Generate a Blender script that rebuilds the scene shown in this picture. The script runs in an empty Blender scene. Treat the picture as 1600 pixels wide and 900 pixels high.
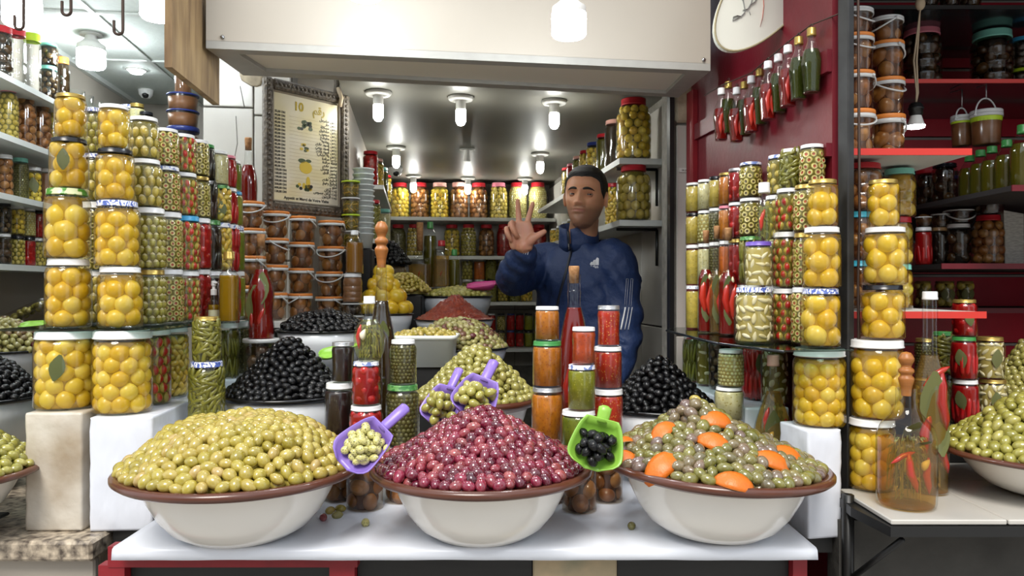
import bpy, math, random, unicodedata
import numpy as np
from mathutils import Vector, Matrix

random.seed(7)
RNG = np.random.default_rng(11)
PI = math.pi
SC = bpy.context.scene
COL = SC.collection

# ---------------------------------------------------------------- camera, light, exposure
F, HZ, CZ = 1200.0, 450.0, 1.35          # focal length (px of a 1600 px wide frame), horizon row, eye height
cam_data = bpy.data.cameras.new('camera')
cam_data.sensor_width = 36.0
cam_data.lens = 36.0 * F / 1600.0
cam_data.clip_start = 0.05
cam = bpy.data.objects.new('camera', cam_data)
COL.objects.link(cam)
cam.location = (0, 0, CZ)
cam.rotation_euler = (PI / 2, 0, 0)
SC.camera = cam

world = bpy.data.worlds.new('overcast_sky')
SC.world = world
world.use_nodes = True
bg = world.node_tree.nodes['Background']
bg.inputs['Color'].default_value = (0.84, 0.915, 1.0, 1)
bg.inputs['Strength'].default_value = 1.1

sun_data = bpy.data.lights.new('hazy_sun', 'SUN')
sun_data.energy = 2.7
sun_data.angle = math.radians(24)
sun_data.color = (1.0, 0.95, 0.87)
sun = bpy.data.objects.new('hazy_sun', sun_data)
COL.objects.link(sun)
sun.rotation_euler = (math.radians(38), 0, math.radians(-14))

SC.view_settings.view_transform = 'Standard'
SC.view_settings.look = 'None'
SC.view_settings.exposure = 0.30
SC.view_settings.gamma = 1.0
SC.view_settings.use_curve_mapping = False
SC.cycles.max_bounces = 7
SC.cycles.diffuse_bounces = 3
SC.cycles.glossy_bounces = 3
SC.cycles.transmission_bounces = 4
SC.cycles.transparent_max_bounces = 14
SC.cycles.caustics_reflective = False
SC.cycles.caustics_refractive = False
SC.cycles.sample_clamp_indirect = 4.0
LAMP = 62.0                               # radiance of the shop lamps

# ---------------------------------------------------------------- helpers: points
def PX(u, d): return (u - 800.0) * d / F
def PZ(v, d): return CZ - (v - HZ) * d / F
TH = math.atan(0.125)                      # the shop front is turned a little against the lens
CT, ST = math.cos(TH), math.sin(TH)
def S(a, b): return (a * CT - b * ST, a * ST + b * CT)   # shop plan -> world plan

# ---------------------------------------------------------------- helpers: materials
def C(h, k=1.0):
    h = h.lstrip('#')
    o = []
    for i in (0, 2, 4):
        c = int(h[i:i + 2], 16) / 255.0
        o.append(min(1.0, (c / 12.92 if c <= 0.04045 else ((c + 0.055) / 1.055) ** 2.4) * k))
    return (o[0], o[1], o[2], 1.0)

def _n(nt, t, **kw):
    n = nt.nodes.new(t)
    for k, v in kw.items():
        setattr(n, k, v)
    return n

def base_mat(name):
    m = bpy.data.materials.new(name)
    m.use_nodes = True
    nt = m.node_tree
    return m, nt, nt.nodes['Principled BSDF'], nt.nodes['Material Output']

def pm(name, col='888888', rough=0.5, metal=0.0, var=0.0, scale=25.0, bump=0.0, bscale=None, coat=0.0,
       cols=None, spec=0.5, sss=0.0, emis=None, col2=None, sharp=False, stretch=None, alpha=None, bdist=0.01):
    """A procedural material. cols: a ramp read at a random place per piece; col2/var: mottling by noise."""
    m, nt, b, out = base_mat(name)
    L = nt.links.new
    b.inputs['Roughness'].default_value = rough
    b.inputs['Metallic'].default_value = metal
    b.inputs['Specular IOR Level'].default_value = spec
    b.inputs['Coat Weight'].default_value = coat
    b.inputs['Coat Roughness'].default_value = 0.06
    if sss:
        b.inputs['Subsurface Weight'].default_value = sss
        b.inputs['Subsurface Radius'].default_value = (0.012, 0.006, 0.003)
        b.inputs['Subsurface Scale'].default_value = 0.6
    tc = _n(nt, 'ShaderNodeTexCoord')
    vec = tc.outputs['Object']
    if stretch:
        mp = _n(nt, 'ShaderNodeMapping')
        mp.inputs['Scale'].default_value = stretch
        L(vec, mp.inputs['Vector'])
        vec = mp.outputs['Vector']
    src = None
    if cols:
        oi = _n(nt, 'ShaderNodeObjectInfo')
        ge = _n(nt, 'ShaderNodeNewGeometry')
        ad = _n(nt, 'ShaderNodeMath', operation='ADD')
        L(oi.outputs['Random'], ad.inputs[0]); L(ge.outputs['Random Per Island'], ad.inputs[1])
        fr = _n(nt, 'ShaderNodeMath', operation='FRACT')
        L(ad.outputs[0], fr.inputs[0])
        rp = _n(nt, 'ShaderNodeValToRGB')
        el = rp.color_ramp.elements
        while len(el) < len(cols): el.new(0.5)
        for i, c in enumerate(cols):
            el[i].position = i / max(1, len(cols) - 1)
            el[i].color = C(c)
        L(fr.outputs[0], rp.inputs[0])
        src = rp.outputs[0]
    else:
        rgb = _n(nt, 'ShaderNodeRGB'); rgb.outputs[0].default_value = C(col)
        src = rgb.outputs[0]
    if var or col2:
        nz = _n(nt, 'ShaderNodeTexNoise')
        nz.inputs['Scale'].default_value = scale; nz.inputs['Detail'].default_value = 4
        L(vec, nz.inputs['Vector'])
        mx = _n(nt, 'ShaderNodeMix', data_type='RGBA')
        r2 = _n(nt, 'ShaderNodeValToRGB')
        r2.color_ramp.elements[0].position = (0.47 if sharp is True else sharp) if sharp else 0.32
        r2.color_ramp.elements[1].position = (0.53 if sharp is True else sharp + .05) if sharp else 0.68
        L(nz.outputs['Fac'], r2.inputs[0])
        if col2:
            L(r2.outputs[0], mx.inputs[0]); L(src, mx.inputs[6]); mx.inputs[7].default_value = C(col2)
        else:
            mx.blend_type = 'MULTIPLY'; mx.inputs[0].default_value = 1.0
            r2.color_ramp.elements[0].color = (1 - var,) * 3 + (1,)
            r2.color_ramp.elements[1].color = (1, 1, 1, 1)
            L(src, mx.inputs[6]); L(r2.outputs[0], mx.inputs[7])
        src = mx.outputs[2]
    L(src, b.inputs['Base Color'])
    if bump:
        nb = _n(nt, 'ShaderNodeTexNoise')
        nb.inputs['Scale'].default_value = bscale or scale; nb.inputs['Detail'].default_value = 4
        L(vec, nb.inputs['Vector'])
        bp = _n(nt, 'ShaderNodeBump'); bp.inputs['Strength'].default_value = bump; bp.inputs['Distance'].default_value = bdist
        L(nb.outputs['Fac'], bp.inputs['Height']); L(bp.outputs[0], b.inputs['Normal'])
    if emis:
        b.inputs['Emission Color'].default_value = C(emis[0]); b.inputs['Emission Strength'].default_value = emis[1]
    if alpha is not None:
        b.inputs['Alpha'].default_value = alpha
    return m

def speck(name, base, spots, size=140.0, thr=0.35, rough=0.35, coat=0.3):
    """Sauce: a base colour with small seeds or flecks."""
    m, nt, b, out = base_mat(name)
    L = nt.links.new
    tc = _n(nt, 'ShaderNodeTexCoord')
    vo = _n(nt, 'ShaderNodeTexVoronoi'); vo.inputs['Scale'].default_value = size
    L(tc.outputs['Object'], vo.inputs['Vector'])
    rp = _n(nt, 'ShaderNodeValToRGB')
    rp.color_ramp.elements[0].position = thr * 0.6; rp.color_ramp.elements[0].color = C(spots)
    rp.color_ramp.elements[1].position = thr; rp.color_ramp.elements[1].color = C(base)
    L(vo.outputs['Distance'], rp.inputs[0])
    nz = _n(nt, 'ShaderNodeTexNoise'); nz.inputs['Scale'].default_value = 55
    L(tc.outputs['Object'], nz.inputs['Vector'])
    mr = _n(nt, 'ShaderNodeMapRange'); mr.inputs[1].default_value = 0.3; mr.inputs[2].default_value = 0.7
    mr.inputs[3].default_value = 0.72; mr.inputs[4].default_value = 1.1
    L(nz.outputs['Fac'], mr.inputs[0])
    mx = _n(nt, 'ShaderNodeMix', data_type='RGBA'); mx.blend_type = 'MULTIPLY'; mx.inputs[0].default_value = 1
    L(rp.outputs[0], mx.inputs[6]); L(mr.outputs[0], mx.inputs[7])
    L(mx.outputs[2], b.inputs['Base Color'])
    b.inputs['Roughness'].default_value = rough; b.inputs['Coat Weight'].default_value = coat
    return m

def glassy(name, tint=(1, 1, 1), refl=0.85, base=0.045, rough=0.04, power=3.5):
    """Thin clear wall: looks through straight on, mirrors at grazing angles."""
    m, nt, b, out = base_mat(name)
    nt.nodes.remove(b)
    L = nt.links.new
    tr = _n(nt, 'ShaderNodeBsdfTransparent'); tr.inputs[0].default_value = (*tint, 1)
    gl = _n(nt, 'ShaderNodeBsdfGlossy'); gl.inputs['Roughness'].default_value = rough
    lw = _n(nt, 'ShaderNodeLayerWeight'); lw.inputs[0].default_value = 0.5
    pw = _n(nt, 'ShaderNodeMath', operation='POWER'); pw.inputs[1].default_value = power
    L(lw.outputs['Facing'], pw.inputs[0])
    ma = _n(nt, 'ShaderNodeMath', operation='MULTIPLY_ADD')
    ma.inputs[1].default_value = refl; ma.inputs[2].default_value = base
    L(pw.outputs[0], ma.inputs[0])
    mx = _n(nt, 'ShaderNodeMixShader')
    L(ma.outputs[0], mx.inputs[0]); L(tr.outputs[0], mx.inputs[1]); L(gl.outputs[0], mx.inputs[2])
    L(mx.outputs[0], out.inputs['Surface'])
    return m

def tinted(name, col, amount=0.75, rough=0.08, clear=False):
    """Coloured clear liquid or plastic: part see-through, part body colour."""
    m, nt, b, out = base_mat(name)
    L = nt.links.new
    b.inputs['Base Color'].default_value = C(col)
    b.inputs['Roughness'].default_value = rough
    tr = _n(nt, 'ShaderNodeBsdfTransparent')
    c = (1, .985, .94, 1) if clear else C(col, 1.35); tr.inputs[0].default_value = c
    mx = _n(nt, 'ShaderNodeMixShader'); mx.inputs[0].default_value = amount
    L(tr.outputs[0], mx.inputs[1]); L(b.outputs[0], mx.inputs[2]); L(mx.outputs[0], out.inputs['Surface'])
    return m

def printed(name, base, ink, scale=60.0, thr=0.5, kind='voronoi', rough=0.3):
    """Lid print: small ink marks on a light ground."""
    m, nt, b, out = base_mat(name)
    L = nt.links.new
    tc = _n(nt, 'ShaderNodeTexCoord')
    if kind == 'wave':
        t = _n(nt, 'ShaderNodeTexWave'); t.inputs['Scale'].default_value = scale; t.inputs['Distortion'].default_value = 9
        t.inputs['Detail Scale'].default_value = 2
    else:
        t = _n(nt, 'ShaderNodeTexNoise'); t.inputs['Scale'].default_value = scale; t.inputs['Detail'].default_value = 1
    L(tc.outputs['Object'], t.inputs['Vector'])
    rp = _n(nt, 'ShaderNodeValToRGB')
    rp.color_ramp.elements[0].position = thr - 0.03; rp.color_ramp.elements[0].color = C(base)
    rp.color_ramp.elements[1].position = thr + 0.03; rp.color_ramp.elements[1].color = C(ink)
    L(t.outputs['Fac'], rp.inputs[0]); L(rp.outputs[0], b.inputs['Base Color'])
    b.inputs['Roughness'].default_value = rough
    return m

def emit(name, col, strength):
    m, nt, b, out = base_mat(name)
    nt.nodes.remove(b)
    e = _n(nt, 'ShaderNodeEmission'); e.inputs[0].default_value = C(col); e.inputs[1].default_value = strength
    nt.links.new(e.outputs[0], out.inputs['Surface'])
    return m

# ---------------------------------------------------------------- helpers: meshes
class MB:
    """Collects verts and faces (with a material slot each) and links them as one mesh object."""
    def __init__(s): s.v, s.f, s.m, s.n = [], [], [], 0
    def add(s, verts, faces, mat=0, M=None):
        a = np.asarray(verts, float).reshape(-1, 3)
        if M is not None:
            M = np.asarray(M, float); a = a @ M[:3, :3].T + M[:3, 3]
        n = s.n
        s.v.append(a); s.n += len(a)
        s.f += [[i + n for i in f] for f in faces]
        s.m += list(mat) if isinstance(mat, (list, tuple, np.ndarray)) else [mat] * len(faces)
        return s
    def mesh(s, name, mats, smooth=True):
        me = bpy.data.meshes.new(name)
        v = np.concatenate(s.v) if s.v else np.zeros((0, 3))
        me.from_pydata(v.tolist(), [], s.f)
        for m in mats: me.materials.append(m)
        if len(mats) > 1: me.polygons.foreach_set('material_index', s.m)
        if smooth: me.polygons.foreach_set('use_smooth', [True] * len(s.f))
        me.update()
        return me

def obj(name, me, parent=None, loc=(0, 0, 0), rot=(0, 0, 0), scale=None):
    o = bpy.data.objects.new(name, me)
    COL.objects.link(o)
    if parent is not None: o.parent = parent
    o.location = loc; o.rotation_euler = rot
    if scale is not None: o.scale = scale if hasattr(scale, '__len__') else (scale,) * 3
    return o

def tag(o, label=None, cat=None, group=None, kind=None):
    if label: o['label'] = label
    if cat: o['category'] = cat
    if group: o['group'] = group
    if kind: o['kind'] = kind
    return o

def thing(name, label, cat, loc=(0, 0, 0), rot=(0, 0, 0), group=None):
    return tag(obj(name, None, None, loc, rot), label, cat, group)

def box(mb, c, s, mat=0, M=None, bev=0.0):
    """Box of centre c and size s; bev cuts all edges parallel to z and the top and bottom rims."""
    x, y, z = c; a, b, h = s[0] / 2, s[1] / 2, s[2] / 2
    if bev <= 0:
        v = [(x + i * a, y + j * b, z + k * h) for k in (-1, 1) for j in (-1, 1) for i in (-1, 1)]
        f = [[0, 2, 3, 1], [4, 5, 7, 6], [0, 1, 5, 4], [2, 6, 7, 3], [0, 4, 6, 2], [1, 3, 7, 5]]
        return mb.add(v, f, mat, M)
    e = min(bev, a * .9, b * .9, h * .9)
    v, f = [], []
    for (k, ins) in ((-h, e), (-h + e, 0), (h - e, 0), (h, e)):
        A, B = a - ins, b - ins
        v += [(x - A + e * (ins == 0), y - B, z + k), (x + A - e * (ins == 0), y - B, z + k), (x + A, y - B + e * (ins == 0), z + k), (x + A, y + B - e * (ins == 0), z + k),
              (x + A - e * (ins == 0), y + B, z + k), (x - A + e * (ins == 0), y + B, z + k), (x - A, y + B - e * (ins == 0), z + k), (x - A, y - B + e * (ins == 0), z + k)]
    for r in range(3):
        for i in range(8):
            j = (i + 1) % 8
            f.append([r * 8 + i, r * 8 + j, r * 8 + 8 + j, r * 8 + 8 + i])
    f.append(list(range(7, -1, -1))); f.append(list(range(24, 32)))
    return mb.add(v, f, mat, M)

def lathe(mb, prof, seg=24, mat=0, M=None, start=0.0):
    """Profile [(r, z)] turned about z; a radius of 0 closes to a pole."""
    v, f, rows, mats = [], [], [], []
    ang = [start + 2 * PI * i / seg for i in range(seg)]
    for (r, z) in prof:
        if r <= 1e-7:
            rows.append([len(v)]); v.append((0, 0, z))
        else:
            rows.append(list(range(len(v), len(v) + seg)))
            v += [(r * math.cos(t), r * math.sin(t), z) for t in ang]
    ml = mat if isinstance(mat, list) else None
    for k in range(len(rows) - 1):
        a, b = rows[k], rows[k + 1]
        n0 = len(f)
        if len(a) == 1 and len(b) == 1: continue
        for i in range(seg):
            j = (i + 1) % seg
            if len(a) == 1: f.append([a[0], b[j], b[i]])
            elif len(b) == 1: f.append([a[i], a[j], b[0]])
            else: f.append([a[i], a[j], b[j], b[i]])
        mats += [ml[k] if ml else mat] * (len(f) - n0)
    return mb.add(v, f, mats, M)

def frame_of(t, up=(0, 0, 1)):
    t = Vector(t).normalized(); u = Vector(up)
    if abs(t.dot(u)) > 0.97: u = Vector((1, 0, 0))
    a = u.cross(t).normalized(); b = t.cross(a)
    return a, b

def tube(mb, pts, rad, seg=8, mat=0, caps=True, flat=1.0):
    """Round bar along points; rad a number or one per point; flat squeezes it across."""
    pts = [Vector(p) for p in pts]
    n = len(pts); v, f = [], []
    rr = rad if hasattr(rad, '__len__') else [rad] * n
    pa = None
    for i, p in enumerate(pts):
        t = (pts[min(i + 1, n - 1)] - pts[max(i - 1, 0)])
        if t.length < 1e-9: t = Vector((0, 0, 1))
        t.normalize()
        if pa is None: a, b = frame_of(t)
        else:
            a = (pa - t * pa.dot(t))
            a = a.normalized() if a.length > 1e-6 else frame_of(t)[0]
            b = t.cross(a)
        pa = a
        for k in range(seg):
            w = 2 * PI * k / seg
            v.append(p + a * (math.cos(w) * rr[i]) + b * (math.sin(w) * rr[i] * flat))
    for i in range(n - 1):
        for k in range(seg):
            j = (k + 1) % seg
            f.append([i * seg + k, i * seg + j, i * seg + seg + j, i * seg + seg + k])
    if caps:
        f.append(list(range(seg - 1, -1, -1))); f.append(list(range((n - 1) * seg, n * seg)))
    return mb.add([tuple(p) for p in v], f, mat)

_ico = {}
def ico(sub):
    if sub not in _ico:
        import bmesh
        bm = bmesh.new(); bmesh.ops.create_icosphere(bm, subdivisions=sub, radius=1.0)
        bm.verts.ensure_lookup_table()
        _ico[sub] = (np.array([v.co[:] for v in bm.verts]), [[v.index for v in f.verts] for f in bm.faces]); bm.free()
    return _ico[sub]

def trs(loc=(0, 0, 0), rot=(0, 0, 0), sc=(1, 1, 1)):
    from mathutils import Euler
    return np.array(Matrix.Translation(loc) @ Euler(rot).to_matrix().to_4x4() @ Matrix.Diagonal((*sc, 1)))

def ball(mb, c, r, sub=2, mat=0, rot=(0, 0, 0)):
    v, f = ico(sub)
    return mb.add(v, f, mat, trs(c, rot, r if hasattr(r, '__len__') else (r,) * 3))

def slab(name, mats, c, s, parent=None, rz=0.0, bev=0.0, loc=None):
    """One box as an object; c the centre in the parent's (or world) frame."""
    mb = MB(); box(mb, (0, 0, 0), s, 0, None, bev)
    return obj(name, mb.mesh(name, mats, smooth=False), parent, c, (0, 0, rz))

def struct(o):
    o['kind'] = 'structure'; return o

def prism(mb, pts, z0, z1, mat=0):
    n = len(pts)
    v = [(x, y, z0) for x, y in pts] + [(x, y, z1) for x, y in pts]
    f = [list(range(n - 1, -1, -1)), list(range(n, 2 * n))] + [[i, (i + 1) % n, n + (i + 1) % n, n + i] for i in range(n)]
    return mb.add(v, f, mat)

def text_mesh(s, size, mat, extrude=0.0006, align='LEFT', offset=0.0):
    cu = bpy.data.curves.new('lettering', 'FONT'); cu.body = s; cu.size = size; cu.extrude = extrude
    cu.align_x = align; cu.offset = offset; cu.resolution_u = 3
    o = bpy.data.objects.new('tmp', cu); COL.objects.link(o)
    dg = bpy.context.evaluated_depsgraph_get(); dg.update()
    me = bpy.data.meshes.new_from_object(o.evaluated_get(dg))
    bpy.data.objects.remove(o); me.materials.clear(); me.materials.append(mat)
    return me

# ---------------------------------------------------------------- materials
M = {}
M['tile'] = pm('glazed_tile', 'c6c2ba', 0.28, var=0.12, scale=6, bump=0.05)
M['grout'] = pm('grout', '8e8a82', 0.9, var=0.3, scale=40)
M['plaster'] = pm('old_plaster', 'b9ab93', 0.9, var=0.45, scale=18, bump=0.6, bscale=30)
M['redwall'] = pm('oxblood_paint', '6d1220', 0.42, var=0.25, scale=9, bump=0.1, bscale=60)
M['redslat'] = pm('lit_slat_red', 'c42238', 0.35, var=0.12, scale=9)  # brighter copy of the wall red, light on the slats put into the colour
M['redframe'] = pm('red_paint', '8e1a24', 0.5, var=0.25, scale=14)
M['redtrim'] = pm('red_edging', 'd2382f', 0.4)
M['ceil'] = pm('gloss_ceiling', '75736a', 0.45, var=0.18, scale=2.2, bump=0.04, bscale=5)
M['ceilpanel'] = pm('ceiling_panel', 'cfd6d0', 0.7, var=0.08, scale=60, bump=0.1, bscale=120)
M['ceilstrip'] = pm('ceiling_strip', 'c9cdc8', 0.4)
M['cream'] = pm('cream_sheet_metal', 'ada599', 0.35, var=0.06, scale=3)
M['soffit'] = pm('lit_soffit_sheet', 'e2dccf', 0.4)  # paler copy of the cream sheet, bounced light put into the colour
M['greytrim'] = pm('grey_trim', 'a4a29c', 0.5, var=0.1)
M['darkmetal'] = pm('dark_metal', '3a3a3a', 0.45, metal=0.4, var=0.4, scale=22)
M['black'] = pm('black_paint', '151515', 0.4)
M['blackpanel'] = pm('black_stained_board', '1d1c1b', 0.5, var=0.45, scale=8, stretch=(1, 8, 8))
M['concrete'] = pm('dark_cement', '4d4b47', 0.85, var=0.35, scale=9, bump=0.5, bscale=22)
M['street'] = pm('street_paving', 'aaa7a2', 0.9, var=0.2, scale=5)
M['facade'] = pm('added_facade', 'b3a08e', 0.9, var=0.2, scale=1.5)
M['whitecloth'] = pm('white_oilcloth', 'dfe3ec', 0.32, var=0.03, scale=5, bump=0.25, bscale=9)
M['dirtywrap'] = pm('grimy_plastic_wrap', 'dcd6ca', 0.3, col2='a2917a', scale=7, bump=0.5, bscale=16)
M['whitewrap'] = pm('white_plastic_wrap', 'e3e7f1', 0.25, var=0.03, bump=0.9, bscale=9, stretch=(1, 1, .5))
M['whitepaint'] = pm('white_board', 'dcdad4', 0.4, var=0.06, scale=12)
M['granite'] = pm('speckled_granite', 'c8b9a3', 0.3, col2='4a4038', scale=60, sharp=False)
M['stonetile'] = pm('beige_stone_tile', 'bda582', 0.5, col2='8f8a70', scale=12)
M['plank'] = pm('weathered_board', 'a0855d', 0.7, col2='6f563a', scale=5, stretch=(6, 6, 1), bump=0.3)
M['shelf'] = pm('white_shelf', 'd5d8d4', 0.4, var=0.05)
M['glassshelf'] = glassy('green_glass_shelf', (0.5, 0.62, 0.58), 0.7, 0.12)
M['darkglass'] = pm('dark_shelf_glass', '20262a', 0.12)
M['steel'] = pm('steel', '9a9a9a', 0.3, metal=0.9)
M['lamp'] = emit('lamp_glow', 'fdfdf6', LAMP)
M['lampcool'] = emit('lamp_glow_cool', 'f2faff', LAMP)
M['lampbody'] = pm('lamp_body', 'e6e6e2', 0.35)
M['fitting'] = pm('lamp_fitting', 'b9b9b4', 0.4)
M['wire'] = pm('rusty_wire', '463730', 0.6, metal=0.5)
M['cord'] = pm('lamp_cord', 'b8a58a', 0.7)
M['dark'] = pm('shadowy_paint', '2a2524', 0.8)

def D_b(u, b):
    k = (u - 800) / F
    return b / (CT - k * ST)
def D_a(u, a):
    k = (u - 800) / F
    return a / (k * CT + ST)

def sbox(name, mat, a0, a1, b0, b1, z0, z1, parent=None, bev=0.0):
    """Box laid out on the shop plan."""
    x, y = S((a0 + a1) / 2, (b0 + b1) / 2)
    mb = MB(); box(mb, (0, 0, 0), (a1 - a0, b1 - b0, z1 - z0), 0, None, bev)
    if parent is not None:
        ox, oy = S((a0 + a1) / 2, (b0 + b1) / 2)
        o = obj(name, mb.mesh(name, [mat], False), parent)
        w = Matrix.Translation((ox, oy, (z0 + z1) / 2)) @ Matrix.Rotation(TH, 4, 'Z')
        o.matrix_basis = parent.matrix_basis.inverted() @ w
        return o
    return obj(name, mb.mesh(name, [mat], False), None, (x, y, (z0 + z1) / 2), (0, 0, TH))

# ---------------------------------------------------------------- the setting
mb = MB(); box(mb, (0, 1.0, -0.05), (16, 18, 0.1))
struct(obj('floor', mb.mesh('floor', [M['street']], False)))

wl = struct(sbox('wall_left', M['grout'], -0.77, -0.455, 2.93, 4.95, 0, 2.34))
struct(sbox('wall_left', M['cream'], -0.455, -0.26, 3.06, 5.5, 0, 2.4))
def tile_on(parent, a0, a1, b, z0, z1, m='tile'):
    sbox('tile', M[m], a0, a1, b - 0.012, b, z0, z1, parent, 0.003)
for (a0, a1, zs) in ((-0.77, -0.595, (0.9, 1.41, 2.012, 2.4)), (-0.59, -0.46, (0.9, 1.45, 1.985, 2.4))):
    for z0, z1 in zip(zs[:-1], zs[1:]):
        tile_on(wl, a0, a1, 2.93, z0 + 0.003, z1 - 0.003)
# old mortar bulging over the top of the pillar
mb = MB()
v, f = ico(3)
v = v * np.array([0.045, 0.012, 0.09]); v = v * (1 + 0.22 * np.sin(v[:, [0]] * 60 + 2) * np.cos(v[:, [2]] * 45))
mb.add(v, f)
o = obj('mortar_patch', mb.mesh('mortar_patch', [M['plaster']]), wl); x, y = S(-0.60, 2.915)
o.matrix_basis = wl.matrix_basis.inverted() @ (Matrix.Translation((x, y, 2.17)) @ Matrix.Rotation(TH, 4, 'Z'))
# cracks
for pts in ([(-0.655, 1.98), (-0.65, 1.88), (-0.665, 1.80), (-0.66, 1.72), (-0.70, 1.66)], [(-0.64, 2.09), (-0.632, 2.05), (-0.625, 2.012)]):
    mb = MB(); tube(mb, [(*S(a, 2.9175), z) for a, z in pts], 0.0018, 5)
    o = obj('crack', mb.mesh('crack', [M['grout']]), wl); o.matrix_basis = wl.matrix_basis.inverted()

wr = struct(sbox('wall_right', M['grout'], 0.86, 0.955, 2.50, 2.62, 0, 2.4))
struct(sbox('wall_right', M['grout'], 0.94, 1.0, 2.62, 5.6, 0, 2.4))
for z0, z1 in ((0.7, 1.19), (1.19, 1.90)):
    sbox('tile', M['tile'], 0.868, 0.95, 2.488, 2.50, z0 + 0.003, z1 - 0.003, wr, 0.003)
sbox('worn_plaster', M['plaster'], 0.862, 0.97, 2.478, 2.50, 1.905, 2.15, wr, 0.008)
for b0, b1 in ((2.63, 3.1), (3.1, 3.7), (3.7, 4.3), (4.3, 4.9), (4.9, 5.36)):
    for z0, z1 in ((0.8, 1.2), (1.2, 1.6), (1.6, 2.05)):
        sbox('tile', M['tile'], 0.930, 0.94, b0 + 0.003, b1 - 0.003, z0 + 0.003, z1 - 0.003, wr, 0.003)
# tiny number plate on the jamb
pl = sbox('number_plate', M['whitepaint'], 0.876, 0.932, 2.483, 2.488, 1.738, 1.752, wr)
o = obj('lettering', text_mesh('28.260.8230', 0.0085, M['black'], 0.0003, 'CENTER'), pl, (0, -0.003, -0.003), (PI / 2, 0, 0))
jb = struct(sbox('trim_1', M['black'], 0.838, 0.853, 2.47, 2.50, 0.7, 2.02))

wb = struct(sbox('wall_back', M['grout'], -0.30, 0.99, 5.38, 5.5, 0, 2.2))
for i in range(5):
    for z0 in (0.8, 1.2, 1.6):
        sbox('tile', M['tile'], -0.27 + i * 0.24 + 0.002, -0.27 + (i + 1) * 0.24 - 0.002, 5.37, 5.38, z0 + 0.002, z0 + 0.398, wb, 0.002)
struct(sbox('ceiling', M['ceil'], -0.27, 0.98, 2.46, 5.5, 2.08, 2.14))

# unseen fronts added across the street to darken the horizon, gap left for reflections
for x0, x1, h in ((-14, -1.6, 4.6), (-1.6, 1.3, 3.6), (4.2, 14, 4.6)):
    mb = MB(); box(mb, ((x0 + x1) / 2, -6.2, h / 2), (x1 - x0, 0.4, h)); struct(obj('wall_opposite_added', mb.mesh('wall_opposite_added', [M['facade']], False)))
# shop to the left
struct(sbox('wall_west', M['cream'], -1.60, -1.50, 1.9, 4.6, 0, 2.5))
struct(sbox('wall_north', M['cream'], -1.60, -0.70, 4.40, 4.5, 0, 2.5))
cw = struct(sbox('ceiling', M['greytrim'], -1.60, -0.60, 1.75, 4.5, 2.36, 2.42))
edges_b = (1.75, 2.35, 2.95, 3.55, 4.4); edges_a = (-1.5, -1.16, -0.78)
for b0, b1 in zip(edges_b[:-1], edges_b[1:]):
    for a0, a1 in zip(edges_a[:-1], edges_a[1:]):
        sbox('ceiling_panel', M['ceilpanel'], a0 + .008, a1 - .008, b0 + .008, b1 - .008, 2.35, 2.362, cw, 0.002)
for bb in edges_b[1:-1]:
    sbox('ceiling_strip', M['ceilstrip'], -1.5, -0.78, bb - .009, bb + .009, 2.343, 2.36, cw)
for aa in edges_a[1:-1]:
    sbox('ceiling_strip', M['ceilstrip'], aa - .009, aa + .009, 1.75, 4.4, 2.3435, 2.36, cw)
struct(sbox('trim_2', M['ceilstrip'], -1.50, -1.478, 1.9, 4.4, 2.328, 2.350))

# red side wall between this shop and the next
mb = MB(); prism(mb, [(0.717, 1.72), (0.757, 1.72), (0.641, 2.575), (0.60, 2.575)], 0, 2.7)
rw = struct(obj('wall_east', mb.mesh('wall_east', [M['redwall']], False)))
def on_red(t): return Vector((0.717 - 0.117 * t, 1.72 + 0.855 * t, 0))
def redplank(name, t0, t1, z0, z1, th, mat, dz=0.0):
    p, q = on_red(t0), on_red(t1); n = Vector((-0.855, -0.117, 0)).normalized()
    mb = MB(); v = []
    for k, (zz0, zz1) in ((0, (z0, z1)), (1, (z0 + dz, z1 + dz))):
        base = (p, q)[k]
        for off in (0.0005, th):
            for zz in (zz0, zz1):
                w = base + n * off; v.append((w.x, w.y, zz))
    fc = [[0, 1, 3, 2], [4, 6, 7, 5], [0, 4, 5, 1], [2, 3, 7, 6], [1, 5, 7, 3], [0, 2, 6, 4]]
    mb.add(v, fc)
    return obj(name, mb.mesh(name, [M[mat]], False), rw)
redplank('batten', 0.0, 1.0, 1.835, 1.885, 0.012, 'redwall')
redplank('batten', 0.0, 0.22, 1.645, 1.675, 0.014, 'redwall')
redplank('batten', 0.22, 0.8, 1.57, 1.64, 0.010, 'redwall')
redplank('batten', 0.93, 1.0, 0.9, 2.0, 0.016, 'redframe')
mb = MB(); box(mb, (0, 0, 1.3), (0.018, 0.034, 2.6), 0, None, 0.003)
post = struct(obj('pillar', mb.mesh('pillar', [M['darkmetal']], False), None, (0.735, 1.69, 0), (0, 0, .3)))
mb = MB(); tube(mb, [(0.02, -0.012, 0.86), (0.022, -0.014, 1.2), (0.018, -0.016, 1.36), (0.024, -0.014, 1.5), (0.02, -0.012, 2.2)], 0.003, 6)
obj('cable', mb.mesh('cable', [M['wire']]), post)

# shop to the right

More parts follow.
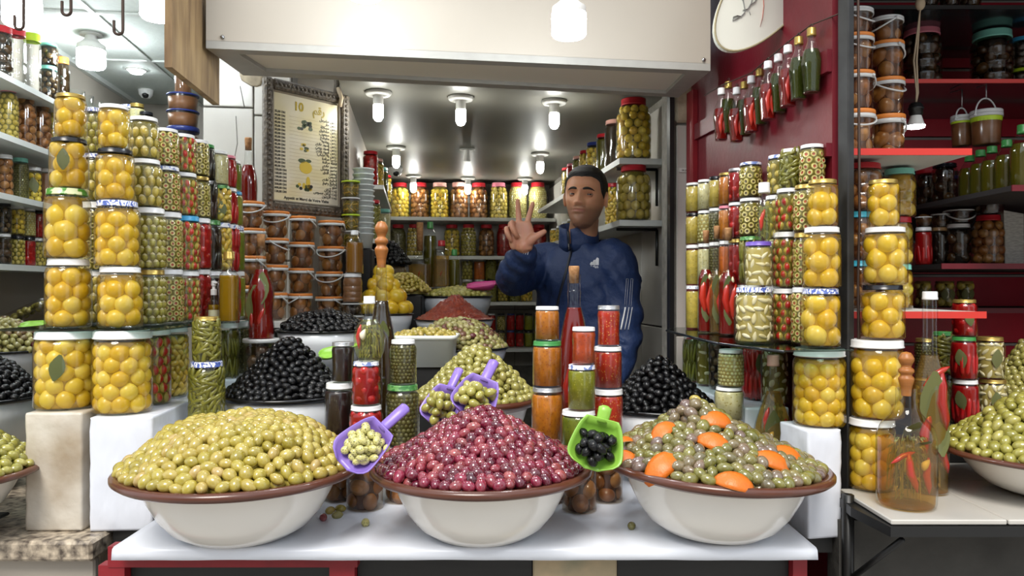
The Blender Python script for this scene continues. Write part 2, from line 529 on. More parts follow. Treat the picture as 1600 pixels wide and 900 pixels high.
mb = MB(); box(mb, (1.45, 2.86, 1.25), (1.75, 0.1, 2.5))
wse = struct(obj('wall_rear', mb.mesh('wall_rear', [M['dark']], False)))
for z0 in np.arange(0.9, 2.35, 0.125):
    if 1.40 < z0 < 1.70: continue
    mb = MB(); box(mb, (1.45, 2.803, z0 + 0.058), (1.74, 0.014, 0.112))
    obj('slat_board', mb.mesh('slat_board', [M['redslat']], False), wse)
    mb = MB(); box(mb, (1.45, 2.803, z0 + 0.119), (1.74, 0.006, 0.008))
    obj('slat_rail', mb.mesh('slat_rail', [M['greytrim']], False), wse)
mb = MB(); box(mb, (1.45, 2.2, 2.45), (1.75, 1.4, 0.06))  # unseen roof added to keep this shop dark
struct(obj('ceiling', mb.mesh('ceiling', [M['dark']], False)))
mb = MB(); box(mb, (2.32, 2.2, 1.2), (0.08, 1.4, 2.5))
struct(obj('wall_far_right', mb.mesh('wall_far_right', [M['redwall']], False)))

# canopy box over the opening
cp = thing('canopy_box', 'cream sheet-metal shutter box spanning the top of the middle shop opening', 'shutter box', (0, 0, 0))
CQ = [(-0.785, 1.97), (0.562, 2.175), (0.537, 2.48), (-0.777, 2.22)]
mb = MB(); prism(mb, CQ, 1.985, 2.62)
obj('casing', mb.mesh('casing', [M['cream']], False), cp)
def quad_in(q, t):
    c = np.mean(q, axis=0); return [tuple(c + (np.array(p) - c) * k) for p, k in zip(q, (t,) * 4)]
inner = [(-0.72, 2.02), (0.50, 2.205), (0.487, 2.43), (-0.70, 2.185)]
# grey border of four bars round a lighter recessed panel
for i in range(4):
    j = (i + 1) % 4
    mb = MB(); prism(mb, [CQ[i], CQ[j], inner[j], inner[i]], 1.965, 1.986)
    obj('soffit_border', mb.mesh('soffit_border', [M['greytrim']], False), cp)
mb = MB(); prism(mb, inner, 1.976, 1.987)
obj('soffit_panel', mb.mesh('soffit_panel', [M['soffit']], False), cp)
for i, t in enumerate((0.03, 0.985)):
    x = -0.785 + 1.347 * t; y = 1.97 + .205 * t
    mb = MB(); lathe(mb, [(0, 0), (0.005, 0), (0.005, 0.003), (0, 0.004)], 10)
    obj('screw', mb.mesh('screw', [M['steel']]), cp, (x, y - 0.001, 1.995), (PI / 2, 0, 0.15))
# masonry over the openings
mb = MB(); prism(mb, [(-1.9, 2.25), (-0.8, 2.23), (0.60, 2.5), (0.60, 2.6), (-1.9, 2.4)], 2.43, 3.2)
struct(obj('wall_front', mb.mesh('wall_front', [M['plaster']], False)))
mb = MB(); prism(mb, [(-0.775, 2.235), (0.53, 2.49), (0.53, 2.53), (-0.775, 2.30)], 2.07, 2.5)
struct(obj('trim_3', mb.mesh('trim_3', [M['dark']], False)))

# weathered board hanging beside the canopy
mb = MB(); 
v = [(-0.79, 1.785, 1.863), (-0.80, 2.10, 1.850), (-0.80, 2.10, 2.02), (-0.80, 1.98, 2.15), (-0.80, 1.93, 2.4), (-0.79, 1.785, 2.4)]
n = len(v); w = [(x - 0.018, y, z) for x, y, z in v]
mb.add(v + w, [list(range(n)), list(range(2 * n - 1, n - 1, -1))] + [[(i + 1) % n, i, n + i, n + (i + 1) % n] for i in range(n)])
tag(obj('weathered_board', mb.mesh('weathered_board', [M['plank']], False)), 'weathered brown board hanging edge-down at the end of the cream shutter box', 'board')

# ---------------------------------------------------------------- counters
ct = thing('display_counter', 'low red-framed counter with black panels under the white cloth', 'counter', (0, 1.6, 0))
def cpart(name, mat, x0, x1, y0, y1, z0, z1, bev=0.0, parent=ct, off=(0, 1.6, 0)):
    mb = MB(); box(mb, ((x0 + x1) / 2 - off[0], (y0 + y1) / 2 - off[1], (z0 + z1) / 2 - off[2]), (x1 - x0, y1 - y0, z1 - z0), 0, None, bev)
    return obj(name, mb.mesh(name, [M[mat]], False), parent)
cpart('counter_top', 'blackpanel', -0.765, 0.58, 1.552, 2.55, 0.80, 0.838)
cpart('side_ledge', 'blackpanel', -0.888, -0.767, 1.71, 2.12, 0.775, 0.8105)
cpart('side_ledge', 'blackpanel', 0.585, 0.684, 1.64, 1.86, 0.785, 0.8195)
cpart('top_rail', 'redframe', -0.80, -0.306, 1.52, 1.55, 0.797, 0.838)
for x0, x1 in ((-0.82, -0.768), (-0.362, -0.312), (0.557, 0.585)):
    cpart('post', 'redframe', x0, x1, 1.522, 1.551, 0, 0.80 if x1 < -.3 else .838)
for x0, x1 in ((-0.766, -0.364), (-0.31, 0.04), (0.212, 0.556)):
    cpart('black_panel', 'blackpanel', x0, x1, 1.545, 1.551, 0.02, 0.797 if x1 < -.3 else .838)
cpart('stone_tile', 'stonetile', 0.042, 0.21, 1.536, 1.551, 0.4, 0.838, 0.003)
cpart('side_board', 'blackpanel', -0.80, 0.59, 2.50, 2.54, 0, 0.80)

# white cloth with a slightly wavy hem
def cloth(x0, x1, y0, y1, z, drop, nx=70):
    mb = MB(); v, f = [], []
    rows = [(y1, z), (y0 + .3, z), (y0 + .006, z), (y0 + .001, z - 0.002), (y0, z - 0.006), (y0 - .002, z - drop)]
    for r, (yy, zz) in enumerate(rows):
        for i in range(nx + 1):
            t = i / nx; x = x0 + (x1 - x0) * t
            wob = 0.004 * math.sin(t * 23) + 0.003 * math.sin(t * 61 + 1)
            v.append((x, yy + (wob * 0.6 if r >= 2 else 0), zz - (0.3 * wob if r == 5 else 0)))
    for r in range(len(rows) - 1):
        for i in range(nx):
            a = r * (nx + 1) + i
            f.append([a + nx + 1, a + nx + 2, a + 1, a])
    mb.add(v, f); return mb
TZ = 0.844
o = obj('tablecloth', cloth(-0.775, 0.590, 1.488, 2.545, TZ, 0.020).mesh('tablecloth', [M['whitecloth']]))
tag(o, 'white oilcloth covering the front counter under the three large bowls', 'tablecloth')
md = o.modifiers.new('thick', 'SOLIDIFY'); md.thickness = 0.003; md.offset = 1

# granite counter of the next stall
gc = thing('granite_counter', 'cream-tiled counter with a speckled granite top beside the red frame', 'counter', (-1.4, 1.6, 0))
cpart('stone_top', 'granite', -1.66, -0.893, 1.63, 2.5, 0.768, 0.811, 0.006, gc, (-1.4, 1.6, 0))
for i in range(3):
    cpart('tile', 'cream', -1.905 + i * 0.335, -1.575 + i * 0.335, 1.665, 1.685, 0.36, 0.762, 0.004, gc, (-1.4, 1.6, 0))
cpart('carcass', 'plaster', -1.64, -0.905, 1.687, 2.5, 0, 0.767, 0, gc, (-1.4, 1.6, 0))

# tiled counter to the right with a chamfered corner
rc = thing('tiled_counter', 'black-edged counter of white tiles under the rightmost bowl', 'counter', (1.3, 1.7, 0))
Q = [(0.688, 1.56), (0.705, 1.43), (2.2, 1.43), (2.2, 2.72), (0.78, 2.72), (0.78, 1.67), (0.70, 1.67)]
sh = lambda pts: [(x - 1.3, y - 1.7) for x, y in pts]
mb = MB(); prism(mb, sh(Q), 0.886, 0.905); obj('black_edge', mb.mesh('black_edge', [M['black']], False), rc)
for i in range(6):
    for j in range(4):
        if i == 0 and j > 0: continue
        x0, x1, y0, y1 = 0.71 + i * .22, 0.71 + i * .22 + .217, 1.437 + j * .30, 1.437 + j * .30 + (.297 if i else .225)
        mb = MB(); box(mb, ((x0 + x1) / 2 - 1.3, (y0 + y1) / 2 - 1.7, 0.911), (x1 - x0, y1 - y0, 0.010), 0, None, 0.002)
        obj('tile', mb.mesh('tile', [M['tile']], False), rc)
mb = MB(); box(mb, (0.15, -0.05, 0.43), (1.52, 0.06, 0.86)); obj('cement_front', mb.mesh('cement_front', [M['concrete']], False), rc)
mb = MB(); tube(mb, [(0.742 - 1.3, 1.46 - 1.7, 0.872), (0.70 - 1.3, 1.60 - 1.7, 0.74)], 0.006, 6); obj('brace', mb.mesh('brace', [M['black']]), rc)
mb = MB(); tube(mb, [(0.70 - 1.3, 1.60 - 1.7, 0.92), (0.70 - 1.3, 1.60 - 1.7, 0.72), (0.705 - 1.3, 1.6 - 1.7, 0.0)], 0.012, 6); obj('leg', mb.mesh('leg', [M['black']]), rc)

# wrapped boxes that carry the jar towers
def wrapped(name, label, mat, x0, x1, y0, y1, z0, z1, rz=0.0, seed=1):
    import bmesh
    bm = bmesh.new(); bmesh.ops.create_cube(bm, size=1)
    bmesh.ops.scale(bm, vec=(x1 - x0, y1 - y0, z1 - z0), verts=bm.verts)
    bmesh.ops.bevel(bm, geom=bm.edges[:], offset=0.006, segments=2, profile=0.7, affect='EDGES')
    bmesh.ops.subdivide_edges(bm, edges=[e for e in bm.edges if e.calc_length() > 0.05], cuts=9, use_grid_fill=True)
    r = random.Random(seed); ph = [r.uniform(0, 6) for _ in range(6)]
    for v in bm.verts:
        x, y, z = v.co
        k = 0.0009 * math.sin(x * 90 + z * 60 + ph[0]) + 0.0009 * math.sin(y * 80 - z * 70 + ph[1]) + 0.0007 * math.sin(z * 130 + x * 40 + ph[2])
        inx = abs(z) < (z1 - z0) / 2 - 0.004
        if inx: v.co += Vector((x, y, 0)).normalized() * k
    me = bpy.data.meshes.new(name); bm.to_mesh(me); bm.free(); me.materials.append(M[mat])
    me.polygons.foreach_set('use_smooth', [True] * len(me.polygons))
    return tag(obj(name, me, None, ((x0 + x1) / 2, (y0 + y1) / 2, (z0 + z1) / 2), (0, 0, rz)), label, 'box')
wrapped('wrapped_box', 'box wrapped in grimy clear plastic on the granite counter', 'dirtywrap', -1.078, -0.952, 1.70, 1.87, 0.8115, 1.074, 0, 1)
wrapped('wrapped_box', 'clean white wrapped box under the lemon jars beside the yellow olive bowl', 'whitewrap', -0.948, -0.812, 1.70, 2.09, .8115, 1.064, 0.075, 5)
wrapped('wrapped_box', 'low white wrapped box under the two gherkin jars', 'whitewrap', -0.794, -0.69, 1.82, 1.95, TZ + .001, 1.0205, 0, 3)
wrapped('wrapped_box', 'white box behind the gherkin jars under the shaded jars', 'whitewrap', -0.98, -0.70, 2.225, 2.56, TZ + .001, 1.084, 0, 4)
wrapped('wrapped_box', 'scuffed white box holding a large lemon jar beside the dark post', 'whitewrap', 0.612, 0.690, 1.622, 1.738, .8205, 1.0505, 0.18, 8)
wrapped('wrapped_box', 'white box under the shaded jars below the glass shelf', 'whitewrap', 0.535, 0.645, 1.86, 2.44, TZ + .001, 1.06, 0.10, 9)

# ---------------------------------------------------------------- jar materials
G = {
 'clear': glassy('jar_glass', (0.97, 0.985, 0.975)),
 'pet': glassy('pet_plastic', (0.95, 0.96, 0.95), 0.8, 0.06, 0.10),
 'green': glassy('green_glass', (0.62, 0.72, 0.45)),
 'tub': glassy('tub_plastic', (0.93, 0.90, 0.86), 0.6, 0.07, 0.2),
}
LID = {
 'white': pm('white_lid', 'e6e6e6', 0.3, var=0.05), 'gold': pm('gold_lid', 'b59a52', 0.3, metal=0.7),
 'black': pm('black_lid', '1b1b20', 0.25), 'green': pm('green_lid', '3d8a45', 0.35), 'blue': pm('blue_lid', '3f9fd0', 0.35),
 'navy': pm('navy_lid', '27357a', 0.35),
 'red': pm('red_lid', 'b01e28', 0.35), 'pink': pm('pink_lid', 'd77f8f', 0.4), 'peach': pm('peach_lid', 'dca79a', 0.4),
 'aqua': pm('aqua_lid', '86d2c2', 0.4), 'lime': pm('lime_lid', 'b5d22e', 0.4), 'teal': pm('teal_lid', '2f9db5', 0.4),
 'orange': pm('orange_lid', 'e0863a', 0.45), 'purple': pm('purple_lid', '6b4fae', 0.35), 'silver': pm('silver_lid', 'b9b9bb', 0.28, metal=0.7),
 'print': printed('blue_print_lid', 'e6e6ea', '6a7cb0', 95, 0.56), 'scroll': printed('blue_scroll_lid', 'e8e8ee', '4a5fa8', 40, 0.55, 'wave'),
 'gingham': printed('green_print_lid', 'd6dcae', '4c8a2e', 60, 0.52), 'greenrib': printed('green_rib_lid', '6aa05a', '3d7a3c', 90, 0.5),
 'clearlid': pm('frosted_lid', 'cfd0cf', 0.3), 'brown': pm('brown_lid', '8a6a44', 0.4),
}
FM = {
 'lemon': pm('preserved_lemon', cols=['e2b41e', 'eac22a', 'efce40', 'e5ba24', 'eed458', 'dcaa1a'], rough=0.3, var=0.12, scale=2.0, sss=0.0, coat=0.3),
 'palelemon': pm('pale_preserved_lemon', cols=['e6c230', 'eccd42', 'f0d85c', 'e2bb2c', 'dcb028'], rough=0.3, var=0.10, scale=40, coat=0.3),
 'brine': pm('yellow_brine', 'b8901c', 0.2), 'palebrine': pm('pale_brine', 'ab8a28', 0.2), 'limebrine': pm('lime_brine', '6a5c18', 0.2),
 'oliveG': pm('green_table_olive', cols=['a39a3e', 'b4a94c', '99933f', 'bdb25c', 'aa9c3c'], rough=0.25, coat=0.3),
 'oliveY': pm('yellow_table_olive', cols=['c0aa45', 'cdb75a', 'b59d3c', 'd0bd68'], rough=0.25, coat=0.3),
 'oliveB': pm('brown_table_olive', cols=['4a3a22', '5c4728', '3c2e1e', '6b5330'], rough=0.25, coat=0.3),
 'almond': pm('almond', 'e6d9b2', 0.5), 'obrine': pm('olive_brine', '6b6120', 0.2), 'creamring': pm('olive_cut_face', 'e6d690', 0.4, cols=['e3cf86', 'ecdca0', 'd9c67a']),
 'pimento': pm('pimento', 'b3261c', 0.3, cols=['a81f18', 'c23020', '9a1a18']),
 'ringgreen': pm('olive_skin', cols=['a49a42', 'b8ab55', '98903a'], rough=0.3),
 'gherkin': pm('gherkin', cols=['6f6d22', '7d7a2c', '62601f', '8a8538'], rough=0.3, var=0.2, scale=90, coat=0.2), 'gbrine': pm('gherkin_brine', '4d4a16', 0.2),
 'garlic': pm('garlic_clove', cols=['e6ddbd', 'ded2a8', 'eae3cb', 'd8cb9d'], rough=0.35, coat=0.2), 'garbrine': pm('garlic_brine', 'b5a45c', 0.2),
 'caper': pm('caper', cols=['5d5a2c', '6d6838', '4c4a24', '77724a'], rough=0.4), 'cbrine': pm('caper_brine', '3e3a1c', 0.3),
 'redpep': pm('red_pepper_piece', cols=['b0161a', 'c2221f', '9c1216', 'cc3026'], rough=0.2, coat=0.4), 'rbrine': pm('red_brine', '9c1014', 0.15),
 'blackol': pm('jar_black_olive', cols=['17120f', '241a15', '0f0c0b'], rough=0.2, coat=0.4), 'bbrine': pm('dark_brine', '120d0b', 0.15),
 'brownlem': pm('brown_preserved_lemon', cols=['a87038', '9a602c', 'b5803f', '8e5728', 'bd8a50'], rough=0.3, var=0.25, scale=45, coat=0.3),
 'bambrine': pm('amber_brine', '4e2a10', 0.15),
 'darklem': pm('dark_preserved_lemon', cols=['3f2a18', '54391f', '33210f', '63441f'], rough=0.25, var=0.2, scale=40, coat=0.3), 'dbrine': pm('very_dark_brine', '1d120a', 0.12),
 'seed': pm('pale_seed', cols=['c3bd7e', 'd0cc97', 'b2ab66'], rough=0.5), 'cream': speck('cream_paste', 'd9cf9a', 'b9a860', 120, 0.3),
 'orangesauce': speck('orange_harissa', 'c9791f', 'b5601a', 150, 0.35), 'redsauce': speck('red_harissa', 'b52a14', 'e0a04a', 170, 0.28),
 'amberred': speck('tomato_harissa', 'b9471a', 'a03312', 150, 0.35), 'greensauce': speck('green_harissa', '8a8a1e', 'b8b355', 150, 0.25),
 'darkgreensauce': speck('dark_green_harissa', '6f7a12', '4a5a10', 120, 0.25), 'brownpaste': pm('brown_paste', '8c5f3c', 0.4, var=0.2, scale=30),
 'darkjam': speck('dark_pepper_jam', '241412', '3a2018', 200, 0.3), 'yellowsauce': speck('yellow_relish', 'c9b04a', 'a98e30', 120, 0.3), 'orangepaste': speck('orange_paste', 'c8641c', 'a84c12', 120, 0.3),
 'leaf': pm('bay_leaf', '55602e', 0.5, cols=['4c5a2a', '66683a', '565a34']), 'chilli': pm('red_chilli', cols=['a8201a', 'bc3320', '941a18'], rough=0.25, coat=0.4),
 'herb': pm('herb_sprig', cols=['6a6c30', '8d8846', '565f2c', 'a8965a'], rough=0.6), 'oilgold': tinted('golden_oil', 'b08a1c', 0.45), 'oilpale': tinted('pale_vinegar', 'd2b878', 0.10), 'oilclear': tinted('clear_vinegar', 'd8d8b8', 0.04), 'oilherb': tinted('herb_oil', '6a7434', 0.22),
 'oilgreen': pm('olive_oil', '4f4a10', 0.1, coat=0.5), 'oilred': tinted('red_oil', '7d1510', 0.72), 'oildark': pm('dark_oil', '2a1d0c', 0.1, coat=0.5), 'argan': pm('amber_oil', '8a5c1c', 0.12, coat=0.5),
 'pepmix_y': pm('yellow_pepper_piece', cols=['d0a934', 'dcc05a', 'c29a2a', 'a9a03c'], rough=0.25, coat=0.3), 'pepmix_r': pm('red_pepper_strip', cols=['b5301e', 'c24a22'], rough=0.25, coat=0.3),
 'darkpep': pm('dark_pepper', cols=['1c1a10', '2a2814', '3a1a12'], rough=0.2, coat=0.4), 'cauli': pm('cauliflower', cols=['d6cdae', 'e2dcc4'], rough=0.5),
 'cork': pm('cork', 'b98a5c', 0.8, col2='8a5f38', scale=90), 'wood': pm('turned_wood', 'a8682f', 0.4, var=0.3, scale=10, stretch=(1, 1, 12)),
 'label': pm('paper_label', 'd8d2b0', 0.6), 'labely': pm('yellow_label', 'd9c23a', 0.5),
}

# ---------------------------------------------------------------- jar shapes
JAR = {  # inner outline as (radius, height) shares; lid radius; lid foot; lid top
 'std': ([(0, .0), (.86, 0), (.96, .015), (1, .05), (1, .79), (.97, .835), (.88, .872), (.84, .89), (.84, .97)], .90, .905, 1.0),
 'wide': ([(0, .0), (.88, 0), (.97, .012), (1, .04), (1, .80), (.975, .845), (.92, .87), (.90, .885), (.90, .97)], .975, .895, 1.0),
 'pet': ([(0, .0), (.88, 0), (.98, .02), (1, .06), (1, .66), (.96, .74), (.84, .82), (.70, .865), (.66, .885), (.66, .96)], .73, .885, 1.0),
 'ribbed': ([(0, 0), (.9, 0), (1, .03), (1, .17), (.95, .19), (1, .21), (1, .36), (.95, .38), (1, .40), (1, .55), (.95, .57), (1, .59), (1, .74), (.94, .82), (.86, .86), (.86, .96)], .91, .875, 1.0),
 'slim': ([(0, 0), (.88, 0), (.97, .01), (1, .035), (1, .82), (.94, .86), (.88, .885), (.88, .97)], .94, .915, 1.0),
 'waist': ([(0, 0), (.86, 0), (.95, .015), (.97, .05), (.93, .40), (.97, .70), (1, .79), (.95, .85), (.90, .88), (.90, .97)], .97, .895, 1.0),
}
_mesh = {}
def cached(key, fn):
    if key not in _mesh: _mesh[key] = fn()
    return _mesh[key]

def glass_mesh(style, r, h, gl, seg):
    def mk():
        mb = MB(); lathe(mb, [(a * r, b * h) for a, b in JAR[style][0]], seg)
        return mb.mesh('jar_glass', [G[gl]])
    return cached(('g', style, r, h, gl, seg), mk)
def lid_mesh(style, r, h, lid, seg):
    def mk():
        lr, z0, z1 = JAR[style][1] * r, JAR[style][2] * h, JAR[style][3] * h
        t = z1 - z0
        mb = MB(); lathe(mb, [(lr * .95, z0), (lr, z0 + t * .06), (lr, z0 + t * .16), (lr * .975, z0 + t * .22), (lr * .975, z0 + t * .82), (lr * .96, z0 + t * .93), (lr * .90, z1), (lr * .86, z1 - t * .05), (0, z1 - t * .05)], seg)
        return mb.mesh('jar_lid', [LID[lid]])
    return cached(('l', style, r, h, lid, seg), mk)

def core(mb, style, r, h, k, mat, top=.86, seg=18):
    """The liquid: the inside of the glass, k of its width, filled to a share of the height."""
    pr = [(a * r * k, max(b * h, .004)) for a, b in JAR[style][0] if b < top]
    pr[0] = (0, .004)
    pr.append((pr[-1][0] * .99, top * h)); pr.append((0, top * h))
    lathe(mb, pr, seg, mat)

def wall_r(style, t, r):
    pts = JAR[style][0]
    for (a0, b0), (a1, b1) in zip(pts[:-1], pts[1:]):
        if b0 <= t <= b1 and b1 > b0: return r * (a0 + (a1 - a0) * (t - b0) / (b1 - b0))
    return r

def pack(style, r, h, pr, pz, depth, top=.85, jit=.12, squeeze=.98, row=1.0, z0=None):
    """Hex places on the inside of the glass for pieces of half width pr and half height pz: (angle, radius, z)."""
    out = []; rr = random.Random(int(r * 1e5) + int(h * 1e4))
    z = pz * 1.0 + .004 if z0 is None else z0; k = 0
    while z < h * top - pz * .3:
        R = wall_r(style, min(.99, z / h), r) * .965 - depth
        if R > pr * .5:
            n = max(3, int(2 * PI * R / (2 * pr * squeeze)))
            off = rr.uniform(0, 6)
            for i in range(n):
                out.append((2 * PI * (i + .5 * (k % 2)) / n + rr.uniform(-jit, jit) * .5 / max(1, n / 6) + off * 0 , R, z + rr.uniform(-jit, jit) * pz))
        z += 2 * pz * .86 * row; k += 1
    return out

def place(th, R, z, roll=(0, 0, 0), sc=(1, 1, 1)):
    """Local +X points out of the jar."""
    return np.array(Matrix.Translation((R * math.cos(th), R * math.sin(th), z)) @ Matrix.Rotation(th, 4, 'Z') @ Matrix.Rotation(roll[2], 4, 'X') @ Matrix.Rotation(roll[1], 4, 'Y') @ Matrix.Rotation(roll[0], 4, 'Z') @ Matrix.Diagonal((*sc, 1)))

def t_ring():
    v, f, m = [], [], []
    N = 9
    for (x, k) in ((-.55, .75), (0, 1.0), (.45, .88), (.5, .82), (.5, .44), (.42, .40)):
        for i in range(N):
            a = 2 * PI * i / N; v.append((x, k * math.cos(a), k * math.sin(a)))
    for r in range(5):
        for i in range(N):
            j = (i + 1) % N; f.append([r * N + i, r * N + j, (r + 1) * N + j, (r + 1) * N + i]); m.append(0 if r < 3 else (1 if r == 3 else 2))
    v.append((.47, 0, 0)); c = len(v) - 1
    for i in range(N): f.append([5 * N + i, 5 * N + (i + 1) % N, c]); m.append(2)
    return v, f, m
def t_uv(nu=10, nv=6, stripe=None, tip=0.0):
    v, f, m = [(0, 0, -1.0)], [], []
    for k in range(1, nv):
        p = -PI / 2 + PI * k / nv
        for i in range(nu): v.append((math.cos(p) * math.cos(2 * PI * i / nu), math.cos(p) * math.sin(2 * PI * i / nu), math.sin(p)))
    v.append((0, 0, 1.0 + tip)); T = len(v) - 1
    for k in range(nv):
        for i in range(nu):
            j = (i + 1) % nu
            if k == 0: f.append([0, 1 + j, 1 + i])
            elif k == nv - 1: f.append([1 + (k - 1) * nu + i, 1 + (k - 1) * nu + j, T])
            else: f.append([1 + (k - 1) * nu + i, 1 + (k - 1) * nu + j, 1 + k * nu + j, 1 + k * nu + i])
            m.append(1 if (stripe == 'side' and i in (0, nu - 1)) or (stripe == 'tip' and k >= nv - 2) else 0)
    return v, f, m
def t_long(n=5, bend=.15, seg=6):
    mb = MB(); pts = [(bend * math.sin(PI * i / (n - 1)), 0, -1 + 2 * i / (n - 1)) for i in range(n)]
    tube(mb, pts, [.10] + [.30] * (n - 2) + [.08], seg); return np.concatenate(mb.v), mb.f, mb.m
def t_clove():
    v, f = ico(2); v = v.copy(); v[:, 0] *= .62; v[:, 1] *= .62; v[:, 2] *= 1.1; v[:, 0] += .25 * (v[:, 2] ** 2); k = 1 - .45 * np.clip(v[:, 2], 0, 2); v[:, 0] *= k; v[:, 1] *= k
    return v, f, [0] * len(f)
T = {'ring': t_ring(), 'stripe': t_uv(10, 6, 'side'), 'almond': t_uv(8, 6, 'tip', .15), 'ball': (*ico(3), [0] * len(ico(3)[1])), 'ball1': (*ico(2), [0] * len(ico(2)[1])), 'long': t_long(), 'clove': t_clove()}

for k_, c_ in (('hz_y', 'dcaa1c'), ('hz_o', 'a89a48'), ('hz_g', '6f6a2a'), ('hz_r', 'a81a14'), ('hz_b', '7a4a22'), ('hz_d', '2a1c12'), ('hz_p', 'cfc48e')):
    FM[k_] = tinted('brine_' + k_, c_, .16 if k_ not in ('hz_p',) else .08, .3, True)
HAZE = {'brine': 'hz_y', 'palebrine': 'hz_y', 'limebrine': 'hz_o', 'obrine': 'hz_o', 'gbrine': 'hz_g', 'rbrine': 'hz_r', 'bambrine': 'hz_b', 'dbrine': 'hz_d', 'bbrine': 'hz_d', 'cbrine': 'hz_g', 'garbrine': 'hz_p'}
FILL = {  # kind: (template, half width, half height, mats, core share, core mat, roll jitter, name)
 'lemons_s': ('ball1', .0125, .0125, ['lemon'], .80, 'brine', 3, 'lemons'),
 'almond': ('almond', .0085, .0115, ['oliveY', 'almond'], .84, 'obrine', .25, 'almond_olives'),
 'almondg': ('almond', .0085, .0105, ['oliveG', 'almond'], .84, 'obrine', .3, 'almond_olives'),
 'ring': ('ring', .0080, .0080, ['ringgreen', 'creamring', 'pimento'], .88, 'obrine', .25, 'olive_rings'),
 'ringb': ('ring', .0085, .0085, ['ringgreen', 'creamring', 'oliveB'], .88, 'obrine', .25, 'olive_rings'),
 'stripe': ('stripe', .0090, .0105, ['oliveY', 'pimento'], .84, 'obrine', .25, 'striped_olives'),
 'olive': ('ball1', .0095, .0115, ['oliveG'], .84, 'obrine', .4, 'olives'),
 'olivey': ('ball1', .0095, .0105, ['oliveY'], .84, 'obrine', .4, 'olives'),
 'olivebig': ('ball', .0135, .0150, ['oliveY'], .70, 'obrine', .4, 'olives'),
 'brownol': ('ball1', .0110, .0120, ['oliveB'], .84, 'bbrine', .4, 'olives'),
 'black': ('ball1', .0095, .0110, ['blackol'], .84, 'bbrine', 1, 'black_olives'),
 'gherkin': ('long', .0062, .0200, ['gherkin'], .80, 'gbrine', .9, 'gherkins'),
 'bean': ('long', .0045, .0300, ['gherkin'], .84, 'gbrine', .12, 'beans'),
 'garlic': ('clove', .0085, .0110, ['garlic'], .84, 'garbrine', 2, 'garlic_cloves'),
 'caper': ('ball1', .0042, .0046, ['caper'], .93, 'cbrine', 2, 'capers'),
 'redpep': ('ball1', .0110, .0120, ['redpep'], .93, 'rbrine', 1, 'pepper_pieces'),
 'redlong': ('long', .0060, .0340, ['redpep'], .93, 'rbrine', .12, 'pepper_strips'),
 'darklong': ('long', .0060, .0300, ['darkpep'], .86, 'bbrine', .2, 'pepper_strips'),
 'brownlem': ('ball', .0230, .0190, ['brownlem'], .66, 'bambrine', 2, 'preserved_lemons'),
 'brownround': ('ball', .0150, .0150, ['brownlem'], .70, 'bambrine', 2, 'preserved_lemons'),
 'darklem': ('ball1', .0210, .0180, ['darklem'], .70, 'dbrine', 2, 'preserved_lemons'),
 'orangelem': ('ball', .0200, .0170, ['pepmix_y'], .70, 'brine', 2, 'preserved_lemons'),
 'pepmix': ('long', .0085, .0150, ['pepmix_y'], .84, 'obrine', .8, 'mixed_peppers'),
 'limes': ('ball', .0125, .0125, ['palelemon'], .72, 'limebrine', 2, 'small_lemons'),
 'cauli': ('clove', .0120, .0120, ['cauli'], .82, 'obrine', 2, 'cauliflower'),
 'seed': ('ball1', .0055, .0060, ['seed'], .93, 'garbrine', 2, 'seeds'),
}
SAUCE = ('cream', 'orangesauce', 'redsauce', 'amberred', 'greensauce', 'darkgreensauce', 'brownpaste', 'darkjam', 'yellowsauce', 'orangepaste', 'oilgreen', 'oildark', 'argan')

def fill_mesh(kind, style, r, h, sc=1.0):
    def mk():
        rr = random.Random(hash((kind, style, round(r * 1e4), round(h * 1e4))) & 0xffff) if False else random.Random(int(r * 1e5) * 31 + int(h * 1e4) + len(kind))
        mb = MB()
        if kind in SAUCE:
            core(mb, style, r, h, .965, 0, .865, 24)
            return mb.mesh('sauce', [FM[kind]])
        tp, pr, pz, mats, ck, cm, roll, nm = FILL[kind]
        pr, pz = pr * sc, pz * sc
        v, f, m = T[tp]; v = np.asarray(v)
        long = tp == 'long'
        for th, R, z in pack(style, r, h, pr, pz if not long or roll < .5 else pr * 1.6, pr * (.80 if not tp == 'ring' else .50), .87, .12, .98, 1.0 if not long else (1.05 if roll < .5 else .62)):
            s = rr.uniform(.9, 1.1)
            if long: sc3 = (pr * 2.6 * s, pr * 3.2 * s, pz * s); ro = (rr.uniform(-.12, .12), 0, rr.uniform(-roll, roll) * 1.6)
            elif tp == 'ring': sc3 = (pr * .8, pr * s, pr * s); ro = (rr.uniform(-.3, .3), rr.uniform(-.3, .3), rr.uniform(0, 6))
            elif tp in ('stripe', 'almond'): sc3 = (pr * s, pr * s, pz * s); ro = (rr.uniform(-.4, .4) if tp == 'stripe' else 0, 0, rr.uniform(-roll, roll))
            else: sc3 = (pr * .86 * s, pr * s, pz * s); ro = (rr.uniform(-.2, .2), rr.uniform(-.2, .2), rr.uniform(-roll, roll))
            mb.add(v, f, m, place(th, R, z, ro, sc3))
        core(mb, style, r, h, ck, len(mats), .86)
        core(mb, style, r, h, .975, len(mats) + 1, .875)
        return mb.mesh(nm, [FM[x] for x in mats] + [FM[cm], FM[HAZE[cm]]])
    return cached(('f', kind, style, r, h, sc), mk)

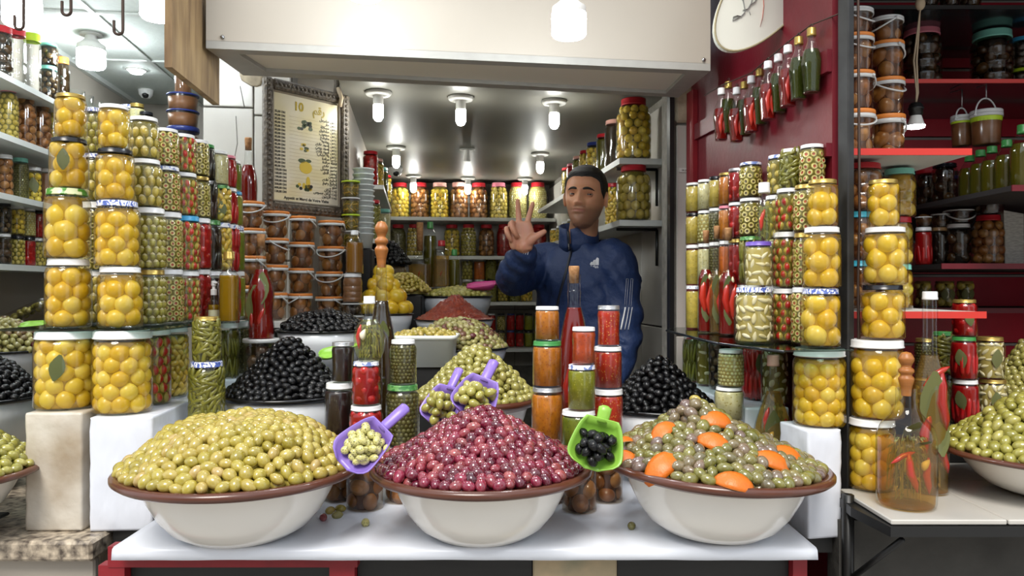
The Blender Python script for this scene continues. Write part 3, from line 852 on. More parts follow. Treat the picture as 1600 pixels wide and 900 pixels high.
def rd(x, s): return round(round(x / s) * s, 5)
ICO_LEMON = {}
def lemon_mesh(mat):
    """A whole lemon: a ball a little drawn out, with a nipple at one end and a shallow scar at the other."""
    def mk():
        v, f = ico(3); v = v.copy()
        z = v[:, 2]; k = 1 - .10 * np.abs(z) ** 3
        v[:, 0] *= k; v[:, 1] *= k; v[:, 2] = z * 1.04 + .10 * np.clip(z - .82, 0, 1) * 5 - .06 * (z < -.93)
        mb = MB(); mb.add(v, f); return mb.mesh('lemon', [FM[mat]])
    return cached(('lem', mat), mk)

JARNAME = {'lemons': 'lemon_jar', 'lemons_s': 'lemon_jar', 'limes': 'lemon_jar', 'almond': 'olive_jar', 'almondg': 'olive_jar', 'ring': 'olive_ring_jar', 'ringb': 'olive_ring_jar', 'stripe': 'olive_jar',
 'olive': 'olive_jar', 'olivey': 'olive_jar', 'olivebig': 'olive_jar', 'brownol': 'olive_jar', 'black': 'olive_jar', 'gherkin': 'gherkin_jar', 'bean': 'gherkin_jar', 'garlic': 'garlic_jar', 'caper': 'caper_jar',
 'redpep': 'pepper_jar', 'redlong': 'pepper_jar', 'darklong': 'pepper_jar', 'pepmix': 'pickle_jar', 'cauli': 'pickle_jar', 'brownlem': 'preserved_lemon_jar', 'brownround': 'preserved_lemon_jar', 'darklem': 'preserved_lemon_jar', 'orangelem': 'preserved_lemon_jar', 'seed': 'seed_jar'}

def leaf_mb(L, W, mat=0):
    mb = MB(); v, f = [], []
    for i in range(6):
        t = i / 5; w = W * math.sin(PI * min(.97, max(.03, t))) ** .8
        v += [(.0006, -w, L * (t - .5)), (.0022, 0, L * (t - .5)), (.0006, w, L * (t - .5))]
    for i in range(5):
        for j in (0, 1): f.append([i * 3 + j, i * 3 + j + 1, i * 3 + 4 + j, i * 3 + 3 + j])
    mb.add(v, f, mat); return mb

def jar(x, y, z, r, h, fill, lid, label, style='std', group=None, gl='clear', seg=24, sc=1.0, lem=.0172, rz=None, leaf=None, lemmat='lemon', parts=True):
    """One jar standing at (x, y, z): glass, lid and filling as parts; whole lemons are parts one by one."""
    r, h = rd(r, .0015), rd(h, .003)
    rz = random.uniform(0, 6.28) if rz is None else rz
    t = thing(JARNAME.get(fill, 'sauce_jar'), label, 'jar', (x, y, z), (0, 0, rz), group)
    obj('glass', glass_mesh(style, r, h, gl, seg), t)
    obj('lid', lid_mesh(style, r, h, lid, seg), t)
    if fill in ('lemons', 'limesbig'):
        lem *= 1.12
        mb = MB(); core(mb, style, r, h, max(.4, 1 - .80 * lem / r), 0, .855); core(mb, style, r, h, .978, 1, .872)
        obj('brine', cached(('br', style, r, h, lem, lemmat), lambda: mb.mesh('brine', [FM['brine' if lemmat == 'lemon' else 'palebrine'], FM['hz_y']])), t)
        me = lemon_mesh(lemmat)
        for th, R, zz in pack(style, r, h, lem, lem, lem * .88, .865, .10, .93, .93):
            s = lem * random.uniform(.95, 1.03)
            obj('lemon', me, t, (R * math.cos(th), R * math.sin(th), zz), (random.uniform(0, 6.28), 0, th), (s * .88, s * 1.04, s * 1.04))
    else:
        o = obj('sauce' if fill in SAUCE else FILL[fill][7], fill_mesh(fill, style, r, h, sc), t)
        if fill not in SAUCE: o['kind'] = 'stuff'
    if leaf:
        for (u, zf) in leaf:
            a = math.atan2(-y, -x) - rz + u
            o = obj('bay_leaf', cached(('leaf', rd(h, .02)), lambda: leaf_mb(min(.06, h * .42), min(.017, h * .12)).mesh('bay_leaf', [FM['leaf']])), t, (r * .955 * math.cos(a), r * .955 * math.sin(a), h * zf), (random.uniform(-.3, .3), 0, a))
    return t

TIERS = {1: ['only'], 2: ['bottom', 'top'], 3: ['bottom', 'middle', 'top'], 4: ['bottom', 'second', 'third', 'top'], 5: ['bottom', 'second', 'third', 'fourth', 'top'], 6: ['bottom', 'second', 'third', 'fourth', 'fifth', 'top']}
def stack(d, z0, where, items, group=None, k0=0, total=None):
    """Jars standing on one another. items bottom up: (u, v_top, width_px, fill, lid, what, options)."""
    z = z0; out = []
    names = TIERS[total or len(items)]
    for i, it in enumerate(items):
        u, vt, w, fill, lid, what = it[:6]
        op = dict(it[6]) if len(it) > 6 else {}
        dd = op.pop('d', d)
        h = PZ(vt, dd) - z; r = w / 2 * dd / F
        t = jar(PX(u, dd), dd, z, r, h, fill, lid, f'{what}, {names[i + k0]} of {where}' if where else what, op.pop('style', 'std'), group, **op)
        z += rd(h, .003) + .0006
        out.append(t)
    return out

# ---------------------------------------------------------------- glass shelves and towers of jars, near side of the opening
def plate(name, pts, z0, z1, mat, label, cat='shelf', kind=None):
    mb = MB(); prism(mb, pts, z0, z1)
    o = obj(name, mb.mesh(name, [M[mat]], False)); tag(o, label, cat, None, kind); return o
plate('glass_shelf', [(-1.17, 1.72), (-0.80, 1.72), (-0.79, 2.10), (-0.825, 2.50), (-1.17, 2.50)], 1.2530, 1.2570, 'glassshelf', 'glass shelf carrying the tall wall of jars above the white wrapped box')
Z1 = 1.2575
W1 = 'lemon tower over grimy box'
W2 = 'lemon tower over clean white box'
jar(PX(103.5, 1.775), 1.775, 1.0745, .0670, 1.2525 - 1.0745, 'lemons', 'white', 'large jar of pale lemons with a bay leaf, on the grimy wrapped box', 'wide', lem=.0172, leaf=[(-.28, .55)], lemmat='palelemon', seg=32)
jar(PX(191.5, 1.77), 1.77, 1.0645, .0640, 1.2525 - 1.0645, 'lemons', 'white', 'large jar of lemons at the front of the clean white wrapped box', 'wide', lem=.0165, seg=32, lemmat='palelemon')
jar(PX(232, 1.90), 1.90, 1.0645, .053, 1.2525 - 1.0645, 'stripe', 'white', 'large jar of olives striped with red pepper, behind the front box jar', 'wide', sc=1.25)
jar(PX(263, 2.02), 2.02, 1.0645, .050, 1.2525 - 1.0645, 'pepmix', 'white', 'large jar of mixed yellow pickles with a red pepper strip, below the glass shelf', 'wide')
stack(1.79, Z1, W1, [(107, 405, 66, 'lemons', 'white', 'white-lidded lemon jar', dict(lem=.0175)), (105.5, 297, 66, 'lemons', 'gingham', 'green-patterned-lid lemon jar', dict(lem=.0205, lemmat='palelemon')),
  (108, 217, 57, 'lemons', 'black', 'black-lidded lemon jar with leaf', dict(lem=.0185, leaf=[(-.3, .55)])), (110.5, 148, 47, 'lemons', 'gold', 'gold-lidded lemon jar', dict(lem=.0165))])
stack(1.795, Z1, W2, [(188, 418, 66, 'lemons', 'white', 'white-lidded lemon jar', dict(lem=.0180)), (183.5, 315, 66, 'lemons', 'scroll', 'blue-scroll-lid lemon jar', dict(lem=.0165)),
  (180, 235, 56, 'lemons', 'black', 'black-lidded lemon jar', dict(lem=.0160)), (178, 165, 47, 'lemons', 'white', 'small white-lidded lemon jar', dict(lem=.0150))])
stack(1.988, Z1, 'column glimpsed between both lemon towers', [(150, 424, 50, 'almond', 'white', 'almond olive jar', dict(sc=1.2)), (150, 318, 50, 'ringb', 'white', 'dark olive ring jar'),
  (150, 243, 48, 'almond', 'scroll', 'pale almond olive jar', dict(sc=1.2)), (150, 172, 46, 'almondg', 'scroll', 'olive jar')])
stack(1.923, Z1, 'almond column behind lemon tower', [(233, 421, 50, 'almondg', 'gold', 'gold-lidded jar of almond-stuffed olives'), (233, 325, 50, 'almondg', 'white', 'white-lidded jar of green almond-stuffed olives', dict(sc=.95)),
  (227, 250, 48, 'almond', 'white', 'white-lidded jar of almond-stuffed olives', dict(sc=1.2)), (225, 184, 44, 'almond', 'white', 'small jar of yellow almond-stuffed olives', dict(sc=1.2))])
stack(2.034, Z1, 'ring column in the tall wall', [(264, 422, 46, 'ring', 'white', 'jar of pimento olive rings'), (262, 333, 46, 'ring', 'white', 'white-lidded jar of red-centred olive rings'),
  (259, 262, 45, 'ring', 'print', 'blue-print-lid jar of olive rings'), (257, 202, 44, 'ring', 'white', 'short jar of olive rings')])
stack(2.107, Z1, 'red-striped column in the tall wall', [(291, 424, 43, 'stripe', 'white', 'jar of red-striped olives'), (291, 339, 43, 'stripe', 'blue', 'blue-lidded jar of striped olives'),
  (287, 272, 42, 'stripe', 'white', 'white-lidded jar of striped olives'), (285, 212, 41, 'stripe', 'white', 'short jar of striped olives')])
stack(2.172, Z1, 'column past the striped olives', [(311, 421, 38, 'redpep', 'white', 'jar of red peppers'), (311, 341, 38, 'redpep', 'white', 'white-lidded jar of red peppers'),
  (309, 277, 38, 'ringb', 'gold', 'gold-lidded jar of pink olive rings'), (308, 220, 37, 'ringb', 'white', 'jar of pale olive rings')], )
stack(2.236, Z1, 'dark pepper column in the tall wall', [(329, 424, 35, 'darklong', 'white', 'jar of dark peppers'), (328, 345, 35, 'darklong', 'greenrib', 'green-lidded jar of dark peppers'),
  (323, 283, 34, 'darklong', 'silver', 'silver-lidded jar of dark peppers'), (320, 227, 33, 'darklong', 'green', 'dark-green-lidded jar of dark peppers')])
stack(2.291, Z1, 'pickle column beside the dark peppers', [(345, 424, 34, 'pepmix', 'white', 'jar of yellow peppers'), (344, 349, 34, 'pepmix', 'print', 'print-lidded jar of yellow peppers'),
  (343, 291, 34, 'pepmix', 'greenrib', 'green-lidded jar of yellow peppers with leaf', dict(leaf=[(.2, .35)])), (340, 236, 33, 'cream', 'white', 'white-lidded jar of cream paste')])
stack(2.351, Z1, 'red pepper column near the oil bottles', [(360, 425, 31, 'redlong', 'white', 'jar of long red peppers'), (359, 352, 31, 'redlong', 'print', 'print-lidded jar of long red peppers'),
  (356, 295, 31, 'redlong', 'white', 'white-lidded jar of long red peppers'), (354, 243, 30, 'redlong', 'pink', 'pink-lidded jar of long red peppers')])
stack(2.411, Z1, 'green column at the inner end', [(369, 424, 29, 'greensauce', 'white', 'white-lidded jar of green paste'), (368, 354, 29, 'darkgreensauce', 'scroll', 'scroll-lidded jar of green paste'),
  (365, 300, 28, 'greensauce', 'blue', 'blue-lidded jar of green paste'), (363, 252, 28, 'darkgreensauce', 'white', 'small jar of dark green paste')])
# gherkins in front of the tower, shaded jars under the shelf
stack(1.88, 1.0215, 'two gherkin jars behind yellow olives', [(323, 563, 53, 'gherkin', 'scroll', 'blue-scroll-lid jar of gherkins'), (323, 494, 42, 'gherkin', 'gold', 'gold-lidded jar of gherkins')])
for u, d, w, fl, lid, what in ((356, 2.28, 34, 'bean', 'white', 'shaded jar of long green beans below the glass shelf'), (374, 2.38, 32, 'caper', 'white', 'shaded jar of green peppercorns below the glass shelf'), (392, 2.42, 30, 'darkjam', 'white', 'shaded dark jar beside the red bottle, below the glass shelf')):
    jar(PX(u, d), d, 1.0845, w / 2 * d / F, .162, fl, lid, what)

# mirrored side: glass shelf and columns against the red wall
SPR = [(0.712, 1.60), (0.56, 1.58), (0.485, 1.80), (0.475, 2.36), (0.54, 2.50), (0.62, 2.50)]
plate('glass_shelf', SPR, 1.2180, 1.2220, 'glassshelf', 'curved dark-edged glass shelf against the red wall')
mb = MB()
for p, q in zip(SPR[1:-2], SPR[2:-1]):
    tube(mb, [(*p, 1.2190), (*q, 1.2190)], 0.0035, 5)
obj('shelf_edge', mb.mesh('shelf_edge', [M['darkglass']]), bpy.data.objects['glass_shelf.001'])
ZR = 1.2225
def V(z, d): return HZ - (z - CZ) * F / d
jar(PX(1280, 1.68), 1.68, 1.0510, .0560, 1.2175 - 1.0510, 'lemons', 'white', 'large lemon jar on the scuffed white box beside the dark post', 'wide', lem=.0142, seg=32)
WA = 'lemon tower against the post'
stack(1.665, ZR, WA, [(1282, 452, 60, 'lemons', 'scroll', 'scroll-lidded lemon jar', dict(lem=.0190)), (1284, 355, 59, 'lemons', 'white', 'white-lidded lemon jar', dict(lem=.0180)), (1285, 281, 47, 'lemons', 'gold', 'small gold-lidded lemon jar', dict(lem=.0175))])
stack(1.745, ZR, 'ring column behind post-side lemons', [(1260, 450, 48, 'ring', 'white', 'jar of olive rings'), (1262, 363, 46, 'ring', 'gold', 'gold-lidded jar of olive rings'), (1262, 290, 44, 'ring', 'gold', 'small jar of olive rings'), (1269, 228, 39, 'ring', 'white', 'white-lidded jar of large olive rings')])
stack(1.815, ZR, 'striped column on the curved shelf', [(1228, 451, 43, 'stripe', 'white', 'jar of red-striped olives'), (1229, 364, 42, 'stripe', 'white', 'white-lidded jar of striped olives'), (1232, 295, 40, 'stripe', 'white', 'jar of striped olives with white lid'), (1236, 234, 34, 'gherkin', 'white', 'small jar of gherkins')])
stack(1.90, ZR, 'column between garlic and striped olives', [(1212, V(1.354, 1.9), 36, 'bean', 'white', 'jar of green beans'), (1212, V(1.47, 1.9), 36, 'bean', 'white', 'white-lidded jar of green beans'), (1213, V(1.578, 1.9), 36, 'olivey', 'white', 'jar of yellow olives'), (1216, 243, 35, 'olivey', 'print', 'print-lidded jar of yellow olives')])
stack(1.79, ZR, 'pair of garlic jars on curved shelf', [(1178, 449, 61, 'garlic', 'scroll', 'scroll-lidded jar of garlic cloves', dict(sc=1.1)), (1185, 378, 44, 'garlic', 'purple', 'purple-lidded jar of garlic cloves')])
TZS = (1.356, 1.484, 1.583, 1.677)
for d, u, w, where, its in (
  (2.40, 1085, 27, 'yellow column by the wire', (('yellowsauce', 'print'), ('yellowsauce', 'white'), ('yellowsauce', 'black'), ('yellowsauce', 'white'))),
  (2.33, 1103, 26, 'pale column by the wire', (('cream', 'white'), ('cream', 'white'), ('seed', 'white'), ('cream', 'white'))),
  (2.26, 1120, 26, 'relish column behind the bottles', (('yellowsauce', 'white'), ('caper', 'white'), ('caper', 'white'), ('yellowsauce', 'black'))),
  (2.19, 1136, 27, 'orange column on the red wall', (('orangepaste', 'white'), ('orangepaste', 'white'), ('orangesauce', 'pink'), ('orangesauce', 'gold'))),
  (2.11, 1153, 30, 'red column on the red wall', (('redpep', 'white'), ('redpep', 'gold'), ('redpep', 'white'), ('redpep', 'silver'))),
  (2.01, 1173, 35, 'ring column behind the garlic', (('bean', 'white'), ('bean', 'greenrib'), ('ringb', 'white'), ('ringb', 'print')))):
    names = {'yellowsauce': 'yellow relish', 'cream': 'cream paste', 'seed': 'pale seeds', 'caper': 'capers', 'orangepaste': 'orange paste', 'orangesauce': 'orange harissa', 'redpep': 'red peppers', 'bean': 'dark green beans', 'ringb': 'brown olive rings'}
    stack(d, ZR, where, [(u, V(z, d), w, f_, l_, f'jar of {names[f_]} with {l_} lid', dict(style='slim')) for z, (f_, l_) in zip(TZS, its)])
# shaded jars below that shelf
for u, d, w, fl, lid, what in ((1082, 2.36, 30, 'bean', 'white', 'green bean jar in the shade under the curved shelf, nearest the white jamb'), (1103, 2.28, 30, 'cauli', 'white', 'jar of cauliflower and carrot in the shade under the curved shelf'),
    (1124, 2.2, 33, 'brownol', 'white', 'jar of brown olives in the shade under the curved shelf'), (1160, 2.10, 35, 'gherkin', 'white', 'gherkin jar in the shade behind the cream paste jars'), (1184, 2.0, 46, 'redlong', 'white', 'dark red pepper jar with a bay leaf under the curved shelf'),
    (1211, 1.905, 44, 'cauli', 'white', 'jar of garlic and red pepper pickle behind the round flask')):
    jar(PX(u, d), d, 1.0625, w / 2 * d / F, 1.2135 - 1.0625, fl, lid, what, leaf=[(.3, .6)] if fl == 'redlong' else None)
stack(1.86, 1.03, 'two cream jars behind orange-peel olives', [(1139, 604, 45, 'cream', 'white', 'white-lidded jar of cream paste', dict(style='std')), (1142, 545, 40, 'seed', 'white', 'white-lidded jar of chopped garlic', dict(style='std', sc=.8))])

# ---------------------------------------------------------------- towers on the front counter
def brown(u, d, top, w, what):
    jar(PX(u, d), d, TZ + .001, w / 2 * d / F, top - TZ - .001, 'brownlem', 'white', what, 'slim', gl='tub', sc=.95)
    return top + .0005
LB = 'brown lemon jar standing on the white cloth, '
z = brown(530, 1.83, .972, 50, LB + 'under the dark jam jars')
stack(1.83, z, 'two dark jam jars beside black olives', [(530, 597, 46, 'darkjam', 'white', 'large white-lidded jar of dark jam'), (536, 534, 36, 'darkjam', 'silver', 'silver-lidded jar of dark jam', dict(style='waist'))])
z = brown(570, 1.76, .962, 58, LB + 'under the red pepper jars')
stack(1.76, z, 'two jars under the herb flask', [(572, 633, 53, 'redpep', 'white', 'white-lidded jar of red peppers'), (572, 565, 46, 'redpep', 'print', 'print-lidded jar of red peppers')])
z = brown(626, 1.82, .978, 54, LB + 'under the caper jars')
stack(1.82, z, 'two caper jars by purple scoop', [(629, 600, 53, 'caper', 'greenrib', 'green-lidded jar of capers', dict(sc=1.25)), (630, 530, 42, 'caper', 'white', 'white-lidded jar of capers')])
z = brown(860, 1.82, .984, 52, LB + 'under the orange harissa')
stack(1.82, z, 'orange harissa tower', [(855, 604, 50, 'orangesauce', 'silver', 'silver-lidded jar of orange harissa', dict(style='slim')), (855, 533, 46, 'orangesauce', 'green', 'green-lidded jar of orange harissa', dict(style='wide')), (855, 478, 37, 'orangesauce', 'white', 'white-lidded jar of orange harissa', dict(style='wide'))])
z = brown(905, 1.74, .966, 53, LB + 'under the green harissa')
stack(1.74, z, 'tower between orange and red harissa', [(904, 641, 53, 'darkgreensauce', 'white', 'white-lidded jar of dark green harissa', dict(style='wide')), (909, 570, 43, 'greensauce', 'print', 'print-lidded jar of green harissa', dict(style='wide')), (912, 510, 37, 'amberred', 'white', 'white-lidded jar of brick-red harissa', dict(style='waist'))])
z = brown(948, 1.82, .980, 50, LB + 'under the red harissa')
stack(1.82, z, 'red harissa tower', [(950, 607, 47, 'redsauce', 'white', 'large jar of seedy red harissa', dict(style='wide')), (950, 540, 43, 'redsauce', 'white', 'white-lidded jar of seedy red harissa', dict(style='wide')), (951, 478, 35, 'redsauce', 'silver', 'silver-lidded jar of seedy red harissa', dict(style='waist'))])

# ---------------------------------------------------------------- neighbour on the right
stack(1.66, .9175, 'lemon tower at the tiled counter', [(1362, 651, 70, 'lemons', 'white', 'lemon jar', dict(style='wide', lem=.0155)), (1370, 530, 80, 'lemons', 'white', 'widest white-lidded lemon jar', dict(style='wide', lem=.0165)),
  (1379, 445, 64, 'lemons', 'black', 'black-lidded lemon jar', dict(lem=.0165)), (1383, 355, 66, 'lemons', 'white', 'white-lidded lemon jar', dict(lem=.0175)), (1380, 281, 48, 'lemons', 'gold', 'small gold-lidded lemon jar', dict(lem=.0165))])
def crate(name, x0, x1, y0, y1, z0, z1, label, mat='blackpanel'):
    mb = MB(); box(mb, (0, 0, 0), (x1 - x0, y1 - y0, z1 - z0), 0, None, .006)
    return tag(obj(name, mb.mesh(name, [M[mat]], False), None, ((x0 + x1) / 2, (y0 + y1) / 2, (z0 + z1) / 2)), label, 'stand')
crate('display_stand', 1.0, 1.75, 1.90, 2.6, .917, .997, 'low black stand behind the rightmost olive bowl')
stack(2.0, .998, 'red jars beyond the tall bottle', [(1508, 592, 40, 'redlong', 'white', 'white-lidded jar of red peppers', dict(leaf=[(-.3, .55)])), (1506, 525, 38, 'redlong', 'green', 'green-lidded jar of red peppers', dict(leaf=[(-.2, .5)])), (1507, 467, 36, 'redpep', 'gold', 'gold-lidded jar of red peppers', dict(leaf=[(.4, .5)]))])
stack(2.04, .998, 'garlic jars beside red jars', [(1551, 592, 43, 'garlic', 'gold', 'gold-lidded jar of garlic', dict(leaf=[(.3, .5)])), (1547, 526, 41, 'garlic', 'gold', 'gold-lidded jar of garlic', dict(leaf=[(.5, .5)]))])
stack(2.12, .998, 'gherkin jars behind tall bottle', [(1477, 585, 34, 'gherkin', 'black', 'black-lidded jar of gherkins'), (1474, 518, 32, 'gherkin', 'green', 'green-lidded jar of gherkins')])
stack(2.3, .998, 'pickle jars behind the jug', [(1447, 590, 34, 'cauli', 'white', 'jar of pale pickle'), (1447, 528, 34, 'caper', 'gold', 'jar of capers')])
def rshelf(name, x0, x1, y0, y1, z, label, trim='redtrim', mat='whitepaint', t=.014):
    mb = MB(); box(mb, (0, 0, -t / 2), (x1 - x0, y1 - y0, t)); r = obj(name, mb.mesh(name, [M[mat]], False), None, ((x0 + x1) / 2, (y0 + y1) / 2, z)); tag(r, label, 'shelf')
    mb = MB(); box(mb, (0, -(y1 - y0) / 2 - .002, -t / 2), (x1 - x0, .004, t + .002)); obj('shelf_edging', mb.mesh('shelf_edging', [M[trim]], False), r)
    return r
rshelf('wall_shelf', .76, 1.11, 1.80, 2.15, 1.294, 'white shelf with red edging under the brown plastic jars')
stack(1.92, 1.295, 'brown plastic jars beside dark post', [(1342, 408, 48, 'brownround', 'teal', 'teal-lidded jar', dict(style='ribbed', gl='pet', sc=1.1)), (1342, 332, 48, 'brownround', 'teal', 'teal-lidded jar', dict(style='ribbed', gl='pet', sc=1.1)), (1346, 257, 62, 'brownround', 'red', 'wide red-lidded jar', dict(style='ribbed', gl='pet', sc=1.2))])
stack(2.02, 1.295, 'yellow plastic jars behind lemon tower', [(1402, 413, 44, 'orangelem', 'aqua', 'aqua-lidded jar', dict(style='ribbed', gl='pet')), (1402, 340, 44, 'orangelem', 'red', 'red-lidded jar', dict(style='ribbed', gl='pet')), (1405, 265, 48, 'orangelem', 'aqua', 'large aqua-lidded jar', dict(style='ribbed', gl='pet'))])
rshelf('wall_shelf', .745, 1.10, 1.84, 2.12, 1.683, 'upper white shelf with red edging under the two bucket columns')
rshelf('wall_shelf', 1.17, 2.0, 2.30, 2.79, 1.974, 'smoked glass shelf with red edging under the dark plastic jars', 'redtrim', 'darkglass', .010)
rshelf('wall_shelf', 1.02, 2.0, 2.30, 2.79, 2.195, 'topmost smoked glass shelf above the dark plastic jars', 'black', 'darkglass', .010)
D5 = 2.5
for u, v, w, lid, what, z in ((1440, 45, 58, 'pink', 'pink-lidded plastic jar of dark lemons on the smoked glass shelf', 1.975), (1550, 50, 60, 'aqua', 'aqua-lidded plastic jar of dark lemons on the smoked glass shelf', 1.975)):
    jar(PX(u, D5), D5, z, w / 2 * D5 / F, PZ(v, D5) - z, 'darklem', lid, what, 'ribbed', gl='pet')
stack(2.5, 1.975, 'pair by the aqua-lidded dark jar', [(1598, 109, 44, 'darklem', 'lime', 'lime-lidded jar', dict(style='ribbed', gl='pet')), (1598, 60, 42, 'darklem', 'blue', 'blue-lidded jar', dict(style='ribbed', gl='pet'))])
stack(2.62, 1.975, 'pair hidden beside the buckets', [(1412, 100, 30, 'darklem', 'lime', 'lime-lidded jar', dict(style='ribbed', gl='pet')), (1412, 50, 30, 'darklem', 'teal', 'teal-lidded jar', dict(style='ribbed', gl='pet'))])
for i, (u, what) in enumerate(((1450, 'first'), (1484, 'second'), (1516, 'third'))):
    jar(PX(u, D5), D5, 2.196, .032, .12, 'darklem', ('aqua', 'pink', 'red')[i], f'dark lemon jar on the topmost smoked shelf, {what} from the buckets', 'ribbed', gl='pet')
for z0, x0, y0, lab in ((1.617, 1.30, 2.0, 'dark shelf with red edging under the green-capped bottles'), (1.42, 1.24, 2.22, 'dark shelf under the newspaper and the red-lidded jar'), (1.285, 1.15, 2.45, 'low dark shelf under the leaf-filled olive jars')):
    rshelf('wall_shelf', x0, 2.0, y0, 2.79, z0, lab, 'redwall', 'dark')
for u, d, h, w, fl, lid, what in ((1447, 2.58, .125, 34, 'darklem', 'red', 'dark jar with a red lid beside the green-capped bottles'), (1476, 2.46, .13, 38, 'darklem', 'black', 'black-lidded dark jar beside the green-capped bottles'), (1500, 2.6, .11, 30, 'black', 'navy', 'black olive jar behind the green-capped bottles')):
    jar(PX(u, d), d, 1.618, w / 2 * d / F, h, fl, lid, what)
for u, d, v, w, fl, lid, what in ((1443, 2.42, 356, 26, 'redlong', 'white', 'white-lidded jar of red peppers on the dark shelf'), (1468, 2.42, 356, 24, 'black', 'brown', 'ribbed jar of black olives on the dark shelf'), (1497, 2.40, 350, 38, 'darklem', 'white', 'wide white-lidded jar of dark lemons on the dark shelf'), (1544, 2.36, 336, 48, 'brownround', 'red', 'red-lidded jar of round brown limes beside the newspaper')):
    jar(PX(u, d), d, 1.4205, w / 2 * d / F, PZ(v, d) - 1.4205, fl, lid, what, 'pet' if 'round' in what else 'std')
for u, w, what in ((1442, 26, 'nearest the buckets'), (1476, 30, 'in the middle of the low shelf'), (1508, 26, 'nearest the red wall')):
    jar(PX(u, 2.55), 2.55, 1.2855, w / 2 * 2.55 / F, PZ(440, 2.55) - 1.2855, 'olivebig', 'gold', f'olive jar with a dark leaf, {what}', leaf=[(0, .5), (.8, .5)])

# ---------------------------------------------------------------- neighbour on the left: four wall shelves of jars
for i, z in enumerate((1.429, 1.6625, 1.86, 2.058)):
    o = sbox('wall_shelf', M['shelf'], -1.50, -1.345, 1.9, 4.3, z - .02, z); tag(o, f'white shelf on the wall above the black olives, {("lowest", "second", "third", "topmost")[i]} of four', 'shelf')
WL = {'z': 0}
def wall_jar(u, vt, z, w, fill, lid, what, a=-1.42, style='std', **k):
    d = D_a(u, a); return jar(PX(u, d), d, z + .0005, w / 2 * d / F, PZ(vt, d) - z, fill, lid, what, style, seg=18, **k)
for u, f1, l1, f2, l2, pos in ((6, 'darklem', 'white', 'brownol', 'black', 'at the frame edge'), (27, 'olivey', 'black', 'limes', 'white', 'next to the edge'), (44, 'redpep', 'black', 'seed', 'white', 'in the middle'), (60, 'olivey', 'white', 'redpep', 'black', 'past the middle'), (77, 'brownol', 'black', 'limes', 'white', 'beside the lemon tower')):
    d = D_a(u, -1.42); w = 22 / 2 * d / F
    nm = {'darklem': 'dark lemons', 'brownol': 'brown olives', 'olivey': 'yellow olives', 'limes': 'small lemons', 'redpep': 'red peppers', 'seed': 'pale seeds'}
    jar(PX(u, d), d, 1.4295, w, .108, f1, l1, f'jar of {nm[f1]} on the lowest wall shelf, lower row, {pos}', seg=18, sc=.8)
    jar(PX(u, d), d, 1.5385, w, .105, f2, l2, f'jar of {nm[f2]} on the lowest wall shelf, upper row, {pos}', seg=18, sc=.8)
for u, vt, f_, l_, what in ((8, 243, 'brownround', 'white', 'jar of brown limes with a white lid on the second wall shelf'), (32, 248, 'caper', 'aqua', 'aqua-lidded jar of dark green capers on the second wall shelf'), (53, 262, 'limes', 'white', 'jar of yellow limes with a leaf on the second wall shelf'), (72, 265, 'brownpaste', 'white', 'jar of brown spice on the second wall shelf')):
    wall_jar(u, vt, 1.6625, 23, f_, l_, what, leaf=[(0, .5)] if f_ == 'limes' and u == 53 else None)
for u, vt, f_, l_, what in ((13, 135, 'olivey', 'pink', 'plump plastic jar of green olives under a deep pink lid'), (40, 141, 'brownround', 'peach', 'plump plastic jar of brown limes under a peach lid'), (64, 152, 'brownround', 'peach', 'second peach-lidded jar of brown limes, further in'), (84, 160, 'limes', 'white', 'jar of small lemons beyond the peach-lidded jars')):
    wall_jar(u, vt, 1.86, 29, f_, l_, what, style='pet', gl='pet')
for u, vt, w, f_, l_, what in ((2, 42, 32, 'darklem', 'red', 'dark ribbed plastic jar with a red lid on the topmost wall shelf'), (98, 90, 20, 'oildark', 'orange', 'small orange-lidded dark jar on the topmost wall shelf')):
    wall_jar(u, vt, 2.058, w, f_, l_, what, style='ribbed', gl='pet')
for u, vt, w, lid, what in ((26, 46, 28, 'red', 'empty clear plastic jar with a red lid on the topmost wall shelf'), (50, 54, 26, 'lime', 'empty clear plastic jar with a lime lid on the topmost wall shelf')):
    d = D_a(u, -1.42); r = rd(w / 2 * d / F, .0015); h = rd(PZ(vt, d) - 2.058, .003)
    t = thing('plastic_jar', what, 'jar', (PX(u, d), d, 2.0585)); obj('body', glass_mesh('ribbed', r, h, 'pet', 20), t); obj('lid', lid_mesh('ribbed', r, h, lid, 20), t)
d = D_a(76, -1.42)
stack(d, 2.0585, 'aqua-lidded pair on topmost wall shelf', [(76, 105, 27, 'brownol', 'aqua', 'jar of brown olives', dict(style='std')), (76, 69, 27, 'brownol', 'aqua', 'jar of brown olives', dict(style='std'))])
GB = glass_mesh('slim', .03, .12, 'clear', 16)
for i, u in enumerate((118, 132, 147, 160, 172, 183)):   # empty tumblers at the far end
    d = D_a(u, -1.42)
    mb = MB(); lathe(mb, [(0, 0), (.03, 0), (.036, .12), (.034, .12), (.028, .006), (0, .006)], 16)
    tag(obj('glass_tumbler', cached('tumbler', lambda: mb.mesh('glass_tumbler', [G['clear']])), None, (PX(u, d), d, 2.0585)), 'clear glass tumbler in the row at the far end of the topmost wall shelf', 'tumbler', 'tumblers at the far end of the wall shelf')
for u, vt, f_, l_, what in ((200, 165, 'limes', 'scroll', 'blue-lidded jar peeping over the striped olive column'), (214, 163, 'cream', 'gold', 'pale jar with a gold lid at the back of the next shop'), (228, 176, 'darkjam', 'black', 'dark black-lidded jar at the back of the next shop')):
    d = 3.6; jar(PX(u, d), d, 2.02, .035, PZ(vt, d) - 2.02, f_, l_, what, seg=16)
o = sbox('wall_shelf', M['shelf'], -1.48, -0.80, 3.75, 4.05, 1.998, 2.018); tag(o, 'white shelf across the far end of the next shop', 'shelf')

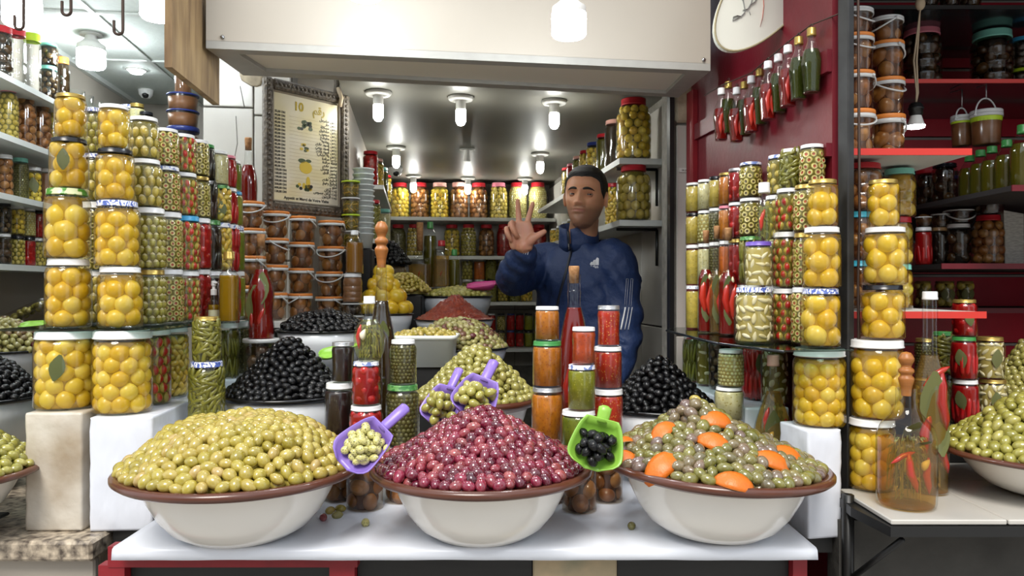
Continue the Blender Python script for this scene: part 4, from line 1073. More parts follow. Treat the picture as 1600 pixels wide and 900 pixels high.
# ---------------------------------------------------------------- back wall of the shop
for z, lab in ((1.813, 'topmost'), (1.5606, 'second'), (1.2573, 'third'), (.950, 'lowest')):
    o = sbox('wall_shelf', M['shelf'], -.24, .92, 5.03, 5.37, z - .022, z); tag(o, f'long white shelf on the shop back wall, {lab} of four', 'shelf')
def back_jar(u, vt, z, w, fill, lid, what, b=5.16, style='pet', **k):
    d = D_b(u, b); return jar(PX(u, d), d, z + .0005, w / 2 * d / F, PZ(vt, d) - z, fill, lid, what, style, seg=18, gl='pet' if style == 'pet' else 'clear', **k)
for u, f_, l_, what in ((625, 'limes', 'red', 'small pale lemons'), (656, 'brownround', 'red', 'brown lemons'), (687, 'limes', 'peach', 'pale lemons, peach lid'), (717, 'brownround', 'peach', 'brown lemons, peach lid'), (748, 'brownround', 'red', 'tan lemons'), (779, 'olivebig', 'pink', 'long green olives, pink lid'), (809, 'seed', 'red', 'pale seeds'), (840, 'seed', 'red', 'pale lupin seeds')):
    what2 = {809: 'pale seeds behind the raised fingers', 840: 'pale lupin seeds beside the raised hand'}.get(u, what)
    back_jar(u, 286, 1.813, 29.4, f_, l_, f'big plastic jar of {what2} on the topmost back shelf', sc={'seed': 1.3, 'olivebig': 1.0}.get(f_, 1.25 if f_ == 'limes' else 1.2))
for u, f_, l_, what in ((622, 'caper', 'red', 'dark capers'), (648, 'almond', 'red', 'brown almond olives'), (706, 'limes', 'red', 'yellow lemons'), (732, 'almondg', 'red', 'green olives'), (760, 'brownround', 'red', 'brown lemons'), (788, 'redpep', 'red', 'dark red peppers'), (842, 'redpep', 'red', 'red peppers beside the hand')):
    back_jar(u, 351, 1.5606, 24.5, f_, l_, f'red-lidded jar of {what} on the second back shelf', sc=1.3)
q = ('nearest the oil bottle', 'second along', 'third along', 'fourth along', 'behind the arm', 'beside the jacket')
for row, (z, vt) in enumerate(((1.2573, 437), (1.4033, 405))):
    for i, (u, f_, l_) in enumerate(((730, 'olive', 'white'), (749, 'orangepaste', 'white'), (767, 'gherkin', 'black'), (786, 'olivey', 'white'), (804, 'gherkin', 'black'), (823, 'pepmix', 'white'))):
        back_jar(u, vt, z, 17.3, f_, l_, f'{("lower", "upper")[row]}-row {("olive", "orange paste", "gherkin", "yellow olive", "dark pickle", "pepper")[i]} jar on the third back shelf, {q[i]}', style='std', sc=1.2)
for row, (z, vt) in enumerate(((.950, 517), (1.0625, 490))):
    for i, (u, f_, l_) in enumerate(((768, 'redpep', 'white'), (783, 'ringb', 'black'), (798, 'redpep', 'navy'), (812, 'redpep', 'black'), (826, 'greensauce', 'black'), (840, 'greensauce', 'gold'))):
        back_jar(u, vt, z, 13.2, f_, l_, f'{("lower", "upper")[row]}-row {("red pepper", "olive ring", "dark red", "red sauce", "green sauce", "pale green")[i]} jar on the lowest back shelf, {q[i]}', style='std', sc=1.2)
# side shelves on the shop's inner right wall
for z, lab in ((1.835, 'upper white side shelf above the shopkeeper shoulder'), (1.604, 'lower white side shelf beside the shopkeeper head')):
    o = sbox('wall_shelf', M['shelf'], .752, .928, 2.79, 4.7, z - .022, z); tag(o, lab, 'shelf')
    for b0 in (2.87, 3.6):
        mb = MB(); tube(mb, [(0, 0, 0), (-.16, 0, 0)], .006, 5); tube(mb, [(0, 0, 0), (0, 0, -.14)], .006, 5)
        br = obj('bracket', mb.mesh('bracket', [M['black']]), o); x, y = S(.922, b0); br.matrix_basis = o.matrix_basis.inverted() @ (Matrix.Translation((x, y, z - .029)) @ Matrix.Rotation(TH, 4, 'Z'))
def side_jar(u, h, z, r, fill, lid, what, a=.820, style='pet', **k):
    d = D_a(u, a); return jar(PX(u, d), d, z + .0005, r, h, fill, lid, what, style, seg=20, gl='pet', **k)
side_jar(990, .232, 1.835, .066, 'limes', 'red', 'largest red-lidded jar of pale lemons on the upper side shelf', sc=1.3)
side_jar(990, .210, 1.604, .066, 'olivebig', 'red', 'largest red-lidded jar of round olives on the lower side shelf', sc=1.25)
for u, h, r, f_, l_, what in ((963, .185, .045, 'oildark', 'peach', 'peach-lidded tall jar of dark oil'), (945, .17, .036, 'oilgreen', 'red', 'red-lidded jar of green oil'), (930, .165, .04, 'limes', 'navy', 'navy-lidded jar of pale lemons'), (917, .16, .036, 'pepmix', 'red', 'red-lidded jar of yellow peppers'), (906, .16, .036, 'gherkin', 'peach', 'peach-lidded jar of gherkins'), (896, .15, .036, 'redpep', 'pink', 'pink-lidded jar of red peppers'), (888, .15, .035, 'olivey', 'red', 'red-lidded jar of olives')):
    side_jar(u, h * 1.1, 1.835, r * 1.05, f_, l_, what + ' on the upper side shelf', style='slim')
for u, h, r, f_, l_, what in ((962, .165, .042, 'pepmix', 'red', 'red-lidded jar of pepper strips'), (895, .10, .032, 'cauli', 'white', 'white-lidded jar of pale pickle'), (886, .10, .032, 'orangelem', 'white', 'white-lidded jar of yellow lemons'), (877, .09, .03, 'olivey', 'white', 'white-lidded jar of yellow olives'), (868, .09, .03, 'pepmix', 'white', 'white-lidded jar of yellow peppers')):
    side_jar(u, h * 1.08, 1.604, r * 1.05, f_, l_, what + ' on the lower side shelf', style='std')

# ---------------------------------------------------------------- bottles
def blathe(mb, prof, seg=24, mat=0, sq=0, zsq=1e9, fl=1.0):
    """Lathe whose rows below zsq are squared off (sq = exponent) and whose depth is fl of its width."""
    v, f, rows = [], [], []
    for (r, z) in prof:
        if r <= 1e-7: rows.append([len(v)]); v.append((0, 0, z)); continue
        rows.append(list(range(len(v), len(v) + seg)))
        for i in range(seg):
            t = 2 * PI * (i + .5) / seg; c, s_ = math.cos(t), math.sin(t)
            k = r
            if sq and z < zsq: k = r / (abs(c) ** sq + abs(s_) ** sq) ** (1 / sq)
            v.append((k * c, k * s_ * fl, z))
    for a, b in zip(rows[:-1], rows[1:]):
        for i in range(seg):
            j = (i + 1) % seg
            if len(a) == 1 and len(b) == 1: break
            if len(a) == 1: f.append([a[0], b[j], b[i]])
            elif len(b) == 1: f.append([a[i], a[j], b[0]])
            else: f.append([a[i], a[j], b[j], b[i]])
    return mb.add(v, f, mat)

def smooth_prof(pts, n=3):
    """Rounds a coarse outline: Catmull-Rom through its points."""
    out = []
    for i in range(len(pts) - 1):
        p0, p1, p2, p3 = pts[max(i - 1, 0)], pts[i], pts[i + 1], pts[min(i + 2, len(pts) - 1)]
        for k in range(n):
            t = k / n
            q = [0.5 * (2 * p1[j] + (p2[j] - p0[j]) * t + (2 * p0[j] - 5 * p1[j] + 4 * p2[j] - p3[j]) * t * t + (3 * p1[j] - p0[j] - 3 * p2[j] + p3[j]) * t ** 3) for j in (0, 1)]
            out.append((max(q[0], 1e-4), q[1]))
    return out + [pts[-1]]

CHIL = None
def chilli_mesh():
    def mk():
        mb = MB(); tube(mb, [(.004, 0, -.5), (.0, 0, -.3), (-.06, 0, 0), (0, 0, .3), (.05, 0, .5)], [.02, .10, .13, .11, .03], 7)
        return mb.mesh('chilli', [FM['chilli']])
    return cached('chilli', mk)

def bottle(label, u, d, vb, outline, glass='clear', liquid=None, level=None, cap=None, inside=(), sq=0, sqv=None, fl=1.0, name='oil_bottle', group=None, z=None, rz=0.0, seg=24, hang=False, x=None):
    """outline: (half width px, row px) from the foot up at distance d; vb the row of its foot; level the row of the liquid's top."""
    zb = PZ(vb, d) if z is None else z
    px = d / F
    pts = [(w * px, (vb - v) * px) for w, v in outline]
    pr = [(0, .0), (pts[0][0] * .86, 0)] + smooth_prof([(pts[0][0] * .97, .002)] + pts)
    t = thing(name, label, 'bottle', (PX(u, d) if x is None else x, d, zb), (0, 0, rz), group)
    zsq = (vb - sqv) * px if sqv else 1e9
    mb = MB(); blathe(mb, pr, seg, 0, sq, zsq, fl); obj('glass', mb.mesh('glass', [G[glass]]), t)
    if liquid:
        zl = (vb - level) * px
        lp = [(0, .003)] + [(r * .93, max(zz, .003)) for r, zz in pr[1:] if zz < zl]
        lp += [(lp[-1][0], zl), (0, zl)]
        mb = MB(); blathe(mb, lp, seg, 0, sq, zsq, fl); obj('liquid', mb.mesh('liquid', [FM[liquid]]), t)
    if cap:
        kind, vt, hw, vbot = cap
        z0, z1 = (vb - vbot) * px, (vb - vt) * px; r = hw * px
        mb = MB()
        if kind == 'mill':
            H = z1 - z0
            lathe(mb, smooth_prof([(r * .62, z0), (r * .72, z0 + .18 * H), (r * .95, z0 + .32 * H), (r * 1.0, z0 + .40 * H), (r * .72, z0 + .47 * H), (r * 1.0, z0 + .54 * H), (r * .95, z0 + .60 * H), (r * .62, z0 + .66 * H), (r * .95, z0 + .78 * H), (r * .98, z0 + .86 * H), (r * .6, z0 + .97 * H)]) + [(0, z1)], 16)
            obj('stopper', mb.mesh('stopper', [FM['wood']]), t)
        elif kind == 'cork':
            lathe(mb, [(0, z0), (r * .85, z0), (r, z1 - .003), (r * .93, z1), (0, z1)], 14); obj('cork', mb.mesh('cork', [FM['cork']]), t)
        else:
            lathe(mb, [(0, z0), (r * .97, z0), (r, z0 + .001), (r, z0 + (z1 - z0) * .25), (r * .95, z0 + (z1 - z0) * .3), (r * .95, z1 - .002), (r * .88, z1), (0, z1)], 16)
            obj('cap', mb.mesh('cap', [LID[kind]]), t)
    # what floats inside: (kind, dx px, row px, length px, tilt)
    for it in inside:
        kind, dx, v, ln, tilt = it
        zz = (vb - v) * px; L = ln * px
        rr = np.interp(zz, [p[1] for p in pts], [p[0] for p in pts])
        yy = -math.sqrt(max(0.0, (rr * .80) ** 2 - (dx * px) ** 2)) * fl
        if kind == 'chilli': obj('chilli', chilli_mesh(), t, (dx * px, yy, zz), (0, tilt, 0), (L * .8, L * .8, L))
        elif kind == 'leaf': obj('bay_leaf', cached(('bl', ln), lambda: leaf_mb(L, L * .22).mesh('bay_leaf', [FM['leaf']])), t, (dx * px, yy, zz), (0, tilt, -PI / 2))
        elif kind == 'garlic':
            vv, ff, _ = T['clove']; mb = MB(); mb.add(vv, ff); obj('garlic_clove', cached('clove1', lambda: mb.mesh('garlic_clove', [FM['garlic']])), t, (dx * px, yy, zz), (0, tilt, 0), L * .45)
        elif kind == 'herb':
            mb = MB(); rr_ = random.Random(int(u + v))
            for k in range(16):
                th = rr_.uniform(0, 6.28); q = rr_.uniform(.3, .78) * max(rr, .008)
                a = (q * math.cos(th), q * math.sin(th) * fl); b_ = (a[0] * .6 + rr_.uniform(-1, 1) * rr * .2, a[1] * .6)
                tube(mb, [(a[0], a[1], zz - L / 2), ((a[0] + b_[0]) / 2 * 1.1, (a[1] + b_[1]) / 2, zz), (b_[0], b_[1], zz + L / 2 * rr_.uniform(.6, 1))], [.0006, .0011, .0005], 4)
                for s_ in range(7):
                    q2 = zz - L / 2 + L * s_ / 7; mb.add([(a[0], a[1], q2), (a[0] * .8 + rr_.uniform(-.006, .006), a[1] * .8, q2 + .008), (a[0] * .8 + .002, a[1] * .8, q2 + .009)], [[0, 1, 2]])
            o = obj('herb_sprigs', mb.mesh('herb_sprigs', [FM['herb']], False), t); o['kind'] = 'stuff'
    return t

# tub with a frosted lid under the red bottle
def bucket(u, d, z, r, h, fill, lid, label, group=None, handle='side', collar=True, name='plastic_bucket', rz=None, tint='tub', x=None, cat='bucket', sc=1.0):
    rz = random.uniform(-.5, .5) if rz is None else rz
    r, h = rd(r, .0015), rd(h, .003)
    t = thing(name, label, cat, (PX(u, d) if x is None else x, d, z), (0, 0, rz), group)
    def tub():
        mb = MB(); lathe(mb, [(0, 0), (r * .84, 0), (r * .87, .003), (r * .955, h * .90), (r * .955, h * .93)], 28); return mb.mesh('tub', [G[tint]])
    obj('tub', cached(('tub', r, h, tint), tub), t)
    def lidm():
        mb = MB(); lathe(mb, [(r * .97, h * .90), (r * 1.0, h * .905), (r * 1.0, h * .985), (r * .97, h), (r * .92, h), (r * .90, h * .985), (0, h * .985)], 28); return mb.mesh('lid', [LID[lid]])
    obj('lid', cached(('blid', r, h, lid), lidm), t)
    if collar:
        def col():
            mb = MB(); lathe(mb, [(r * .965, h * .80), (r * 1.01, h * .80), (r * 1.01, h * .895), (r * .965, h * .90)], 28); return mb.mesh('collar', [LID['clearlid']])
        obj('collar', cached(('bcol', r, h), col), t)
    def fil():
        rr = random.Random(int(r * 1e4)); mb = MB()
        if fill in SAUCE or fill == 'bran':
            lathe(mb, [(0, .003), (r * .82, .003), (r * .92, h * .8), (0, h * .8)], 22); return mb.mesh('paste', [FM[fill if fill != 'bran' else 'brownpaste']])
        tp, pr, pz, mats, ck, cm, roll, nm = FILL[fill]; v, f, m = T[tp]; pr, pz = pr * sc, pz * sc
        zz = pz + .003; k = 0
        while zz < h * .82:
            R = r * (.86 + .085 * zz / h) * .97 - pr * .8
            n = max(3, int(2 * PI * R / (2 * pr * .95)))
            for i in range(n):
                s = rr.uniform(.88, 1.12)
                mb.add(v, f, m, place(2 * PI * (i + .5 * (k % 2)) / n + rr.uniform(-.1, .1), R, zz + rr.uniform(-.1, .1) * pz, (rr.uniform(-.3, .3), rr.uniform(-.4, .4), rr.uniform(-2, 2)), (pr * .84 * s, pr * s, pz * s)))
            zz += pz * 1.65; k += 1
        lathe(mb, [(0, .003), (r * .60, .003), (r * .62, .01), (r * .66, h * .80), (0, h * .80)], 22, len(mats))
        lathe(mb, [(0, .0025), (r * .82, .0025), (r * .85, .005), (r * .935, h * .82), (0, h * .82)], 24, len(mats) + 1)
        return mb.mesh(nm, [FM[q] for q in mats] + [FM[cm], FM[HAZE[cm]]])
    o = obj('paste' if fill in SAUCE or fill == 'bran' else FILL[fill][7], cached(('bf', fill, r, h, sc), fil), t)
    if fill not in SAUCE and fill != 'bran': o['kind'] = 'stuff'
    if handle:
        mb = MB(); R = r * 1.03
        if handle == 'up': pts = [(R * math.cos(a), 0, h * .86 + R * 1.15 * math.sin(a)) for a in np.linspace(0, PI, 15)]
        else: pts = [(R * math.cos(a), -R * math.sin(a) * .98 if handle == 'side' else R * math.sin(a) * .98, h * .86 - .012 * math.sin(a) * (2.2 if handle == 'side' else 1)) for a in np.linspace(0, PI, 15)]
        tube(mb, pts, .0024 if handle != 'bail' else .003, 6)
        for s_ in (1, -1): ball(mb, (R * s_, 0, h * .86), .0055, 1)
        a = {'side': random.choice((-1.1, -.2, .4, 1.9, 2.6)), 'up': .4, 'bail': 0}[handle]
        obj('handle', mb.mesh('handle', [LID['clearlid']]), t, (0, 0, 0), (0, 0, a))
    return t

def bucket_column(cols, d, z0, r, where, lids, fill='brownlem', tops=None, u=None, sc=1.08):
    z = z0; n = len(tops)
    for i, (vt, uu) in enumerate(zip(tops, u)):
        h = rd(PZ(vt, d) - z, .003)
        bucket(uu, d, z, r, h, fill, lids[i], f'{"white" if lids[i] == "clearlid" else lids[i]}-lidded bucket of brown preserved lemons, {TIERS[n][i]} of {where}', None, 'side', True, sc=sc)
        z += h + .0006
plate('display_stand', [(-.92, 2.47), (-.59, 2.47), (-.59, 2.87), (-.72, 2.87), (-.92, 2.68)], 1.222, 1.2405, 'whitepaint', 'white board under the orange-lidded buckets', 'stand')
for x0, y0 in ((-.89, 2.38), (-.61, 2.38), (-.89, 2.84), (-.61, 2.84)):
    pass
crate('display_stand', -.88, -.65, 2.58, 2.70, 0, 1.2215, 'dark block that carries the board of orange-lidded buckets')
OR = ['orange'] * 4
bucket_column(4, 2.53, 1.241, .0425, 'bucket column beside the green paste jars', OR, tops=(446, 401, 358, 316), u=(396, 395, 394, 393))
bucket_column(4, 2.61, 1.241, .0445, 'second bucket column below the price board', OR, tops=(457, 415, 373, 331), u=(428, 429, 430, 431))
bucket_column(4, 2.69, 1.241, .0455, 'third bucket column below the price board', OR, tops=(459, 419, 379, 338), u=(468, 470, 471, 473))
bucket_column(4, 2.80, 1.241, .0475, 'innermost bucket column below the price board', OR, tops=(463, 424, 385, 346), u=(514, 515, 517, 518))
bucket(408, 2.27, 1.0845, .052, .117, 'darklem', 'clearlid', 'tub of dark fruit with a frosted lid under the corked red bottle', None, None, False, 'plastic_tub', cat='tub')
bottle('tall wavy corked bottle of red oil and peppers standing on a frosted tub', 408, 2.27, 530, [(20, 527), (20.5, 512), (18.5, 492), (19, 478), (20.5, 462), (18.5, 447), (13, 432), (9, 418), (7.6, 408), (8.5, 406), (7.2, 402), (7.2, 384)], 'clear', 'oilred', 421, ('cork', 366, 6.5, 388),
  (('leaf', -4, 480, 70, .05), ('leaf', 6, 450, 50, -.1), ('chilli', 4, 500, 40, .2), ('chilli', -8, 505, 36, -.2)))
bottle('square bottle of golden oil with a gold cap on the end of the glass shelf', 358, 2.12, 497, [(13, 495), (13, 440), (12.8, 428), (10, 420), (7, 414), (6.5, 401)], 'clear', 'oilgold', 425, ('gold', 388, 8.5, 401), (), 7, 421, z=1.2575)
t = bottle('small pump spray bottle of oil with a white label beside the golden oil bottle', 334, 2.13, 496, [(8.5, 494), (8.5, 468), (8, 463), (4, 458), (3.6, 453)], 'clear', 'oilgold', 470, None, z=1.2575)
mb = MB(); lathe(mb, [(0, .073), (.0085, .073), (.0085, .088), (.0045, .090), (.0045, .098), (.0065, .099), (.0065, .112), (0, .113)], 12); box(mb, (.006, -.004, .108), (.012, .006, .005)); obj('pump', mb.mesh('pump', [LID['white']], False), t)
mb = MB(); lathe(mb, [(.0148, .006), (.0149, .032)], 20); obj('label', mb.mesh('label', [FM['label']]), t)
mb = MB(); lathe(mb, [(.0150, .006), (.0151, .014)], 20); obj('label', mb.mesh('label', [FM['labely']]), t)
bottle('round jug bottle of red oil with a cork standing on the first bucket column', 388, 2.53, 315, [(13.5, 313), (14, 295), (13.5, 280), (11, 266), (7, 256), (5.5, 250), (5.2, 232)], 'clear', 'oilred', 258, ('cork', 215, 5.5, 234), (), z=PZ(316, 2.53) + .0015)
bottle('tall cone bottle of dark oil with turned wooden stopper behind the herb flask', 596, 2.0, 753, [(33, 750), (33, 700), (31, 640), (28, 580), (22, 530), (15, 497), (10, 470), (8, 450), (8, 414)], 'clear', 'oildark', 470, ('mill', 345, 10.5, 418), (('herb', 0, 560, 130, 0), ('leaf', 6, 520, 40, .2)), z=TZ + .001)
t = bottle('round white-capped herb flask with chilli and garlic, standing on the red pepper jars', 577, 1.76, 565, [(17, 563), (22, 552), (24.5, 537), (24, 523), (19, 509), (11, 500), (8, 494), (7.5, 474)], 'clear', 'oilclear', 500, ('white', 463, 9.5, 475), (('herb', 2, 533, 52, 0), ('herb', 5, 530, 46, 0), ('chilli', -14, 526, 38, .05), ('garlic', -8, 522, 19, .3)), fl=.62, z=PZ(565, 1.76) + .0005)
mb = MB(); tube(mb, [(.012, 0, .128), (.020, 0, .127), (.023, 0, .117), (.020, 0, .106), (.014, 0, .102)], .0022, 6); obj('handle', mb.mesh('handle', [G['clear']]), t)
bottle('tall cone bottle of red oil with a cork between the harissa towers', 897, 1.97, 757, [(38, 754), (38, 700), (36, 640), (31, 590), (25, 550), (18.5, 510), (13, 486), (10.5, 477), (10, 468), (10.8, 455), (10, 452), (10.5, 428)], 'clear', 'oilred', 480, ('cork', 415, 8.5, 442), (('chilli', -8, 600, 80, .1), ('chilli', 10, 560, 60, -.12)), z=TZ + .001)
crate('display_stand', .535, .575, 1.70, 1.76, TZ + .001, .972, 'small stand hidden under the round flask') if False else None
bottle('round flask of herbs, peppers and chilli with a pink cap beside the scuffed white box', 1208, 1.80, 787, [(24, 785), (30, 765), (33, 735), (33, 705), (30, 672), (24, 648), (15, 624), (10, 606), (9.5, 572)], 'clear', 'oilpale', 612, ('peach', 555, 9.5, 572), (('herb', 0, 670, 90, 0), ('herb', 8, 665, 80, 0), ('herb', -6, 690, 80, 0), ('chilli', 15, 672, 40, -.1), ('leaf', -6, 668, 60, .1), ('leaf', 4, 690, 50, -.3), ('chilli', -14, 655, 40, .1), ('garlic', -10, 678, 18, .4)), fl=.8, z=TZ + .001)
t = bottle('wide jug bottle of herbs and chilli with a turned wooden stopper on the tiled counter', 1416, 1.53, 793, [(42, 790), (44, 775), (44, 700), (43, 683), (37, 667), (25, 653), (17, 641), (15.5, 628), (15.5, 610)], 'clear', 'oilpale', 690, ('mill', 553, 11.5, 622), (('herb', -8, 730, 100, 0), ('herb', 10, 725, 90, 0), ('chilli', -8, 735, 60, -.25), ('chilli', 18, 740, 55, -.05), ('chilli', -20, 712, 40, 1.1), ('garlic', 12, 722, 20, .6), ('leaf', 8, 690, 45, 1.2), ('leaf', -6, 668, 40, 1.0)), z=.9175)
bottle('tall clear bottle of leaves and red chilli with a white cap behind the jug', 1453, 1.63, 783, [(26, 780), (27, 765), (27, 640), (26, 620), (21, 598), (14, 574), (11.5, 555), (11, 482)], 'clear', 'oilpale', 570, ('white', 470, 11.5, 483), (('herb', 0, 740, 70, 0), ('leaf', -6, 640, 70, .1), ('chilli', 10, 640, 90, -.1), ('chilli', -14, 690, 70, .1), ('chilli', 12, 720, 60, -.2), ('leaf', 5, 690, 60, -.2), ('chilli', 0, 600, 50, .9)), z=.9175)
for u, d, vt, w, liq, what in ((1103, 2.2, 360, 12, 'oilred', 'chilli bottle with bay leaves and a cork, nearest the white jamb'), (1120, 2.14, 353, 11.5, 'oilpale', 'bottle of garlic and green leaves with a cork, between two red ones'), (1138, 2.07, 356, 15, 'oilred', 'widest red chilli bottle with a black-topped cork')):
    vb = V(ZR, d)
    bottle(what, u, d, vb, [(w, vb - 3), (w, vb - 10), (w, vb - 75), (w * .9, vb - 88), (w * .5, vb - 100), (w * .42, vb - 108), (w * .42, vt + 16)], 'clear', liq, vb - 98, ('cork', vt, w * .42, vt + 20),
      (('leaf', -3, vb - 75, 34, .1), ('leaf', -2, vb - 35, 36, -.1), ('chilli', 5, vb - 50, 60, .05), ('garlic', 3, vb - 86, 12, 0)) + ((('leaf', 4, vb - 60, 40, .1), ('leaf', 4, vb - 20, 36, 0)) if liq == 'oilpale' else (('chilli', -5, vb - 55, 55, -.05),)), z=ZR)
bottle('white-capped bottle of rosemary and red chilli standing on the purple-lidded garlic jar', 1194, 1.79, 378, [(14, 376), (14.5, 360), (14.5, 335), (12.5, 322), (8.5, 312), (8, 302)], 'clear', 'oilclear', 318, ('white', 286, 9, 302), (('herb', 0, 350, 46, 0), ('herb', 3, 345, 44, 0), ('chilli', -6, 345, 34, .15)), z=PZ(378, 1.79) + .0005)
# little bottles hung from a wire along the red wall
HB = [(1127, 138, 'r'), (1138, 128, 'g'), (1151, 137, 'r'), (1163, 128, 'g'), (1174, 119, 'r'), (1187, 108, 'g'), (1200, 96, 'r'), (1216, 85, 'g'), (1231, 71, 'r'), (1248, 58, 'g'), (1268, 44, 'g')]
order = ('first', 'second', 'third', 'fourth', 'fifth', 'sixth', 'seventh', 'eighth', 'ninth', 'tenth', 'eleventh')
wire = []
for i, (u, vt, k) in enumerate(HB):
    t_ = (u - 1127) / 141.0
    d = 1 / (1 / 2.2 + (1 / 1.76 - 1 / 2.2) * t_) + (.035 if k == 'g' and i < 9 else 0)
    px = F / d
    P = lambda m: vt + m * px
    capm = 'white' if (k == 'r' or i == 7) else 'gold'
    vb = P(.150)
    w = .0205 * px
    o = bottle(f'{"red chilli" if k == "r" else "green herb"} bottle, {capm} cap, on the wall wire, {order[i]} from the white jamb', u, d, vb, [(w * .8, vb - 2), (w * .82, P(.13)), (w, P(.085)), (w * .98, P(.062)), (w * .7, P(.045)), (w * .45, P(.032)), (w * .42, P(.018))], 'clear', 'oilred' if k == 'r' else 'oilherb', P(.06 if k == 'r' else .05), (capm, vt, w * .52, P(.019)),
      (('chilli', -2, P(.10), .07 * px, .05), ('chilli', 3, P(.11), .06 * px, -.1)) if k == 'r' else (('herb', 0, P(.095), .085 * px, 0), ('herb', 2, P(.10), .08 * px, 0)), name='hanging_bottle', sq=4, sqv=P(.07))
    mb = MB(); tube(mb, [(0, 0, .150), (.004, 0, .158), (.004, .012, .164), (.002, .02, .160)], .0011, 5); obj('wire_loop', mb.mesh('wire_loop', [M['wire']]), o)
    wire.append((PX(u, d) + .004, d + .014, PZ(vt, d) + .012 if i else PZ(vt, d) + .012))
mb = MB(); tube(mb, [(wire[0][0] - .02, wire[0][1] + .12, wire[0][2])] + [wire[0], wire[4], wire[8], wire[10]] + [(.725, 1.70, wire[10][2])], .0016, 6)
tag(obj('hanging_wire', mb.mesh('hanging_wire', [M['wire']])), 'rusty wire strung along the red wall for the little bottles', 'wire')

# inside the shop: oil bottle on jars by the buckets, square decanters, oil bottles
zt = 1.241
crate('display_stand', -.64, -.52, 2.69, 2.80, 0, 1.2, 'dark stand under the oil bottle by the buckets')
bucket(551, 2.75, 1.2005, .041, .052, 'bran', 'clearlid', 'flat tub of brown spread, lowest under the ribbed brown paste jar', None, None, False, 'plastic_tub', cat='tub')
bucket(551, 2.75, 1.2535, .041, .042, 'darklem', 'clearlid', 'flat tub of dark spread directly below the brown paste jar', None, None, False, 'plastic_tub', cat='tub')
jar(PX(551, 2.75), 2.75, 1.2965, .034, .105, 'brownpaste', 'white', 'ribbed jar of brown paste under the white-capped oil bottle', 'ribbed')
bottle('plastic bottle of amber oil with a white cap standing on the brown paste jar', 554, 2.75, 410, [(14, 408), (14, 385), (14, 368), (12, 358), (7, 351), (5.5, 348)], 'clear', 'argan', 362, ('white', 343, 6, 350), z=1.4022)
def decanter(u, d, vb, vt, w1, w0, label, liq, capk):
    bottle(label, u, d, vb, [(w0, vb - 2), (w0 * .98, vb - 6), (w1, vt + 22), (w1 * .7, vt + 18), (5, vt + 15), (4.5, vt + 5)], 'clear', liq, vt + 28, capk, (('chilli', 0, vb - 22, 10, .3), ('herb', 0, vb - 12, 14, 0)), 6, vt + 19, .7, name='square_decanter', z=1.351)
crate('display_stand', -.455, -.17, 3.41, 3.62, 0, 1.3505, 'black ledge under the square decanters', 'black')
decanter(656, 3.48, 450, 385, 17, 17.5, 'square clear decanter of herbs with a cork on the black ledge', 'oilpale', ('cork', 348, 5.5, 392))
decanter(690, 3.48, 450, 372, 11, 14.5, 'tall tapering decanter with a dark red stopper on the black ledge', 'oilpale', ('red', 376, 6, 385))
bottle('green-capped plastic bottle of olive oil behind the square decanters', 672, 3.56, 446, [(11, 444), (11, 380), (9, 362), (4, 352)], 'clear', 'oilgreen', 365, ('green', 343, 5, 354), z=1.351)
bottle('green-capped bottle of olive oil beside the tapering decanter', 710, 3.50, 449, [(9.5, 447), (9.5, 412), (7, 402), (4, 398)], 'clear', 'oilgreen', 405, ('green', 389, 4.5, 399), z=1.351)
# left inner shelf: bottles, packets and nested tubs
for b0, z0, lab in ((2.95, 1.555, 'short white shelf behind the price board, lower'), (3.1, 1.80, 'short white shelf behind the price board, upper')):
    o = sbox('wall_shelf', M['shelf'], -.259, -.14, b0 + .3, 4.44, z0 - .018, z0); tag(o, lab, 'shelf')
for u, d, f_, l_, what in ((583, 3.45, 'gherkin', 'red', 'tall red-capped jar of herbs'), (600, 3.85, 'cream', 'aqua', 'aqua-lidded pale jar')):
    jar(PX(u, d), d, 1.5555, .033, .19, f_, l_, what + ' on the lower shelf behind the price board', 'slim', seg=16)
for u, d, h, f_, l_, what in ((579, 3.5, .17, 'redpep', 'red', 'tall jar of red peppers'), (588, 3.7, .17, 'pepmix', 'peach', 'tall jar of orange peppers'), (596, 3.9, .16, 'oilgreen', 'aqua', 'aqua-lidded jar of green oil'), (602, 4.1, .15, 'limes', 'red', 'red-lidded jar of small lemons')):
    jar(PX(u, d), d, 1.8005, .035, h, f_, l_, what + ' on the upper shelf behind the price board', 'slim', seg=16)
crate('display_stand', -.60, -.53, 2.90, 2.97, 0, 1.50, 'dark block under the nested clear tubs')
for i in range(13):
    def mk():
        mb = MB(); lathe(mb, [(0, 0), (.032, 0), (.038, .050), (.042, .052), (.042, .057), (.037, .056), (.031, .004), (0, .004)], 20); return mb.mesh('plastic_cup', [pm('frosted_cup', 'd5dcdc', .3, alpha=.75)])
    tag(obj('plastic_cup', cached('cup', mk), None, (PX(568, 2.93), 2.93, 1.501 + i * .0205)), 'frosted plastic cup in the nested stack beside the price board', 'cup', 'frosted cups nested in one stack')
for i in range(4):
    bucket(0, 2.86, 1.501 + i * .062, .034, .06, 'pepmix', ('clearlid', 'lime', 'clearlid', 'lime')[i], f'small yellow-filled tub with a coloured label, {TIERS[4][i]} of the pile beside the nested cups', None, None, False, 'plastic_tub', x=PX(548, 2.86), cat='tub', sc=.8)
crate('display_stand', -.635, -.565, 2.85, 2.895, 0, 1.50, 'dark block under the pile of yellow tubs')

